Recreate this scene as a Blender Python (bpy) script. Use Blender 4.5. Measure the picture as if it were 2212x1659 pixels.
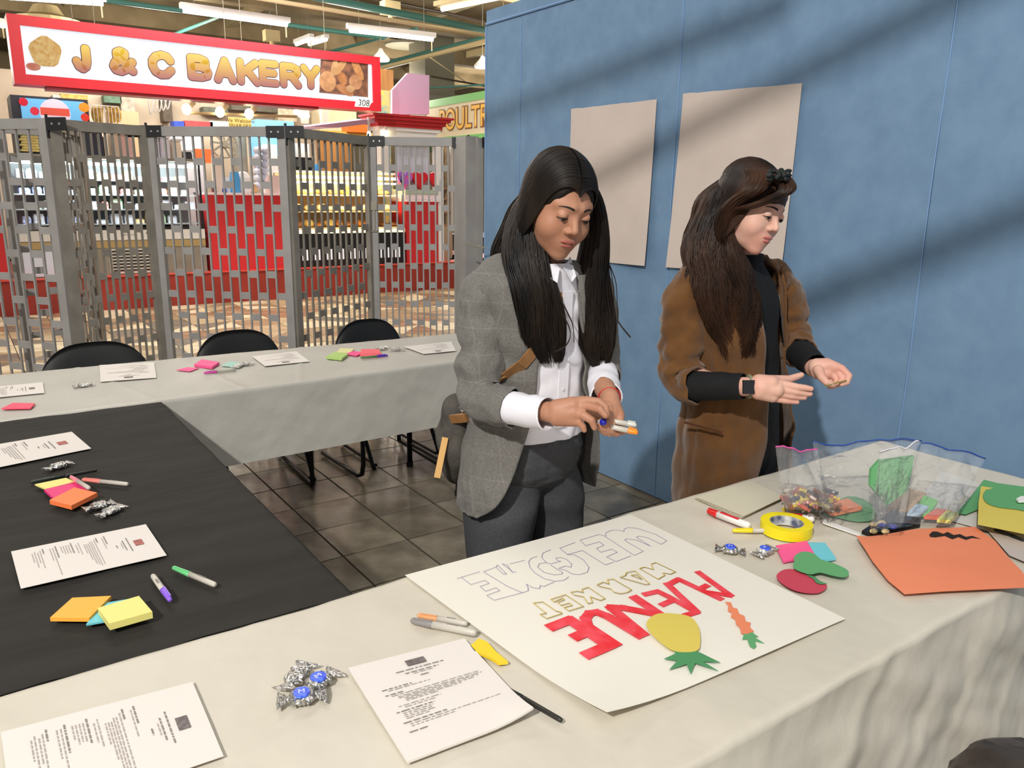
import bpy, bmesh, math, random
import numpy as np
from mathutils import Vector, Matrix
random.seed(7); RNG = np.random.RandomState(7)
S = bpy.context.scene
for o in list(bpy.data.objects): bpy.data.objects.remove(o)
COL = S.collection
# ------------------------------------------------------------------ camera
CAM = np.array([0, 0, 1.56]); FPX = 1701.63; CX, CY = 1106.0, 829.5
def _axes(pi=0.23649, ro=0.01371, ya=-0.61122):
    cy, sy, cp, sp = math.cos(ya), math.sin(ya), math.cos(pi), math.sin(pi)
    F = np.array([-sy*cp, cy*cp, -sp]); R = np.array([cy, sy, 0.]); U = np.cross(R, F)
    c, s = math.cos(ro), math.sin(ro)
    return c*R+s*U, -s*R+c*U, F
RX, UY, FW = _axes()
cd = bpy.data.cameras.new('camera'); cam = bpy.data.objects.new('camera', cd); COL.objects.link(cam)
cd.sensor_width = 36; cd.lens = FPX/2212*36; cd.clip_end = 200
M = Matrix.Identity(4)
for i in range(3):
    M[i][0], M[i][1], M[i][2], M[i][3] = RX[i], UY[i], -FW[i], CAM[i]
cam.matrix_world = M; S.camera = cam
# ------------------------------------------------------------------ world, light, exposure
S.view_settings.view_transform = 'Standard'; S.view_settings.look = 'None'
S.view_settings.gamma = 1; S.view_settings.use_curve_mapping = False
S.view_settings.exposure = 0.0
W = bpy.data.worlds.new('world'); S.world = W; W.use_nodes = True
W.node_tree.nodes['Background'].inputs[0].default_value = (0.95, 0.93, 0.9, 1)
W.node_tree.nodes['Background'].inputs[1].default_value = 0.42
def area(name, loc, target, size, power, col=(1, 1, 1), sy=None, spread=None):
    l = bpy.data.lights.new(name, 'AREA'); l.size = size; l.energy = power; l.color = col
    if sy: l.shape = 'RECTANGLE'; l.size_y = sy
    if spread: l.spread = math.radians(spread)
    o = bpy.data.objects.new(name, l); COL.objects.link(o); o.location = loc
    o.rotation_euler = (Vector(target)-Vector(loc)).to_track_quat('-Z', 'Y').to_euler()
    return o
area('hall_lamp_near', (-0.4, -1.0, 4.6), (1.0, 2.0, 0.6), 2.4, 50, (1, 0.965, 0.92))
area('hall_lamp_far', (0.8, 6.6, 4.4), (0.8, 6.8, 0), 2.6, 150, (1, 0.95, 0.87))
area('bakery_lamp', (3.2, 9.4, 4.3), (3.4, 11.5, 0.8), 3.0, 190, (1, 0.96, 0.92), sy=0.6)
area('bakery_back_lamp', (3.2, 13.2, 3.6), (3.4, 13.6, 0.5), 3.5, 120, (1, 0.94, 0.86), sy=1.5)
for q_ in ((3.5, 16.5, 3.9), (9.5, 18.5, 3.9), (9, 12.5, 4.1), (1.2, 12.6, 4.2), (5.5, 12.4, 4.2), (-1, 17, 3.9), (14, 22, 3.9)):  # unseen fill lights added to brighten the ceiling and the hall beyond
    l_ = bpy.data.lights.new('hall_fill', 'POINT'); l_.energy = 300 if q_[1] > 14 or q_[0] > 8 else 150; l_.color = (1, .93, .8); l_.shadow_soft_size = .4
    o_ = bpy.data.objects.new('hall_fill', l_); COL.objects.link(o_); o_.location = q_
KEYLOC = np.array((-3.4, -1.6, 5.0))
key = bpy.data.lights.new('high_spot', 'SPOT'); key.energy = 1620; key.color = (1.0, 0.97, 0.93)
key.shadow_soft_size = 0.095; key.spot_size = math.radians(80); key.spot_blend = 0.5
ko = bpy.data.objects.new('high_spot', key); COL.objects.link(ko); ko.location = KEYLOC
ko.rotation_euler = (Vector((2.3, 2.2, 1.2))-Vector(KEYLOC)).to_track_quat('-Z', 'Y').to_euler()
# ------------------------------------------------------------------ pixel -> world helpers
def ray(x, y): return FW+RX*(x-CX)/FPX-UY*(y-CY)/FPX
def at(x, y, z=0.):
    d = ray(x, y); return CAM+(z-CAM[2])/d[2]*d
def aty(x, y, Y):
    d = ray(x, y); return CAM+Y/d[1]*d
def atx(x, y, X):
    d = ray(x, y); return CAM+X/d[0]*d
def P(x, y, k): return CAM+ray(x, y)*k
ORD = 'first second third fourth fifth sixth seventh eighth ninth tenth eleventh twelfth thirteenth fourteenth fifteenth sixteenth seventeenth eighteenth nineteenth twentieth'.split()
# ------------------------------------------------------------------ materials
def srgb(r, g=None, b=None):
    if g is None: r, g, b = r
    f = lambda c: (c/255/12.92 if c/255 <= .04045 else ((c/255+.055)/1.055)**2.4)
    return (f(r), f(g), f(b), 1)
_mc = {}
def mat(name, col, rough=.6, metal=0., noise=None, nscale=20, bump=0., bscale=60, emit=None, es=1., trans=0., spec=.5, sheen=0., alpha=1., coords='Object', detail=4, sss=0., ior=1.45, stretch=None):
    if name in _mc: return _mc[name]
    m = bpy.data.materials.new(name); m.use_nodes = True; _mc[name] = m
    nt = m.node_tree; b = nt.nodes['Principled BSDF']; L = nt.links
    c = srgb(col) if max(col) > 1.001 else (*col, 1)
    b.inputs['Base Color'].default_value = c; b.inputs['Roughness'].default_value = rough
    b.inputs['Metallic'].default_value = metal; b.inputs['Specular IOR Level'].default_value = spec
    b.inputs['Transmission Weight'].default_value = trans; b.inputs['Alpha'].default_value = alpha
    b.inputs['Sheen Weight'].default_value = sheen; b.inputs['IOR'].default_value = ior
    if sss:
        b.inputs['Subsurface Weight'].default_value = sss; b.inputs['Subsurface Scale'].default_value = .01
        b.inputs['Subsurface Radius'].default_value = (1, .35, .2)
    if emit is not None:
        b.inputs['Emission Color'].default_value = srgb(emit) if max(emit) > 1.001 else (*emit, 1)
        b.inputs['Emission Strength'].default_value = es
    tc = nt.nodes.new('ShaderNodeTexCoord')
    src = tc.outputs[coords]
    if stretch:
        mp = nt.nodes.new('ShaderNodeMapping'); mp.inputs['Scale'].default_value = stretch
        L.new(src, mp.inputs[0]); src = mp.outputs[0]
    if noise is not None:
        n = nt.nodes.new('ShaderNodeTexNoise'); n.inputs['Scale'].default_value = nscale; n.inputs['Detail'].default_value = detail
        L.new(src, n.inputs['Vector'])
        cr = nt.nodes.new('ShaderNodeValToRGB'); cr.color_ramp.elements[0].position = .35; cr.color_ramp.elements[1].position = .65
        cr.color_ramp.elements[0].color = c; cr.color_ramp.elements[1].color = srgb(noise) if max(noise) > 1.001 else (*noise, 1)
        L.new(n.outputs[0], cr.inputs[0]); L.new(cr.outputs[0], b.inputs['Base Color'])
    if bump:
        n2 = nt.nodes.new('ShaderNodeTexNoise'); n2.inputs['Scale'].default_value = bscale; n2.inputs['Detail'].default_value = 5
        L.new(src, n2.inputs['Vector'])
        bp = nt.nodes.new('ShaderNodeBump'); bp.inputs['Strength'].default_value = bump; bp.inputs['Distance'].default_value = .01
        L.new(n2.outputs[0], bp.inputs['Height']); L.new(bp.outputs[0], b.inputs['Normal'])
    return m
# ------------------------------------------------------------------ mesh helpers
def mesh(name, V, Fc, m=None, parent=None, smooth=False, loc=None):
    me = bpy.data.meshes.new(name)
    me.from_pydata([tuple(map(float, v)) for v in V], [], [tuple(int(i) for i in f) for f in Fc])
    if m: 
        for q in (m if isinstance(m, (list, tuple)) else [m]): me.materials.append(q)
    if smooth: me.polygons.foreach_set('use_smooth', [True]*len(me.polygons))
    me.update()
    return link(name, me, parent)
def link(name, me, parent=None):
    o = bpy.data.objects.new(name, me); COL.objects.link(o)
    if parent is not None:
        o.parent = parent
    return o
def tag(o, label=None, cat=None, group=None, kind=None):
    if label: o['label'] = label
    if cat: o['category'] = cat
    if group: o['group'] = group
    if kind: o['kind'] = kind
    return o
def thing(name, label, cat, loc=(0, 0, 0), group=None):
    o = bpy.data.objects.new(name, None); COL.objects.link(o); o.empty_display_size = .05
    o.location = tuple(map(float, loc)); return tag(o, label, cat, group)
class MB:
    """mesh builder in world coordinates"""
    def __init__(s): s.V = []; s.F = []; s.mi = []; s.m = 0
    def add(s, V, F):
        n = len(s.V); s.V += [tuple(map(float, v)) for v in V]; s.F += [tuple(i+n for i in f) for f in F]; s.mi += [s.m]*len(F); return s
    def box(s, lo, hi):
        x0, y0, z0 = lo; x1, y1, z1 = hi
        return s.add([(x0,y0,z0),(x1,y0,z0),(x1,y1,z0),(x0,y1,z0),(x0,y0,z1),(x1,y0,z1),(x1,y1,z1),(x0,y1,z1)],
                     [(0,3,2,1),(4,5,6,7),(0,1,5,4),(1,2,6,5),(2,3,7,6),(3,0,4,7)])
    def obox(s, c, ax, h):
        c = np.array(c, float); ax = [np.array(a, float)/np.linalg.norm(a) for a in ax]; V = []
        for k in (-1, 1):
            for i, j in ((-1,-1),(1,-1),(1,1),(-1,1)): V.append(c+ax[0]*h[0]*i+ax[1]*h[1]*j+ax[2]*h[2]*k)
        return s.add(V, [(0,3,2,1),(4,5,6,7),(0,1,5,4),(1,2,6,5),(2,3,7,6),(3,0,4,7)])
    def bar(s, a, b, w, t=None, up=(0, 0, 1)):
        a = np.array(a, float); b = np.array(b, float); d = b-a; L = np.linalg.norm(d)
        if L < 1e-9: return s
        d /= L; u = np.array(up, float)
        if abs(d@u) > .95: u = np.array([1., 0, 0])
        x = np.cross(d, u); x /= np.linalg.norm(x); y = np.cross(x, d)
        return s.obox((a+b)/2, (x, y, d), (w/2, (t or w)/2, L/2))
    def prism(s, poly, z0, z1):
        n = len(poly); V = [(*p[:2], z0) for p in poly]+[(*p[:2], z1) for p in poly]
        return s.add(V, [tuple(range(n-1, -1, -1)), tuple(range(n, 2*n))]+[(i, (i+1) % n, n+(i+1) % n, n+i) for i in range(n)])
    def xprism(s, poly, y0, y1):  # poly in x,z
        n = len(poly); V = [(p[0], y0, p[1]) for p in poly]+[(p[0], y1, p[1]) for p in poly]
        return s.add(V, [tuple(range(n)), tuple(range(2*n-1, n-1, -1))]+[((i+1) % n, i, n+i, n+(i+1) % n) for i in range(n)])
    def tube(s, pts, r, n=8, cap=True):
        pts = [np.array(p, float) for p in pts]; m = len(pts)
        rr = r if hasattr(r, '__len__') else [r]*m
        V = []; prev = None
        for i in range(m):
            d = pts[min(i+1, m-1)]-pts[max(i-1, 0)]; d = d/(np.linalg.norm(d)+1e-12)
            if prev is None:
                u = np.array([0, 0, 1.]) if abs(d[2]) < .9 else np.array([1., 0, 0]); x = np.cross(d, u)
            else: x = prev-d*(prev@d)
            x = x/(np.linalg.norm(x)+1e-12); prev = x; y = np.cross(d, x)
            for j in range(n):
                a = 2*math.pi*j/n; V.append(pts[i]+rr[i]*(math.cos(a)*x+math.sin(a)*y))
        F = [(i*n+j, i*n+(j+1) % n, (i+1)*n+(j+1) % n, (i+1)*n+j) for i in range(m-1) for j in range(n)]
        if cap: F += [tuple(range(n-1, -1, -1)), tuple((m-1)*n+j for j in range(n))]
        return s.add(V, F)
    def lathe(s, base, axis, prof, n=16):
        base = np.array(base, float); d = np.array(axis, float); d /= np.linalg.norm(d)
        u = np.array([0, 0, 1.]) if abs(d[2]) < .9 else np.array([1., 0, 0]); x = np.cross(d, u); x /= np.linalg.norm(x); y = np.cross(d, x)
        V = []; 
        for (h, r) in prof:
            for j in range(n):
                a = 2*math.pi*j/n; V.append(base+d*h+r*(math.cos(a)*x+math.sin(a)*y))
        m = len(prof)
        F = [(i*n+j, i*n+(j+1) % n, (i+1)*n+(j+1) % n, (i+1)*n+j) for i in range(m-1) for j in range(n)]
        F += [tuple(range(n-1, -1, -1)), tuple((m-1)*n+j for j in range(n))]
        return s.add(V, F)
    def ell(s, c, r, n=12, R=None, nz=8):
        c = np.array(c, float); V = []; 
        for i in range(nz+1):
            t = math.pi*i/nz
            for j in range(n):
                a = 2*math.pi*j/n; v = np.array([r[0]*math.sin(t)*math.cos(a), r[1]*math.sin(t)*math.sin(a), r[2]*math.cos(t)])
                if R is not None: v = R@v
                V.append(c+v)
        return s.add(V, [(i*n+j, (i+1)*n+j, (i+1)*n+(j+1) % n, i*n+(j+1) % n) for i in range(nz) for j in range(n)])
    def build(s, name, m=None, parent=None, smooth=False, origin=None):
        V = np.array(s.V, float).reshape(-1, 3)
        pw = np.zeros(3)
        if parent is not None:
            q = parent
            while q is not None: pw += np.array(q.location); q = q.parent
        o = np.array(origin, float) if origin is not None else (pw if parent is not None else V.mean(0))
        ob = mesh(name, V-o, s.F, m, parent, smooth)
        ob.location = tuple(o-pw)
        if len(set(s.mi)) > 1: ob.data.polygons.foreach_set('material_index', s.mi)
        return ob
def copy_tree(o, parent=None, loc=None):
    c = o.copy(); COL.objects.link(c)
    if parent is not None: c.parent = parent
    if loc is not None: c.location = loc
    for ch in list(o.children): copy_tree(ch, c)
    return c
def fbm(x, y, z=0., sc=1., oct=3, seed=0):
    """cheap vectorised value noise"""
    x = np.asarray(x, float)*sc+seed*17.3; y = np.asarray(y, float)*sc+seed*5.1; z = np.asarray(z, float)*sc+np.zeros_like(x)
    out = np.zeros_like(x); a = 1.
    def h(i, j, k):
        n = (i*374761393+j*668265263+k*2147483647+seed*1274126177).astype(np.int64) & 0x7fffffff
        n = ((n ^ (n >> 13))*1274126177) & 0x7fffffff; n = n ^ (n >> 16)
        return (n & 0xffff)/65535.-.5
    for o in range(oct):
        i, j, k = np.floor(x).astype(np.int64), np.floor(y).astype(np.int64), np.floor(z).astype(np.int64)
        fx, fy, fz = x-i, y-j, z-k; fx, fy, fz = [t*t*(3-2*t) for t in (fx, fy, fz)]
        v = 0
        for a1 in (0, 1):
            for b1 in (0, 1):
                for c1 in (0, 1):
                    v = v+h(i+a1, j+b1, k+c1)*(fx if a1 else 1-fx)*(fy if b1 else 1-fy)*(fz if c1 else 1-fz)
        out += a*v; a *= .5; x = x*2+3.1; y = y*2+1.7; z = z*2+.9
    return out
def textmesh(name, body, size, m, origin, ux, uy, parent=None, bold=0., center=True, sx=1., ext=.0):
    """lettering as flat mesh, lying in the plane spanned by ux (reading direction) and uy (up)"""
    c = bpy.data.curves.new(name, 'FONT'); c.body = body; c.size = size; c.offset = bold; c.extrude = ext
    if center: c.align_x = 'CENTER'; c.align_y = 'CENTER'
    t = bpy.data.objects.new('t', c); COL.objects.link(t)
    dg = bpy.context.evaluated_depsgraph_get(); me = bpy.data.meshes.new_from_object(t.evaluated_get(dg))
    bpy.data.objects.remove(t)
    me.name = name; ux = np.array(ux, float); uy = np.array(uy, float); n = np.cross(ux, uy)
    o0 = np.array(origin, float); pw = np.zeros(3)
    if parent is not None:
        q = parent
        while q is not None: pw += np.array(q.location); q = q.parent
    for v in me.vertices:
        p = ux*v.co.x*sx+uy*v.co.y+n*v.co.z; v.co = p
    me.materials.clear(); me.materials.append(m)
    o = link(name, me, parent); o.location = tuple(o0-pw); return o
# ================================================================== MATERIALS
WHITE = mat('white_paint', (232, 230, 226), .45)
M_blue = mat('blue_felt', (108, 138, 168), .92, noise=(117, 147, 176), nscale=9, bump=.25, bscale=500, detail=12)
M_bluecord = mat('blue_cord', (122, 156, 196), .7)
M_slate = [mat('slate_tile_%s' % n, c, .24, noise=d, nscale=5, bump=.2, bscale=9, spec=.6, detail=9) for n, c, d in
           (('a', (98, 90, 75), (140, 131, 113)), ('b', (90, 82, 68), (130, 121, 103)), ('c', (104, 95, 79), (144, 134, 115)))]
M_grout = mat('grout', (50, 42, 33), .9)
M_far = [mat('floor_stone_%s' % n, c, .38, noise=d, nscale=5, detail=8, spec=.4) for n, c, d in
         (('sand', (190, 170, 135), (160, 138, 104)), ('tan', (165, 140, 108), (136, 114, 86)), ('grey', (128, 118, 102), (104, 96, 84)), ('cream', (222, 208, 176), (196, 176, 140)), ('rust', (160, 122, 92), (130, 98, 74)))]
M_ceil = mat('ceiling_concrete', (128, 112, 84), .9, noise=(104, 90, 66), nscale=1.5)
M_teal = mat('teal_pipe', (62, 112, 104), .45)
M_cream = mat('cream_pipe', (192, 174, 132), .55)
M_duct = mat('duct_grey', (120, 116, 100), .6)
M_dark = mat('dark_steel', (52, 40, 30), .5)
M_red = mat('red_paint', (192, 46, 48), .4, spec=.4)
M_redsign = mat('sign_red', (196, 34, 44), .4)
M_curb = mat('red_curb_paint', (146, 46, 34), .45, noise=(130, 40, 30), nscale=3)
M_pink = mat('pink_laminate', (214, 178, 206), .5)
M_pale = mat('pale_pink', (244, 222, 222), .5)
M_gate = mat('gate_aluminium', (162, 159, 155), .5, noise=(150, 146, 142), nscale=6)
M_gated = mat('gate_shaded_aluminium', (142, 135, 124), .5, noise=(126, 119, 108), nscale=9)  # darker copy for the angled leaves: their shade put into the colour
M_black = mat('black_plastic', (22, 22, 23), .45)
M_chair = mat('black_chair_plastic', (20, 20, 21), .5, bump=.15, bscale=300)
M_chairm = mat('black_chair_tube', (16, 15, 16), .3, metal=.3)
M_screw = mat('screw_steel', (200, 200, 200), .25, metal=1)
M_tube = mat('lit_tube', (255, 255, 255), .4, emit=(1, 1, .98), es=6)
M_tubew = mat('warm_tube', (255, 250, 230), .4, emit=(1, .92, .72), es=6)
M_glass = mat('clear_glass', (255, 255, 255), .02, trans=1., ior=1.03, spec=.4)
M_steel = mat('brushed_steel', (158, 152, 138), .35, metal=.5, noise=(140, 134, 120), nscale=3)
M_wood = mat('oak_wood', (176, 124, 66), .5, noise=(150, 100, 50), nscale=8, stretch=(1, 1, .1))
M_kraft = mat('kraft_paper', (206, 192, 182), .85, noise=(199, 185, 175), nscale=5, bump=.06, bscale=30)
def struct(name, mb, m, smooth=False):
    o = mb.build(name, m, None, smooth); o['kind'] = 'structure'; return o
# ================================================================== FLOOR
TS = .3172; TX, TY = 1.232, 3.035
def boxmesh(name, lo, hi, m):
    mb = MB(); mb.box(lo, hi); me = bpy.data.meshes.new(name)
    me.from_pydata(mb.V, [], mb.F); me.materials.append(m); return me
fl = struct('floor', MB().box((-9, -6, -.06), (16, 28, -.004)), M_grout)
g = .0045
tmesh = [boxmesh('tile', (g, g, -.02), (TS-g, TS-g, 0), m) for m in M_slate]
for i in range(-6, 7):
    for j in range(-7, 6):
        x, y = TX+i*TS, TY+j*TS
        if x > 2.88 or y > 4.75 or (x < -.2 and y < 2.6): continue
        o = link('floor_tile', tmesh[random.randrange(3)], fl); o.location = (x-fl.location[0], y-fl.location[1], random.uniform(-.0012, .0004)-fl.location[2])
# market aisle: square stones split into two coloured triangles
FS = .46; y0 = 4.72
trm = []
for m in M_far:
    for pts in (((0, 0), (1, 0), (1, 1)), ((0, 0), (1, 1), (0, 1)), ((0, 0), (1, 0), (0, 1)), ((1, 0), (1, 1), (0, 1))):
        mb = MB(); c = np.mean(pts, 0); mb.prism([((c+(np.array(p)-c)*.975)*FS) for p in pts], -.02, 0)
        me = bpy.data.meshes.new('stone'); me.from_pydata(mb.V, [], mb.F); me.materials.append(m); trm.append(me)
rest = [MB() for _ in M_far]; cnt = 0
for j in range(0, 15):
    for i in range(-6, 24):
        x, y = -.1+i*FS, y0+j*FS
        vis = -.2 < x-(y-4.5)*.02 and x < .62*y+.2 and x > .02*y-.4
        dg = random.random() < .5
        for k in (0, 1):
            mi = random.choice([0, 0, 1, 2, 3, 3, 4, 1])
            if vis and cnt < 290:
                o = link('floor_stone', trm[mi*4+(2 if dg else 0)+k], fl); o.location = (x-fl.location[0], y-fl.location[1], -fl.location[2]); cnt += 1
            else:
                me = trm[mi*4+(2 if dg else 0)+k]
                rest[mi].add([(v.co.x+x, v.co.y+y, v.co.z) for v in me.vertices], [tuple(p.vertices) for p in me.polygons])
big = MB()
for mi, r in enumerate(rest): big.m = mi; big.add(r.V, r.F)
o = big.build('floor_stones_beyond', M_far, fl); o['kind'] = 'stuff'
# ================================================================== BLUE PARTITION WALL
XW = 2.876
ys = [4.435, 4.06, 2.775, 1.518, .262, -1.0]
wr = struct('wall_right', MB().box((XW+.012, ys[-1], 0), (XW+.09, ys[0], 2.66)), M_blue)
for a, b in zip(ys[:-1], ys[1:]):
    MB().box((XW, b+.002, .012), (XW+.0115, a-.002, 2.572)).build('felt_panel', M_blue, wr)
for a, b in zip(ys[:-1], ys[1:]):
    MB().box((XW, b, 2.592), (XW+.0115, a-.001, 2.66)).build('top_band', M_blue, wr)
for y in ys[1:-1]:
    MB().tube([(XW-.001, y+.003*math.sin(z*5), z) for z in np.linspace(.01, 2.56, 14)], .0028, 5).build('seam_cord', M_bluecord, wr)
MB().tube([(XW-.003, y, 2.582) for y in np.linspace(ys[-1], ys[0], 12)], .008, 6).build('seam_cord', M_bluecord, wr)
MB().tube([(XW-.001, ys[0]+.002, 0), (XW-.001, ys[0]+.002, 2.57)], .006, 6).build('seam_cord', M_bluecord, wr)
MB().box((XW-.004, -1, 0), (XW+.012, 4.435, .006)).build('floor_strip', M_steel, wr)
# hung kraft sheets
def hung_sheet(label, tl, tr, br, bl, curl):
    q = [atx(*p, XW-.006) for p in (tl, tr, br, bl)]; n = 14; V = []; F = []
    for s in range(2):
        for i in range(n+1):
            for j in range(n+1):
                u, v = j/n, i/n
                p = (q[0]*(1-u)+q[1]*u)*(1-v)+(q[3]*(1-u)+q[2]*u)*v
                off = .004+curl*(v**2)*(.5+.5*math.cos(u*5+1))+.004*fbm(u*4, v*5, 0, 1, 2, 3)
                e = .006*fbm(u*9., 0, 0, 2, 2, 5)*(v == 0)
                V.append((p[0]-float(off)-s*.0006, p[1], p[2]+float(e)))
    N = (n+1)**2
    for i in range(n):
        for j in range(n):
            a = i*(n+1)+j; F += [(a, a+1, a+n+2, a+n+1), (N+a, N+a+n+1, N+a+n+2, N+a+1)]
    mb = MB().add(V, F); o = mb.build('paper_sheet', M_kraft, None, True)
    tag(o, label, 'paper', 'blank kraft sheets taped to the blue wall')
hung_sheet('smaller blank kraft sheet on the blue wall, behind the woman in the grey blazer', (1235, 236), (1420, 214), (1400, 574), (1226, 560), .02)
hung_sheet('larger blank kraft sheet on the blue wall, behind the woman in the brown coat', (1477, 203), (1734, 179), (1694, 596), (1444, 577), .02)
# unseen rails added overhead, lined up with the spot to throw slanting shade bands
for (ya_, za_, yb_, zb_, w_, lb) in ((2.3, .98, .9, 1.66, .11, 'lowest'), (3.6, 1.56, 1.0, 2.40, .085, 'middle'), (4.6, 2.0, 2.2, 2.32, .07, 'highest')):
    t_ = .42; A = np.array((XW, ya_, za_)); B = np.array((XW, yb_, zb_)); A = A+t_*(KEYLOC-A); B = B+t_*(KEYLOC-B)
    tag(MB().bar(A, B, w_, .05).build('shade_rail', M_ceil), 'unseen rail added above the tables to shade the blue wall, %s of three' % lb, 'rail')
# ================================================================== CEILING, BACK WALL
CZ = 5.3
ce = struct('ceiling', MB().box((-9, 5.0, CZ), (22, 30, CZ+.1)), M_ceil)
struct('wall_back', MB().box((-9, 27.9, 0), (22, 28, CZ)), mat('back_wall_tan', (150, 134, 104), .9, noise=(120, 106, 80), nscale=1))
for y in (12.5, 16, 19.5, 23): MB().box((-8, y, CZ-.35), (21, y+.3, CZ)).build('beam', M_ceil, ce)
for x in np.arange(-4, 20, 3.2): MB().box((x, 8, CZ-.16), (x+.16, 28, CZ)).build('joist', mat('joist_paint', (150, 134, 100), .8), ce)
def pipe(name, a, b, z, r, m, label, cat='pipe', za=None, group='pipes under the market ceiling'):
    A = at(*a, z); B = at(*b, za if za else z)
    o = MB().tube([A, B], r, 10).build(name, m); tag(o, label, cat, group); return o
pipe('ceiling_pipe', (330, -75), (1100, 75), 4.3, .055, M_teal, 'thick teal pipe running above the two strip lamps, upper of the teal pipes')
pipe('ceiling_pipe', (150, -10), (830, 82), 4.4, .04, M_teal, 'thin teal pipe just behind the two white strip lamps')
pipe('ceiling_pipe', (430, -25), (1100, 85), 4.1, .03, M_cream, 'cream pipe parallel to and just below the thick teal pipe')
pipe('ceiling_pipe', (560, -55), (1100, 57), 4.9, .03, M_dark, 'dark brown pipe, highest of the ceiling pipes')
pipe('ceiling_pipe', (800, 145), (1100, 68), 4.4, .045, M_teal, 'teal pipe slanting up to the top of the blue wall')
pipe('ceiling_pipe', (780, 158), (1100, 76), 4.3, .045, M_cream, 'cream pipe slanting up to the blue wall under the teal one')
pipe('ceiling_pipe', (700, 115), (900, 62), 4.6, .03, M_teal, 'teal pipe slanting behind the right strip lamp')
pipe('ceiling_pipe', (360, 80), (490, 30), 4.5, .03, M_teal, 'short teal pipe slanting above the middle of the bakery sign')
pipe('ceiling_pipe', (930, 165), (1100, 195), 4.0, .02, M_dark, 'thin dark pipe above the green and cream sign')
pipe('ceiling_pipe', (925, 190), (1100, 180), 3.9, .02, M_teal, 'thin teal pipe above the green and cream sign')
pipe('electric_cable', (930, 125), (1010, 180), 4.2, .012, M_cream, 'thin cream cable hanging diagonally right of the pink panel', 'cable')
a = at(940, 110, 4.9); tag(MB().box((a[0]-.5, a[1]-.4, 3.2), (a[0]+.3, a[1]+.4, 5.3)).build('air_duct', M_duct), 'grey sheet metal duct dropping from the ceiling behind the pink panel', 'duct')
a = at(885, 105, 5.0); tag(MB().lathe((a[0], a[1], 5.05), (0, 0, 1), [(0, .15), (0, .6), (.05, .62), (.12, .3), (.2, .25)], 20).build('ceiling_diffuser', M_duct), 'round air diffuser in the ceiling behind the right strip lamp', 'air vent')
a = at(100, 32, 4.6); tag(MB().lathe((a[0], a[1], 4.45), (0, 0, 1), [(0, .3), (0, .55), (.06, .57), (.14, .3), (.3, .2)], 20).build('ceiling_diffuser', M_cream), 'round cream air diffuser above the left end of the bakery sign', 'air vent')
for nm, px_, py_, lb in (('speaker_box', 843, 18, 'white box with a short nozzle hung near the ceiling left of the warm lamp'), ('speaker_box', 586, 78, 'small white box hung above the bakery sign')):
    a = at(px_, py_, 4.5); t = thing(nm, lb, 'ceiling box', a)
    MB().box((a[0]-.14, a[1]-.1, a[2]-.1), (a[0]+.14, a[1]+.1, a[2]+.1)).build('box', M_cream, t)
    MB().lathe((a[0], a[1], a[2]-.2), (0, 0, 1), [(0, .06), (.1, .03)], 10).build('nozzle', M_cream, t)
    MB().tube([(a[0], a[1], a[2]+.1), (a[0], a[1], CZ)], .01, 5).build('rod', M_duct, t)
def strip_light(a, b, z, label, w=.1, tube=None, box=None, gr='white fluorescent strip lamps over the bakery'):
    A, B = at(*a, z), at(*b, z); t = thing('strip_lamp', label, 'lamp', (A+B)/2, gr)
    d = (B-A)/np.linalg.norm(B-A)
    MB().bar(A-d*.04+(0, 0, .06), B+d*.04+(0, 0, .06), w, .07).build('housing', box or WHITE, t)
    MB().tube([A, B], .035, 10).build('tube', tube or M_tube, t)
    for s in (A+d*.15, B-d*.15): MB().tube([s+(0, 0, .08), (s[0], s[1], CZ)], .006, 4).build('hanging_wire', M_duct, t)
    e = B-d*.02; MB().tube([e, e-(0, 0, .18)], .01, 4).build('pull_cord', M_cream, t)
strip_light((396, 22), (620, 53), 3.95, 'white strip lamp above the middle of the bakery sign')
strip_light((755, 65), (935, 85), 3.95, 'white strip lamp above the right end of the bakery sign')
strip_light((-60, -12), (222, 7), 3.95, 'white strip lamp at the top left corner over the sign')
strip_light((955, 20), (1090, -8), 4.4, 'warm lit lamp at the top, beside the blue wall', .3, M_tubew, M_cream, 'warm ceiling lamps')
strip_light((640, 96), (672, 84), 4.6, 'small bright lamp behind the sign, left of the pair', .1, M_tube)
strip_light((668, 96), (705, 85), 4.6, 'small bright lamp behind the sign, right of the pair', .1, M_tube)
strip_light((-30, 48), (8, 56), 3.95, 'white strip lamp end left of the bakery sign', .1)
for (px_, py_, z, lb) in ((1042, 145, 3.9, 'round dome lamp hanging beside the blue wall above the green sign'), (823, 130, 3.9, 'round lamp just right of the bakery sign')):
    a = at(px_, py_, z); t = thing('dome_lamp', lb, 'lamp', a)
    MB().lathe(a, (0, 0, 1), [(0, .16), (.03, .16), (.14, .06), (.2, .03)], 16).build('shade', WHITE, t, True)
    MB().lathe(a-(0, 0, .015), (0, 0, 1), [(0, .14), (.014, .145)], 16).build('bulb', M_tube, t)
    MB().tube([a+(0, 0, .2), (a[0], a[1], CZ)], .006, 4).build('hanging_wire', M_duct, t)
# ================================================================== BAKERY STALL
YB = 11.52; CT = .43
st = struct('trim_1', MB().prism([(-4, YB), (6.92, YB), (8.3, YB+2.2), (8.3, YB+3.2), (-4, YB+3.2)], 0, CT), M_curb)
st['label'] = 'raised dark red platform under the bakery stall'
MB().prism([(-4, YB-.02), (6.93, YB-.02), (8.32, YB+2.2), (8.3, YB+.5), (6.8, YB+.4), (-4, YB+.4)], CT, CT+.012).build('top_edge', mat('curb_edge', (196, 70, 56), .4), st)
yc = YB+.13
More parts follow.
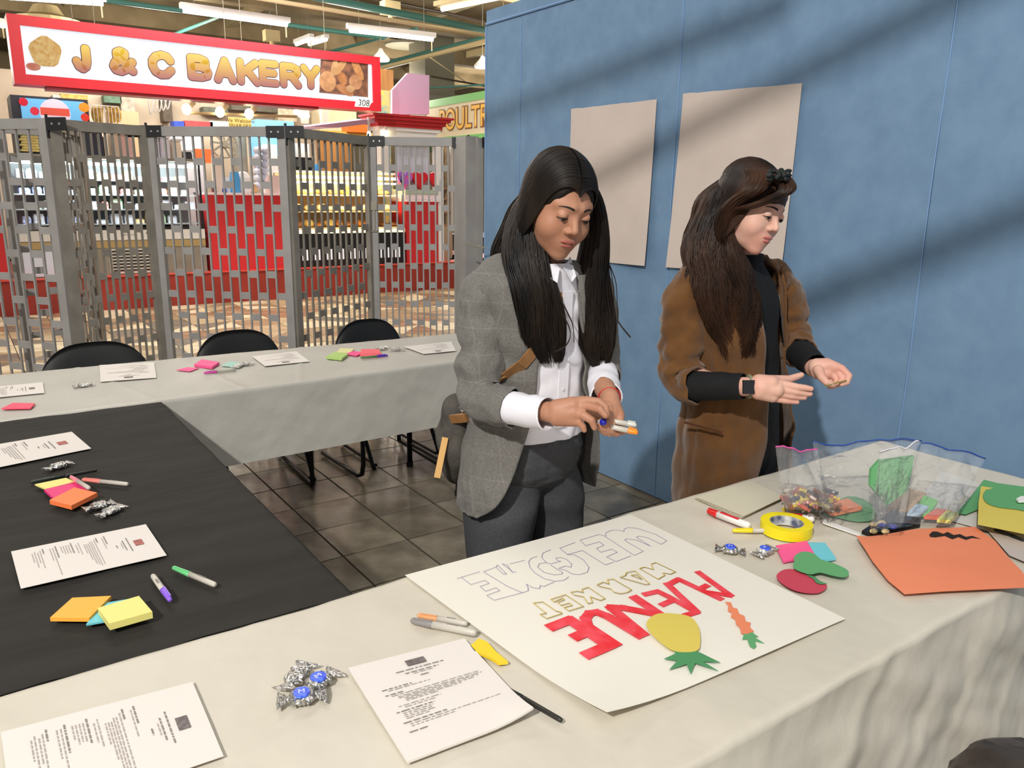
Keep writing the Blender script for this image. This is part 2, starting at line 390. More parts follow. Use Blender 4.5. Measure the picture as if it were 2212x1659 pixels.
# counter units
def counter(x0, x1, z1, label, top=M_pale):
    t = thing('counter', label, 'counter', ((x0+x1)/2, yc, CT), 'red counter units of the bakery')
    MB().box((x0, yc, CT+.012), (x1, yc+.6, z1)).build('body', M_red, t)
    MB().box((x0-.01, yc-.02, z1), (x1+.01, yc+.62, z1+.03)).build('worktop', top, t)
    return t
counter(-2.5, .52, 1.5, 'red counter at the far left of the bakery, behind the gate')
counter(2.93, 4.12, 1.495, 'red counter between the two glass display cases')
counter(6.04, 6.62, 1.42, 'red counter under the white pillar, right of the warm display case')
# white ledge and heart boxes on the right counter
o = MB().box((6.03, yc+.02, 1.452), (6.62, yc+.5, 1.54)).build('ledge', M_pale); tag(o, 'pale pink ledge block on the red counter under the heart boxes', 'ledge')
o = MB().box((6.03, yc+.0, 1.542), (6.62, yc+.5, 1.61)).build('tray', mat('sage_tray', (176, 190, 168), .5)); tag(o, 'sage green tray under the heart shaped boxes', 'tray')
M_heart = mat('red_foil', (212, 30, 38), .25); M_heart2 = mat('patterned_foil', (240, 80, 120), .3, noise=(120, 120, 230), nscale=22)
for k, (px_, lb) in enumerate(((874, 'patterned pink and blue heart box, leftmost of the three hearts'), (907, 'red heart box in the middle of the three hearts'), (942, 'red heart box, rightmost of the three hearts'))):
    c = aty(px_, 375, yc+.1); t = [2*math.pi*i/28 for i in range(28)]
    poly = [(c[0]+.0095*16*math.sin(a)**3*.9, c[2]+.0095*(13*math.cos(a)-5*math.cos(2*a)-2*math.cos(3*a)-math.cos(4*a))*1.0) for a in t]
    zz = min(p[1] for p in poly); poly = [(p[0], p[1]-zz+1.612) for p in poly]
    T = thing('heart_box', lb, 'box', (c[0], yc+.1, 1.612), 'heart boxes on the bakery counter')
    MB().xprism(poly, yc+.08, yc+.15).build('lid', M_heart2 if k == 0 else M_heart, T)
    MB().xprism([(c[0]+(p[0]-c[0])*.93, (p[1]-1.75)*.93+1.75) for p in poly], yc+.15, yc+.19).build('base', M_heart, T)
# pillar cabinet with cornice
T = thing('pillar_cabinet', 'white pillar with red cornice at the right end of the bakery', 'pillar', (6.1, yc+.3, CT))
x0, x1, y1_, y2_ = 5.62, 6.62, yc+.02, yc+.75
MB().box((x0, y1_, 2.32), (x1, y1_+.28, 2.52)).build('frieze', WHITE, T)
MB().box((x0-.05, y1_-.04, 2.5), (x1+.05, y1_+.3, 2.555)).build('moulding', WHITE, T)
for k, (e, za, zb) in enumerate(((.07, 2.555, 2.60), (.11, 2.60, 2.655), (.17, 2.655, 2.70), (.21, 2.70, 2.73))):
    MB().box((x0-e, y1_-e, za), (x1+e, y1_+.28+e*.3, zb)).build('cornice', M_red, T)
MB().box((x0, y1_, 1.87), (x0+.16, y1_+.16, 2.32)).build('post', WHITE, T)
MB().box((x1, y1_, CT+.012), (x1+.12, y1_+.16, 2.32)).build('post', WHITE, T)
MB().box((x0+.4, y1_+.24, 1.62), (x1, y1_+.28, 2.32)).build('back_panel', mat('curtain_grey', (216, 222, 234), .5, noise=(190, 196, 210), nscale=4, stretch=(6, 1, .3)), T)
textmesh('printed_label', 'ITEMS', .05, mat('label_ink', (60, 60, 150), .6), (x1+.06, y1_-.002, 1.72), (0, 0, -1), (1, 0, 0), T)
# side shelf at right end
T = thing('side_cabinet', 'tan side cabinet with wooden shelves at the right corner of the bakery', 'cabinet', (7.1, yc+.6, CT))
pl = [(6.76, yc+.05), (7.22, yc+.55), (7.22, yc+.7), (6.76, yc+.6)]
MB().prism(pl, CT+.012, 1.0).build('panel', mat('tan_board', (196, 172, 140), .6), T)
MB().prism([(6.80, yc+.3), (7.2, yc+.68), (7.2, yc+.7), (6.8, yc+.45)], 1.0, 2.35).build('back_panel', mat('cork_board', (176, 150, 112), .7, noise=(110, 95, 70), nscale=7), T)
for z in (1.0, 1.22, 1.45, 1.62): MB().prism([(6.77, yc+.12), (7.18, yc+.55), (7.18, yc+.66), (6.77, yc+.4)], z, z+.03).build('shelf', M_wood, T)
MB().bar((7.21, yc+.56, 1), (7.21, yc+.56, 2.4), .05).build('post', WHITE, T)
# pink upright panel above the pillar
a0, a1, a2, a3, a4 = [aty(x, y, yc+.35) for x, y in ((846, 248), (926, 247), (926, 163), (880, 158), (846, 195))]
o = MB().xprism([(a[0], max(a[2], 2.731)) for a in (a0, a1, a2, a3, a4)], yc+.33, yc+.40).build('pink_panel', M_pink); tag(o, 'pale pink panel with a cut corner standing on the red cornice', 'panel')
MB().xprism([(a1[0], 2.731), (a1[0]+.03, 2.731), (a2[0]+.03, a2[2]+.03), (a2[0], a2[2])], yc+.3, yc+.43).build('edge_strip', M_pink, o).location = (0, 0, 0)
e_ = o.children[0]; e_.data.transform(Matrix.Translation(-Vector(o.location)))
# glass display cases
def case(name, label, x0, x1, z0, zg, z1, curved, warm):
    t = thing(name, label, 'display case', ((x0+x1)/2, yc+.3, CT), 'glass display cases of the bakery')
    fr = M_black if warm else M_steel
    tm = M_tubew if warm else M_tube
    D = .75
    MB().box((x0, yc, z0), (x1, yc+D, zg)).build('base', M_black if warm else M_steel, t)
    if warm:
        for k in range(26):
            xx = x0+.12+k*(x1-x0-.24)/25; MB().box((xx, yc-.008, z0+.10), (xx+.026, yc-.0005, z0+.26)).build('grille_slot', mat('grille_light', (214, 216, 220), .5, emit=(214, 216, 220), es=.35), t)
        MB().box((x0, yc-.01, zg-.03), (x1, yc+.05, zg+.03)).build('lit_sill', mat('warm_sill', (250, 236, 196), .5, emit=(1, .9, .66), es=.8), t)
    else:
        MB().box((x0, yc-.012, zg-.16), (x1, yc-.0005, zg-.03)).build('fascia', mat('case_fascia', (206, 202, 192), .4), t)
        MB().box((x0, yc-.012, z0+.36), (x1, yc-.0005, zg-.17)).build('brass_band', mat('brass_band', (176, 150, 100), .4, metal=.4), t)
        MB().box((x0+1.02, yc-.012, z0+.02), (x0+1.68, yc-.0005, z0+.34)).build('vent_frame', mat('vent_frame', (206, 198, 180), .5), t)
        for k in range(7):
            MB().box((x0+1.06, yc-.02, z0+.05+k*.042), (x0+1.64, yc-.0125, z0+.07+k*.042)).build('vent_slot', M_black, t)
        MB().box((x0+.05, yc-.012, z0+.02), (x0+.6, yc-.0005, z0+.33)).build('panel', mat('case_panel', (200, 204, 214), .3), t)
        textmesh('maker_plate', 'x——x', .06, M_black, (x0+1.3, yc-.014, zg-.09), (1, 0, 0), (0, 0, 1), t)
    MB().box((x0, yc+D-.03, zg), (x1, yc+D, z1)).build('back_panel', mat('case_back_cool' if not warm else 'case_back_warm', (190, 205, 212) if not warm else (214, 196, 150), .4), t)
    MB().box((x0, yc+(.2 if curved else 0), z1), (x1, yc+D, z1+.035)).build('top', fr if not warm else WHITE, t)
    for x in (x0, x1-.025):
        MB().box((x, yc, zg), (x+.025, yc+.03 if not curved else yc+.04, z1 if not curved else z1-.3)).build('corner_post', M_black if not warm else M_black, t)
        MB().box((x, yc+.03, zg), (x+.012, yc+D, z1)).build('side_glass', M_glass, t)
    if curved:
        pts = [(yc+.01, zg+.03), (yc+.01, z1-.3), (yc+.03, z1-.18), (yc+.09, z1-.07), (yc+.2, z1)]
        V = []; F = []
        for i, (y, z) in enumerate(pts): V += [(x0, y, z), (x1, y, z)]
        for i in range(len(pts)-1): F.append((2*i, 2*i+1, 2*i+3, 2*i+2))
        MB().add(V, F).build('front_glass', M_glass, t)
        MB().tube([(x1-.01, y, z) for y, z in pts], .012, 6).build('edge_trim', M_black, t)
    else:
        MB().box((x0+.03, yc+.005, zg+.02), (x1-.03, yc+.012, z1)).build('front_glass', M_glass, t)
        MB().box((x0, yc-.012, zg-.025), (x1, yc+.02, zg+.005)).build('lower_rail', M_black, t)
    nsh = 3 if warm else 4
    zs = [zg+.035+(z1-zg-.12)*k/nsh for k in range(nsh)]
    for k, z in enumerate(zs):
        MB().box((x0+.04, yc+.06+.05*k, z), (x1-.04, yc+D-.04, z+.015)).build('shelf', mat('shelf_steel', (196, 204, 208), .3, metal=.2) if not warm else mat('shelf_warm', (236, 214, 166), .35), t)
    MB().tube([(x0+.05, yc+.14, z1-.06), (x1-.05, yc+.14, z1-.06)], .022, 8).build('tube', tm, t)
    if warm: MB().tube([(x0+.05, yc+.16, z1-.14), (x1-.05, yc+.16, z1-.14)], .014, 8).build('tube', tm, t)
    l = bpy.data.lights.new('case_lamp', 'AREA'); l.shape = 'RECTANGLE'; l.size = x1-x0-.2; l.size_y = .1; l.energy = 75 if not warm else 55; l.color = (.9, .97, 1) if not warm else (1, .86, .6)
    lo = bpy.data.objects.new('case_lamp', l); COL.objects.link(lo); lo.location = ((x0+x1)/2, yc+.03, z1-.05 if not curved else z1-.2); lo.rotation_euler = (math.radians(48), 0, 0)
    return t, zs
tL, zL = case('display_case', 'long refrigerated display case with white light on the left of the bakery', .62, 2.88, CT+.012, 1.06, 1.93, False, False)
tR, zR = case('display_case', 'curved glass display case with warm light and black base on the right of the bakery', 4.15, 6.0, CT+.012, .97, 1.83, True, True)
PK = {n: mat('pack_%s' % n, c, .45, noise=d, nscale=30) for n, c, d in (('white', (230, 232, 235), (180, 190, 205)), ('red', (206, 70, 66), (240, 200, 196)), ('blue', (80, 110, 190), (220, 225, 240)),
      ('green', (96, 160, 120), (230, 236, 210)), ('cream', (236, 222, 180), (210, 190, 140)), ('brown', (150, 100, 60), (190, 140, 84)), ('gold', (226, 160, 70), (190, 110, 40)), ('yellow', (230, 205, 90), (240, 230, 170)), ('tan', (206, 166, 126), (230, 204, 168)))}
def roundbox(x, y, z, w, d, h):
    mb = MB(); mb.prism([(x-w/2+a*w, y-d/2+b*d) for a, b in ((.1, 0), (.9, 0), (1, .12), (1, .88), (.9, 1), (.1, 1), (0, .88), (0, .12))], z, z+h*.8)
    mb.prism([(x-w*.42+a*w*.84, y-d*.42+b*d*.84) for a, b in ((0, 0), (1, 0), (1, 1), (0, 1))], z+h*.8, z+h); return mb
rr = random.Random(3)
desc = {'white': 'white wrapped', 'red': 'red', 'blue': 'blue', 'green': 'green', 'cream': 'cream', 'brown': 'brown', 'gold': 'golden', 'yellow': 'yellow', 'tan': 'tan'}
sh = ['lowest shelf', 'second shelf', 'third shelf', 'top shelf']
for k, z in enumerate(zL):
    x = .72; no = -1
    while x < 2.75:
        w = rr.uniform(.09, .17); c = rr.choice([['white', 'blue', 'white', 'blue'], ['red', 'green', 'red', 'white', 'white'], ['white', 'cream', 'blue', 'white'], ['cream', 'white', 'white', 'green']][min(k, 3)] if x < 1.3 else ['white', 'cream', 'green', 'white', 'white', 'red'])
        if rr.random() < .9:
            no += 1
            o = roundbox(x+w/2, yc+.22+.05*k, z+.0155, w*.9, .2, rr.uniform(.05, .13)).build('food_packet', PK[c])
            tag(o, '%s food packet, %s from the left on the %s of the left case' % (desc[c], ORD[min(no, 19)], sh[k]), 'food packet', 'food packets in the left glass case')
        x += w+.01
for k, z in enumerate(zR):
    x = 4.25; no = -1
    while x < 5.85:
        w = rr.uniform(.14, .24); c = rr.choice(['tan', 'white', 'tan', 'cream'] if k == 1 else (['gold', 'gold', 'yellow', 'white', 'brown'] if x < 5.4 else ['brown']))
        n = rr.uniform(.05, .1); no += 1
        mb = MB().ell((x+w/2, yc+.28+.06*k, z+.0155+n*.6), (w*.48, .11, n*.6), 12); 
        for e in range(2): mb.ell((x+w*rr.uniform(.3, .7), yc+.24+.06*k, z+.0155+n*.75), (w*.22, .06, n*.5), 8)
        o = mb.build('pastry', PK[c], None, True)
        tag(o, '%s pastry mound, %s from the left on the %s of the warm case' % (desc[c], ORD[no], sh[k]), 'pastry', 'pastries in the warm glass case')
        x += w+.01
# ------------------------------------------------------------------ sign
YS = 10.5
q = [aty(x, y, YS) for x, y in ((8, 38), (820, 115), (820, 232), (15, 190))]
sx0, sx1 = .74, 5.08; sz0, sz1 = (q[2][2]+q[3][2])/2, (q[0][2]+q[1][2])/2
T = thing('bakery_sign', 'long red framed lightbox sign reading J & C BAKERY', 'sign', ((sx0+sx1)/2, YS, sz0))
fw = .105
for lo, hi in (((sx0, YS, sz1-fw), (sx1, YS+.3, sz1)), ((sx0, YS, sz0), (sx1, YS+.3, sz0+fw)), ((sx0, YS, sz0+fw), (sx0+fw*1.1, YS+.3, sz1-fw)), ((sx1-fw*1.1, YS, sz0+fw), (sx1, YS+.3, sz1-fw))):
    MB().box(lo, hi).build('frame', M_redsign, T)
M_face = mat('lit_sign_face', (90, 92, 96), .4, emit=(240, 244, 252), es=.92)
MB().box((sx0+fw, YS+.03, sz0+fw), (sx1-fw, YS+.25, sz1-fw)).build('lit_face', M_face, T)
MB().box((sx0+.3, YS+.02, sz0-.03), (sx1-.9, YS+.28, sz0-.001)).build('lower_trim', mat('sign_red_dark', (150, 20, 26), .4), T)
mg = bpy.data.materials.new('letter_gradient'); mg.use_nodes = True; nt = mg.node_tree; b = nt.nodes['Principled BSDF']
ge = nt.nodes.new('ShaderNodeNewGeometry'); sp = nt.nodes.new('ShaderNodeSeparateXYZ'); mr = nt.nodes.new('ShaderNodeMapRange'); cr = nt.nodes.new('ShaderNodeValToRGB')
tcn = nt.nodes.new('ShaderNodeTexCoord')
nt.links.new(tcn.outputs['Generated'], sp.inputs[0]); nt.links.new(sp.outputs[2], cr.inputs[0])
el = cr.color_ramp.elements; el[0].position = .08; el[0].color = srgb(186, 108, 96); el[1].position = .95; el[1].color = srgb(250, 214, 70)
e3 = el.new(.45); e3.color = srgb(222, 162, 66)
b.inputs['Base Color'].default_value = (.03, .02, .02, 1); nt.links.new(cr.outputs[0], b.inputs['Emission Color']); b.inputs['Emission Strength'].default_value = .9
M_lout = mat('letter_outline', (88, 58, 52), .5, emit=(88, 58, 52), es=.2)
LET = {'J': [[(.72, 1), (.72, .38), (.62, .12), (.38, 0), (.14, .1), (0, .34)]],
 '&': [[(1, .05), (.62, .4), (.22, .72), (.22, .92), (.42, 1), (.62, .92), (.62, .75), (.1, .42), (0, .22), (.1, .05), (.38, 0), (.65, .12), (1, .5)]],
 'C': [[(1, .74), (.84, .93), (.55, 1), (.22, .9), (.02, .68), (0, .4), (.14, .13), (.42, 0), (.75, .03), (1, .25)]],
 'B': [[(0, 1), (0, 0), (.6, 0), (.95, .1), (1, .28), (.9, .47), (.6, .54), (.15, .54)], [(0, 1), (.55, 1), (.85, .9), (.88, .75), (.8, .6), (.6, .54)]],
 'A': [[(0, 0), (.5, 1), (1, 0)], [(.2, .34), (.8, .34)]], 'K': [[(0, 1), (0, 0)], [(.95, 1), (.08, .42)], [(.4, .6), (1, 0)]],
 'E': [[(1, 1), (0, 1), (0, 0), (1, 0)], [(0, .52), (.85, .52)]],
 'R': [[(0, 0), (0, 1), (.6, 1), (.95, .88), (.97, .66), (.8, .5), (0, .46)], [(.55, .46), (1, 0)]], 'Y': [[(0, 1), (.5, .48), (1, 1)], [(.5, .48), (.5, 0)]]}
def capsules(strokes, f, w, y, thick):
    mb = MB()
    for k, s in enumerate(strokes):
        pts = [f(*p) for p in s]
        for i, (a, b2) in enumerate(zip(pts[:-1], pts[1:])):
            a = np.array(a); b2 = np.array(b2); d = b2-a; L = np.linalg.norm(d); d = d/L; nn = np.array([-d[1], d[0]]); poly = []
            for t in range(9):
                an = -math.pi/2+math.pi*t/8; poly.append(b2+w*(math.cos(an)*d+math.sin(an)*nn))
            for t in range(9):
                an = math.pi/2+math.pi*t/8; poly.append(a+w*(math.cos(an)*d+math.sin(an)*nn))
            e = .0002*((i % 2)+2*k)
            mb.xprism([tuple(p) for p in poly][::-1], y-e, y+thick)
    return mb
for ch, (xa, xb, ya, yb) in (('J', (156, 204, 96, 157)), ('&', (236, 294, 102, 163)), ('C', (321, 377, 110, 170)), ('B', (405, 457, 118, 175)), ('A', (462, 510, 123, 181)), ('K', (512, 562, 127, 185)),
                             ('E', (560, 603, 130, 187)), ('R', (605, 651, 136, 191)), ('Y', (650, 692, 140, 193))):
    A = aty(xa, (ya+yb)/2, YS+.02); B2 = aty(xb, (ya+yb)/2, YS+.02); t_ = aty((xa+xb)/2, ya, YS+.02); b_ = aty((xa+xb)/2, yb, YS+.02)
    w = .044; f = lambda u, v: (A[0]+w+(B2[0]-A[0]-2*w)*u, b_[2]+w+(t_[2]-b_[2]-2*w)*v)
    capsules(LET[ch], f, w+.008, YS+.024, .004).build('letter_outline', M_lout, T)
    lo = capsules(LET[ch], f, w, YS+.018, .004).build('letter', mg, T)
def flatblob(cx, cy, rx, ry, m, nm, parent, y, rot=0, n=18, j=0.):
    c = aty(cx, cy, y); s = np.linalg.norm(aty(cx+1, cy, y)-c)
    poly = []
    for i in range(n):
        a = 2*math.pi*i/n; r = 1+j*math.sin(a*5+cx); u, v = rx*r*math.cos(a), ry*r*math.sin(a)
        poly.append((c[0]+s*(u*math.cos(rot)-v*math.sin(rot)), c[2]+s*(u*math.sin(rot)+v*math.cos(rot))))
    MB().xprism(poly[::-1], y-.001, y).build(nm, m, parent)
pm = lambda n, c, d, s=20, e=.25: mat(n, tuple(v*.55 for v in c), .5, noise=tuple(v*.6 for v in d), nscale=s, emit=c, es=e)
flatblob(98, 112, 34, 36, pm('print_pastry_crust', (236, 178, 84), (250, 226, 160), 28), 'printed_pastry', T, YS+.022, -.5, 20, .06)
flatblob(72, 144, 16, 9, pm('print_tomato', (226, 120, 90), (240, 190, 160)), 'printed_pastry', T, YS+.0205, 0)
qx = [aty(x, y, YS+.02) for x, y in ((693, 128), (795, 137), (795, 210), (690, 200))]
MB().xprism([(a[0], a[2]) for a in qx][::-1], YS+.022, YS+.024).build('printed_bread', pm('print_bread_ground', (120, 78, 60), (200, 130, 90), 12), T)
for i, (cx, cy, rx, ry, ro, c) in enumerate(((708, 176, 18, 20, 0, (222, 158, 102)), (740, 170, 9, 13, .3, (206, 130, 70)), (768, 178, 14, 14, 0, (216, 150, 100)), (772, 148, 8, 24, .5, (224, 150, 86)), (745, 195, 20, 8, -.4, (206, 134, 80)), (735, 145, 7, 22, -.7, (220, 160, 100)), (722, 146, 6, 20, -.3, (226, 170, 110)), (757, 192, 9, 7, 0, (230, 176, 120)))):
    flatblob(cx, cy, rx, ry, pm('print_loaf_%s' % 'abcdefgh'[i], c, tuple(min(255, v+25) for v in c), 15), 'printed_bread', T, YS+.0205-.0003*i, ro)
pc = aty(786, 223, YS-.004)
npz = [aty(x, y, YS-.003) for x, y in ((769, 216), (804, 219), (797, 232), (766, 230))]
MB().xprism([(a[0], a[2]) for a in npz][::-1], YS-.004, YS-.001).build('number_plate', mat('number_plate', (238, 236, 226), .5, emit=(238, 236, 226), es=.15), T)
textmesh('number', '308', .115, M_black, (pc[0], YS-.006, pc[2]), (1, 0, 0), (.12, 0, 1), T)
for px_ in (158, 205, 485, 520, 700):
    a = aty(px_, 60, YS+.15); MB().tube([(a[0], YS+.15, sz1), (a[0], YS+.15, CZ)], .004, 4).build('hanging_wire', M_duct, T)
# ------------------------------------------------------------------ clutter behind the counters
YK = yc+1.6
def wallbox(name, px0, py0, px1, py1, y, d, m, label, cat, group=None, z0=None):
    A = aty(px0, (py0+py1)/2, y); B2 = aty(px1, (py0+py1)/2, y); t_ = aty((px0+px1)/2, py0, y); b_ = aty((px0+px1)/2, py1, y)
    return tag(MB().box((A[0], y, z0 if z0 is not None else b_[2]), (B2[0], y+d, t_[2])).build(name, m), label, cat, group)
struct('wall_stall', MB().box((-4, YK+2, CT), (6.6, YK+2.1, 3.35)), mat('stall_wall', (206, 190, 168), .8, noise=(184, 168, 146), nscale=2))
wallbox('wall_cabinet', 690, 215, 770, 285, YK+1.2, .4, mat('cream_cabinet', (222, 206, 170), .6), 'cream cupboard hanging behind the right case', 'cupboard')
wallbox('wood_door', 690, 305, 760, 425, YK+.8, .1, M_wood, 'brown wooden door behind the warm display case', 'door', z0=CT+.001)
wallbox('appliance', 635, 310, 668, 340, YK, .4, WHITE, 'white microwave above a dark unit behind the warm case', 'appliance')
wallbox('dark_unit', 635, 340, 680, 372, YK, .4, M_black, 'dark unit under the white microwave behind the warm case', 'appliance', z0=CT+.001)
wallbox('blue_box', 683, 355, 695, 368, YK-.3, .2, mat('sky_blue_card', (80, 160, 224), .5), 'small blue box on top of the warm display case', 'box')
wallbox('drawer_stack', 555, 260, 635, 283, YK-.2, .5, mat('light_blue_card', (120, 190, 232), .5), 'light blue box on the shelf right of the notice', 'box', z0=2.1)
wallbox('paper_pack', 575, 312, 600, 400, YK-.4, .3, WHITE, 'white stack of boxes behind the red counter', 'box', z0=CT+.001)
wallbox('stall_pipe', 510, 290, 535, 410, YK+.4, .2, M_steel, 'grey steel panel behind the red counter', 'panel', z0=CT+.001)
wallbox('carton_shelf', 240, 240, 300, 275, YK+.6, .5, mat('kraft_carton', (184, 156, 120), .7), 'brown carton stack behind the bananas', 'carton', z0=CT+.001)
wallbox('carton_shelf', 355, 285, 440, 330, YK+.5, .3, mat('grey_plastic_wrap', (196, 196, 200), .4), 'grey wrapped bundle behind the left glass case', 'bundle', z0=CT+.001)
a = aty(420, 350, YK-.5); wallbox('notice', 420, 322, 463, 352, YK-.9, .01, mat('orange_card', (246, 130, 70), .6), 'orange handwritten notice above the left case end', 'notice')
n_ = aty(519, 267, YK-1.0); nb = wallbox('notice', 494, 254, 543, 280, YK-1.0, .01, mat('yellow_card', (238, 206, 120), .6), 'yellow notice reading We Welcome SNAP EBT', 'notice')
textmesh('lettering', 'We Welcome\nSNAP EBT', .075, mat('brown_ink', (90, 66, 30), .7), (n_[0], YK-1.006, n_[2]), (1, 0, 0), (0, 0, 1), nb).location = (0, -.009, 0)
for k, (x0_, x1_, y0_, y1_, c_, lb) in enumerate(((115, 132, 205, 232, (214, 206, 190), 'beige wall box under the left end of the sign'), (132, 190, 204, 222, (206, 168, 84), 'ochre carton pair high on the stall wall'), (262, 292, 208, 262, (176, 168, 150), 'grey white panel behind the bananas'), (352, 372, 215, 262, (86, 74, 58), 'dark tall cabinet behind the hanging cable loops'),
        (440, 492, 232, 246, (104, 106, 90), 'dark green vent grille on the stall wall, left of the notice'), (500, 600, 226, 240, (110, 104, 88), 'dark duct grille on the stall wall above the notice'), (600, 640, 216, 262, (222, 206, 176), 'cream cupboard left of the warm bulb cluster'), (225, 262, 206, 222, (90, 120, 96), 'green strip shelf high on the stall wall'),
        (376, 398, 262, 276, (34, 66, 170), 'dark blue crate on the left case'), (400, 460, 262, 282, (200, 60, 60), 'red and white bundle behind the left case'), (455, 500, 262, 290, (222, 218, 210), 'stack of white trays behind the left case'))):
    wallbox('wall_unit', x0_, y0_, x1_, y1_, YK+1.7-(.9 if y1_ > 265 else 0), .28, mat('wall_unit_%s' % 'abcdefghijk'[k], c_, .6, noise=tuple(v*.8 for v in c_), nscale=12), lb, 'wall unit')
T = thing('hanging_cables', 'loops of white cable hanging under the middle of the sign', 'cable', aty(340, 225, YB+.3))
for k in range(5):
    x_ = 320+k*9; MB().tube([aty(x_+12*u, 213+34*math.sin(math.pi*u)*(1-.08*k), YB+.3) for u in np.linspace(0, 1, 11)], .008, 4).build('cable_loop', WHITE, T)
# fan on the wall
c = aty(484, 312, YK-.2); T = thing('wall_fan', 'round grey fan behind the bakery counter', 'fan', c)
ring = [(c[0]+.2*math.cos(t), c[1], c[2]+.2*math.sin(t)) for t in np.linspace(0, 2*math.pi, 25)]
MB().tube(ring, .012, 5).build('guard_ring', M_duct, T)
MB().lathe(c, (0, -1, 0), [(0, .06), (.05, .05)], 12).build('hub', M_duct, T)
for k in range(9):
    t = k*2*math.pi/9; MB().bar((c[0]+.05*math.cos(t), c[1], c[2]+.05*math.sin(t)), (c[0]+.19*math.cos(t+.2), c[1], c[2]+.19*math.sin(t+.2)), .03, .006, up=(0, 1, 0)).build('blade', M_duct, T)
# menu screen
A, B2 = aty(46, 240, YB+.3), aty(188, 240, YB+.3); t_, b_ = aty(115, 216, YB+.3), aty(115, 262, YB+.3)
T = thing('menu_screen', 'blue lit drinks cooler header with fruit pictures at the upper left', 'screen', ((A[0]+B2[0])/2, YB+.3, b_[2]))
MB().box((A[0]-.1, YB+.3, 1.97), (B2[0]+.02, YB+.9, t_[2]+.03)).build('cabinet', mat('cooler_frame', (70, 74, 84), .5), T)
MB().box((A[0], YB+.285, b_[2]-.02), (B2[0]-.03, YB+.2995, t_[2])).build('screen', mat('screen_blue', (110, 190, 240), .4, emit=(120, 196, 244), es=.6), T)
MB().lathe(((A[0]+B2[0])/2, YB+.284, (t_[2]+b_[2])/2-.03), (0, -1, 0), [(0, .17), (.004, .17)], 20).build('emblem', mat('emblem_ring', (236, 226, 240), .4, emit=(236, 226, 240), es=.5), T)
MB().box(((A[0]+B2[0])/2-.16, YB+.276, (t_[2]+b_[2])/2-.06), ((A[0]+B2[0])/2+.16, YB+.279, (t_[2]+b_[2])/2+.03)).build('emblem_band', mat('emblem_band', (240, 100, 80), .4, emit=(240, 100, 80), es=.4), T)
for k, (dx, dz, r, c_) in enumerate(((-.33, .08, .05, (220, 40, 60)), (-.22, -.02, .05, (236, 60, 80)), (.33, .06, .06, (240, 160, 50)), (.33, -.06, .05, (236, 70, 50)))):
    MB().lathe(((A[0]+B2[0])/2+dx, YB+.284, (t_[2]+b_[2])/2+dz), (0, -1, 0), [(0, r), (.004, r)], 12).build('fruit_picture', mat('fruit_%s' % 'abcd'[k], c_, .4, emit=c_, es=.4), T)
for k in range(10):
    z = 1.99+k*.032; x = aty(70, 300, YB+.28)[0]
    tag(roundbox(x-.05+.02*(k % 2), YB+.2, z, .2, .12, .03).build('snack_packet', PK['green' if k > 5 else 'yellow']), '%s snack packet in the rack under the blue screen, %s from the bottom' % ('green' if k > 5 else 'yellow', ORD[k]), 'snack packet', 'snack packets on the rack')
# bananas
T = thing('banana_bunch', 'bunch of yellow brown bananas in a wire basket above the left case', 'bananas', aty(228, 250, YB+.6))
for k in range(9):
    c = aty(208+k*5.5, 250+(k % 2)*3, YB+.6); pts = [c+np.array([.06*math.sin(t)*(1 if k > 3 else -1)*.6, -.02*k*.1, .12*math.cos(t)]) for t in np.linspace(.2, 2.4, 7)]
    MB().tube(pts, [.008, .02, .024, .024, .022, .018, .006], 7).build('banana', mat('banana_skin', (196, 156, 66), .5, noise=(150, 110, 40), nscale=20), T, True)
# basket wire
a = aty(204, 262, YB+.55); b2 = aty(258, 262, YB+.55)
T2 = thing('wire_basket', 'thin wire basket holding the bananas', 'basket', a)
for k in range(8):
    x = a[0]+(b2[0]-a[0])*k/7; MB().tube([(x, YB+.52, a[2]-.05), (x, YB+.52, a[2]+.2)], .004, 4).build('wire', WHITE, T2)
for z in (a[2]-.05, a[2]+.2): MB().tube([(a[0], YB+.52, z), (b2[0], YB+.52, z)], .005, 4).build('wire', WHITE, T2)
# containers on the left case
rr2 = random.Random(11)
for k, (px_, w, h, c_, lb) in enumerate(((208, 30, 44, (70, 72, 84), 'dark tub behind the gate on the left case'), (252, 18, 46, (236, 214, 190), 'peach storage tub on the left case'), (275, 22, 40, (240, 200, 190), 'pink storage tub on the left case'),
        (333, 20, 38, (226, 228, 240), 'clear white storage box on the left case, beside the gate post'), (357, 18, 38, (224, 224, 236), 'second clear white storage box from the gate post'), (382, 18, 34, (240, 226, 206), 'cream storage box with red lid on the left case'), (405, 16, 14, (60, 62, 66), 'small dark box on the left case near its right end'))):
    a = aty(px_, 344, yc+.3); s = 11.9/1701*1.2
    T = thing('storage_tub', lb, 'tub', (a[0], yc+.35, 1.967))
    m_ = mat('tub_%s' % 'abcdefg'[k], c_, .35)
    roundbox(a[0], yc+.35, 1.967, w*s*.85, .25, h*s*.85).build('body', m_, T)
    MB().box((a[0]-w*s*.46, yc+.21, 1.967+h*s*.85), (a[0]+w*s*.46, yc+.49, 1.967+h*s*.85+.025)).build('lid', mat('lid_clear', (236, 238, 244), .3), T)
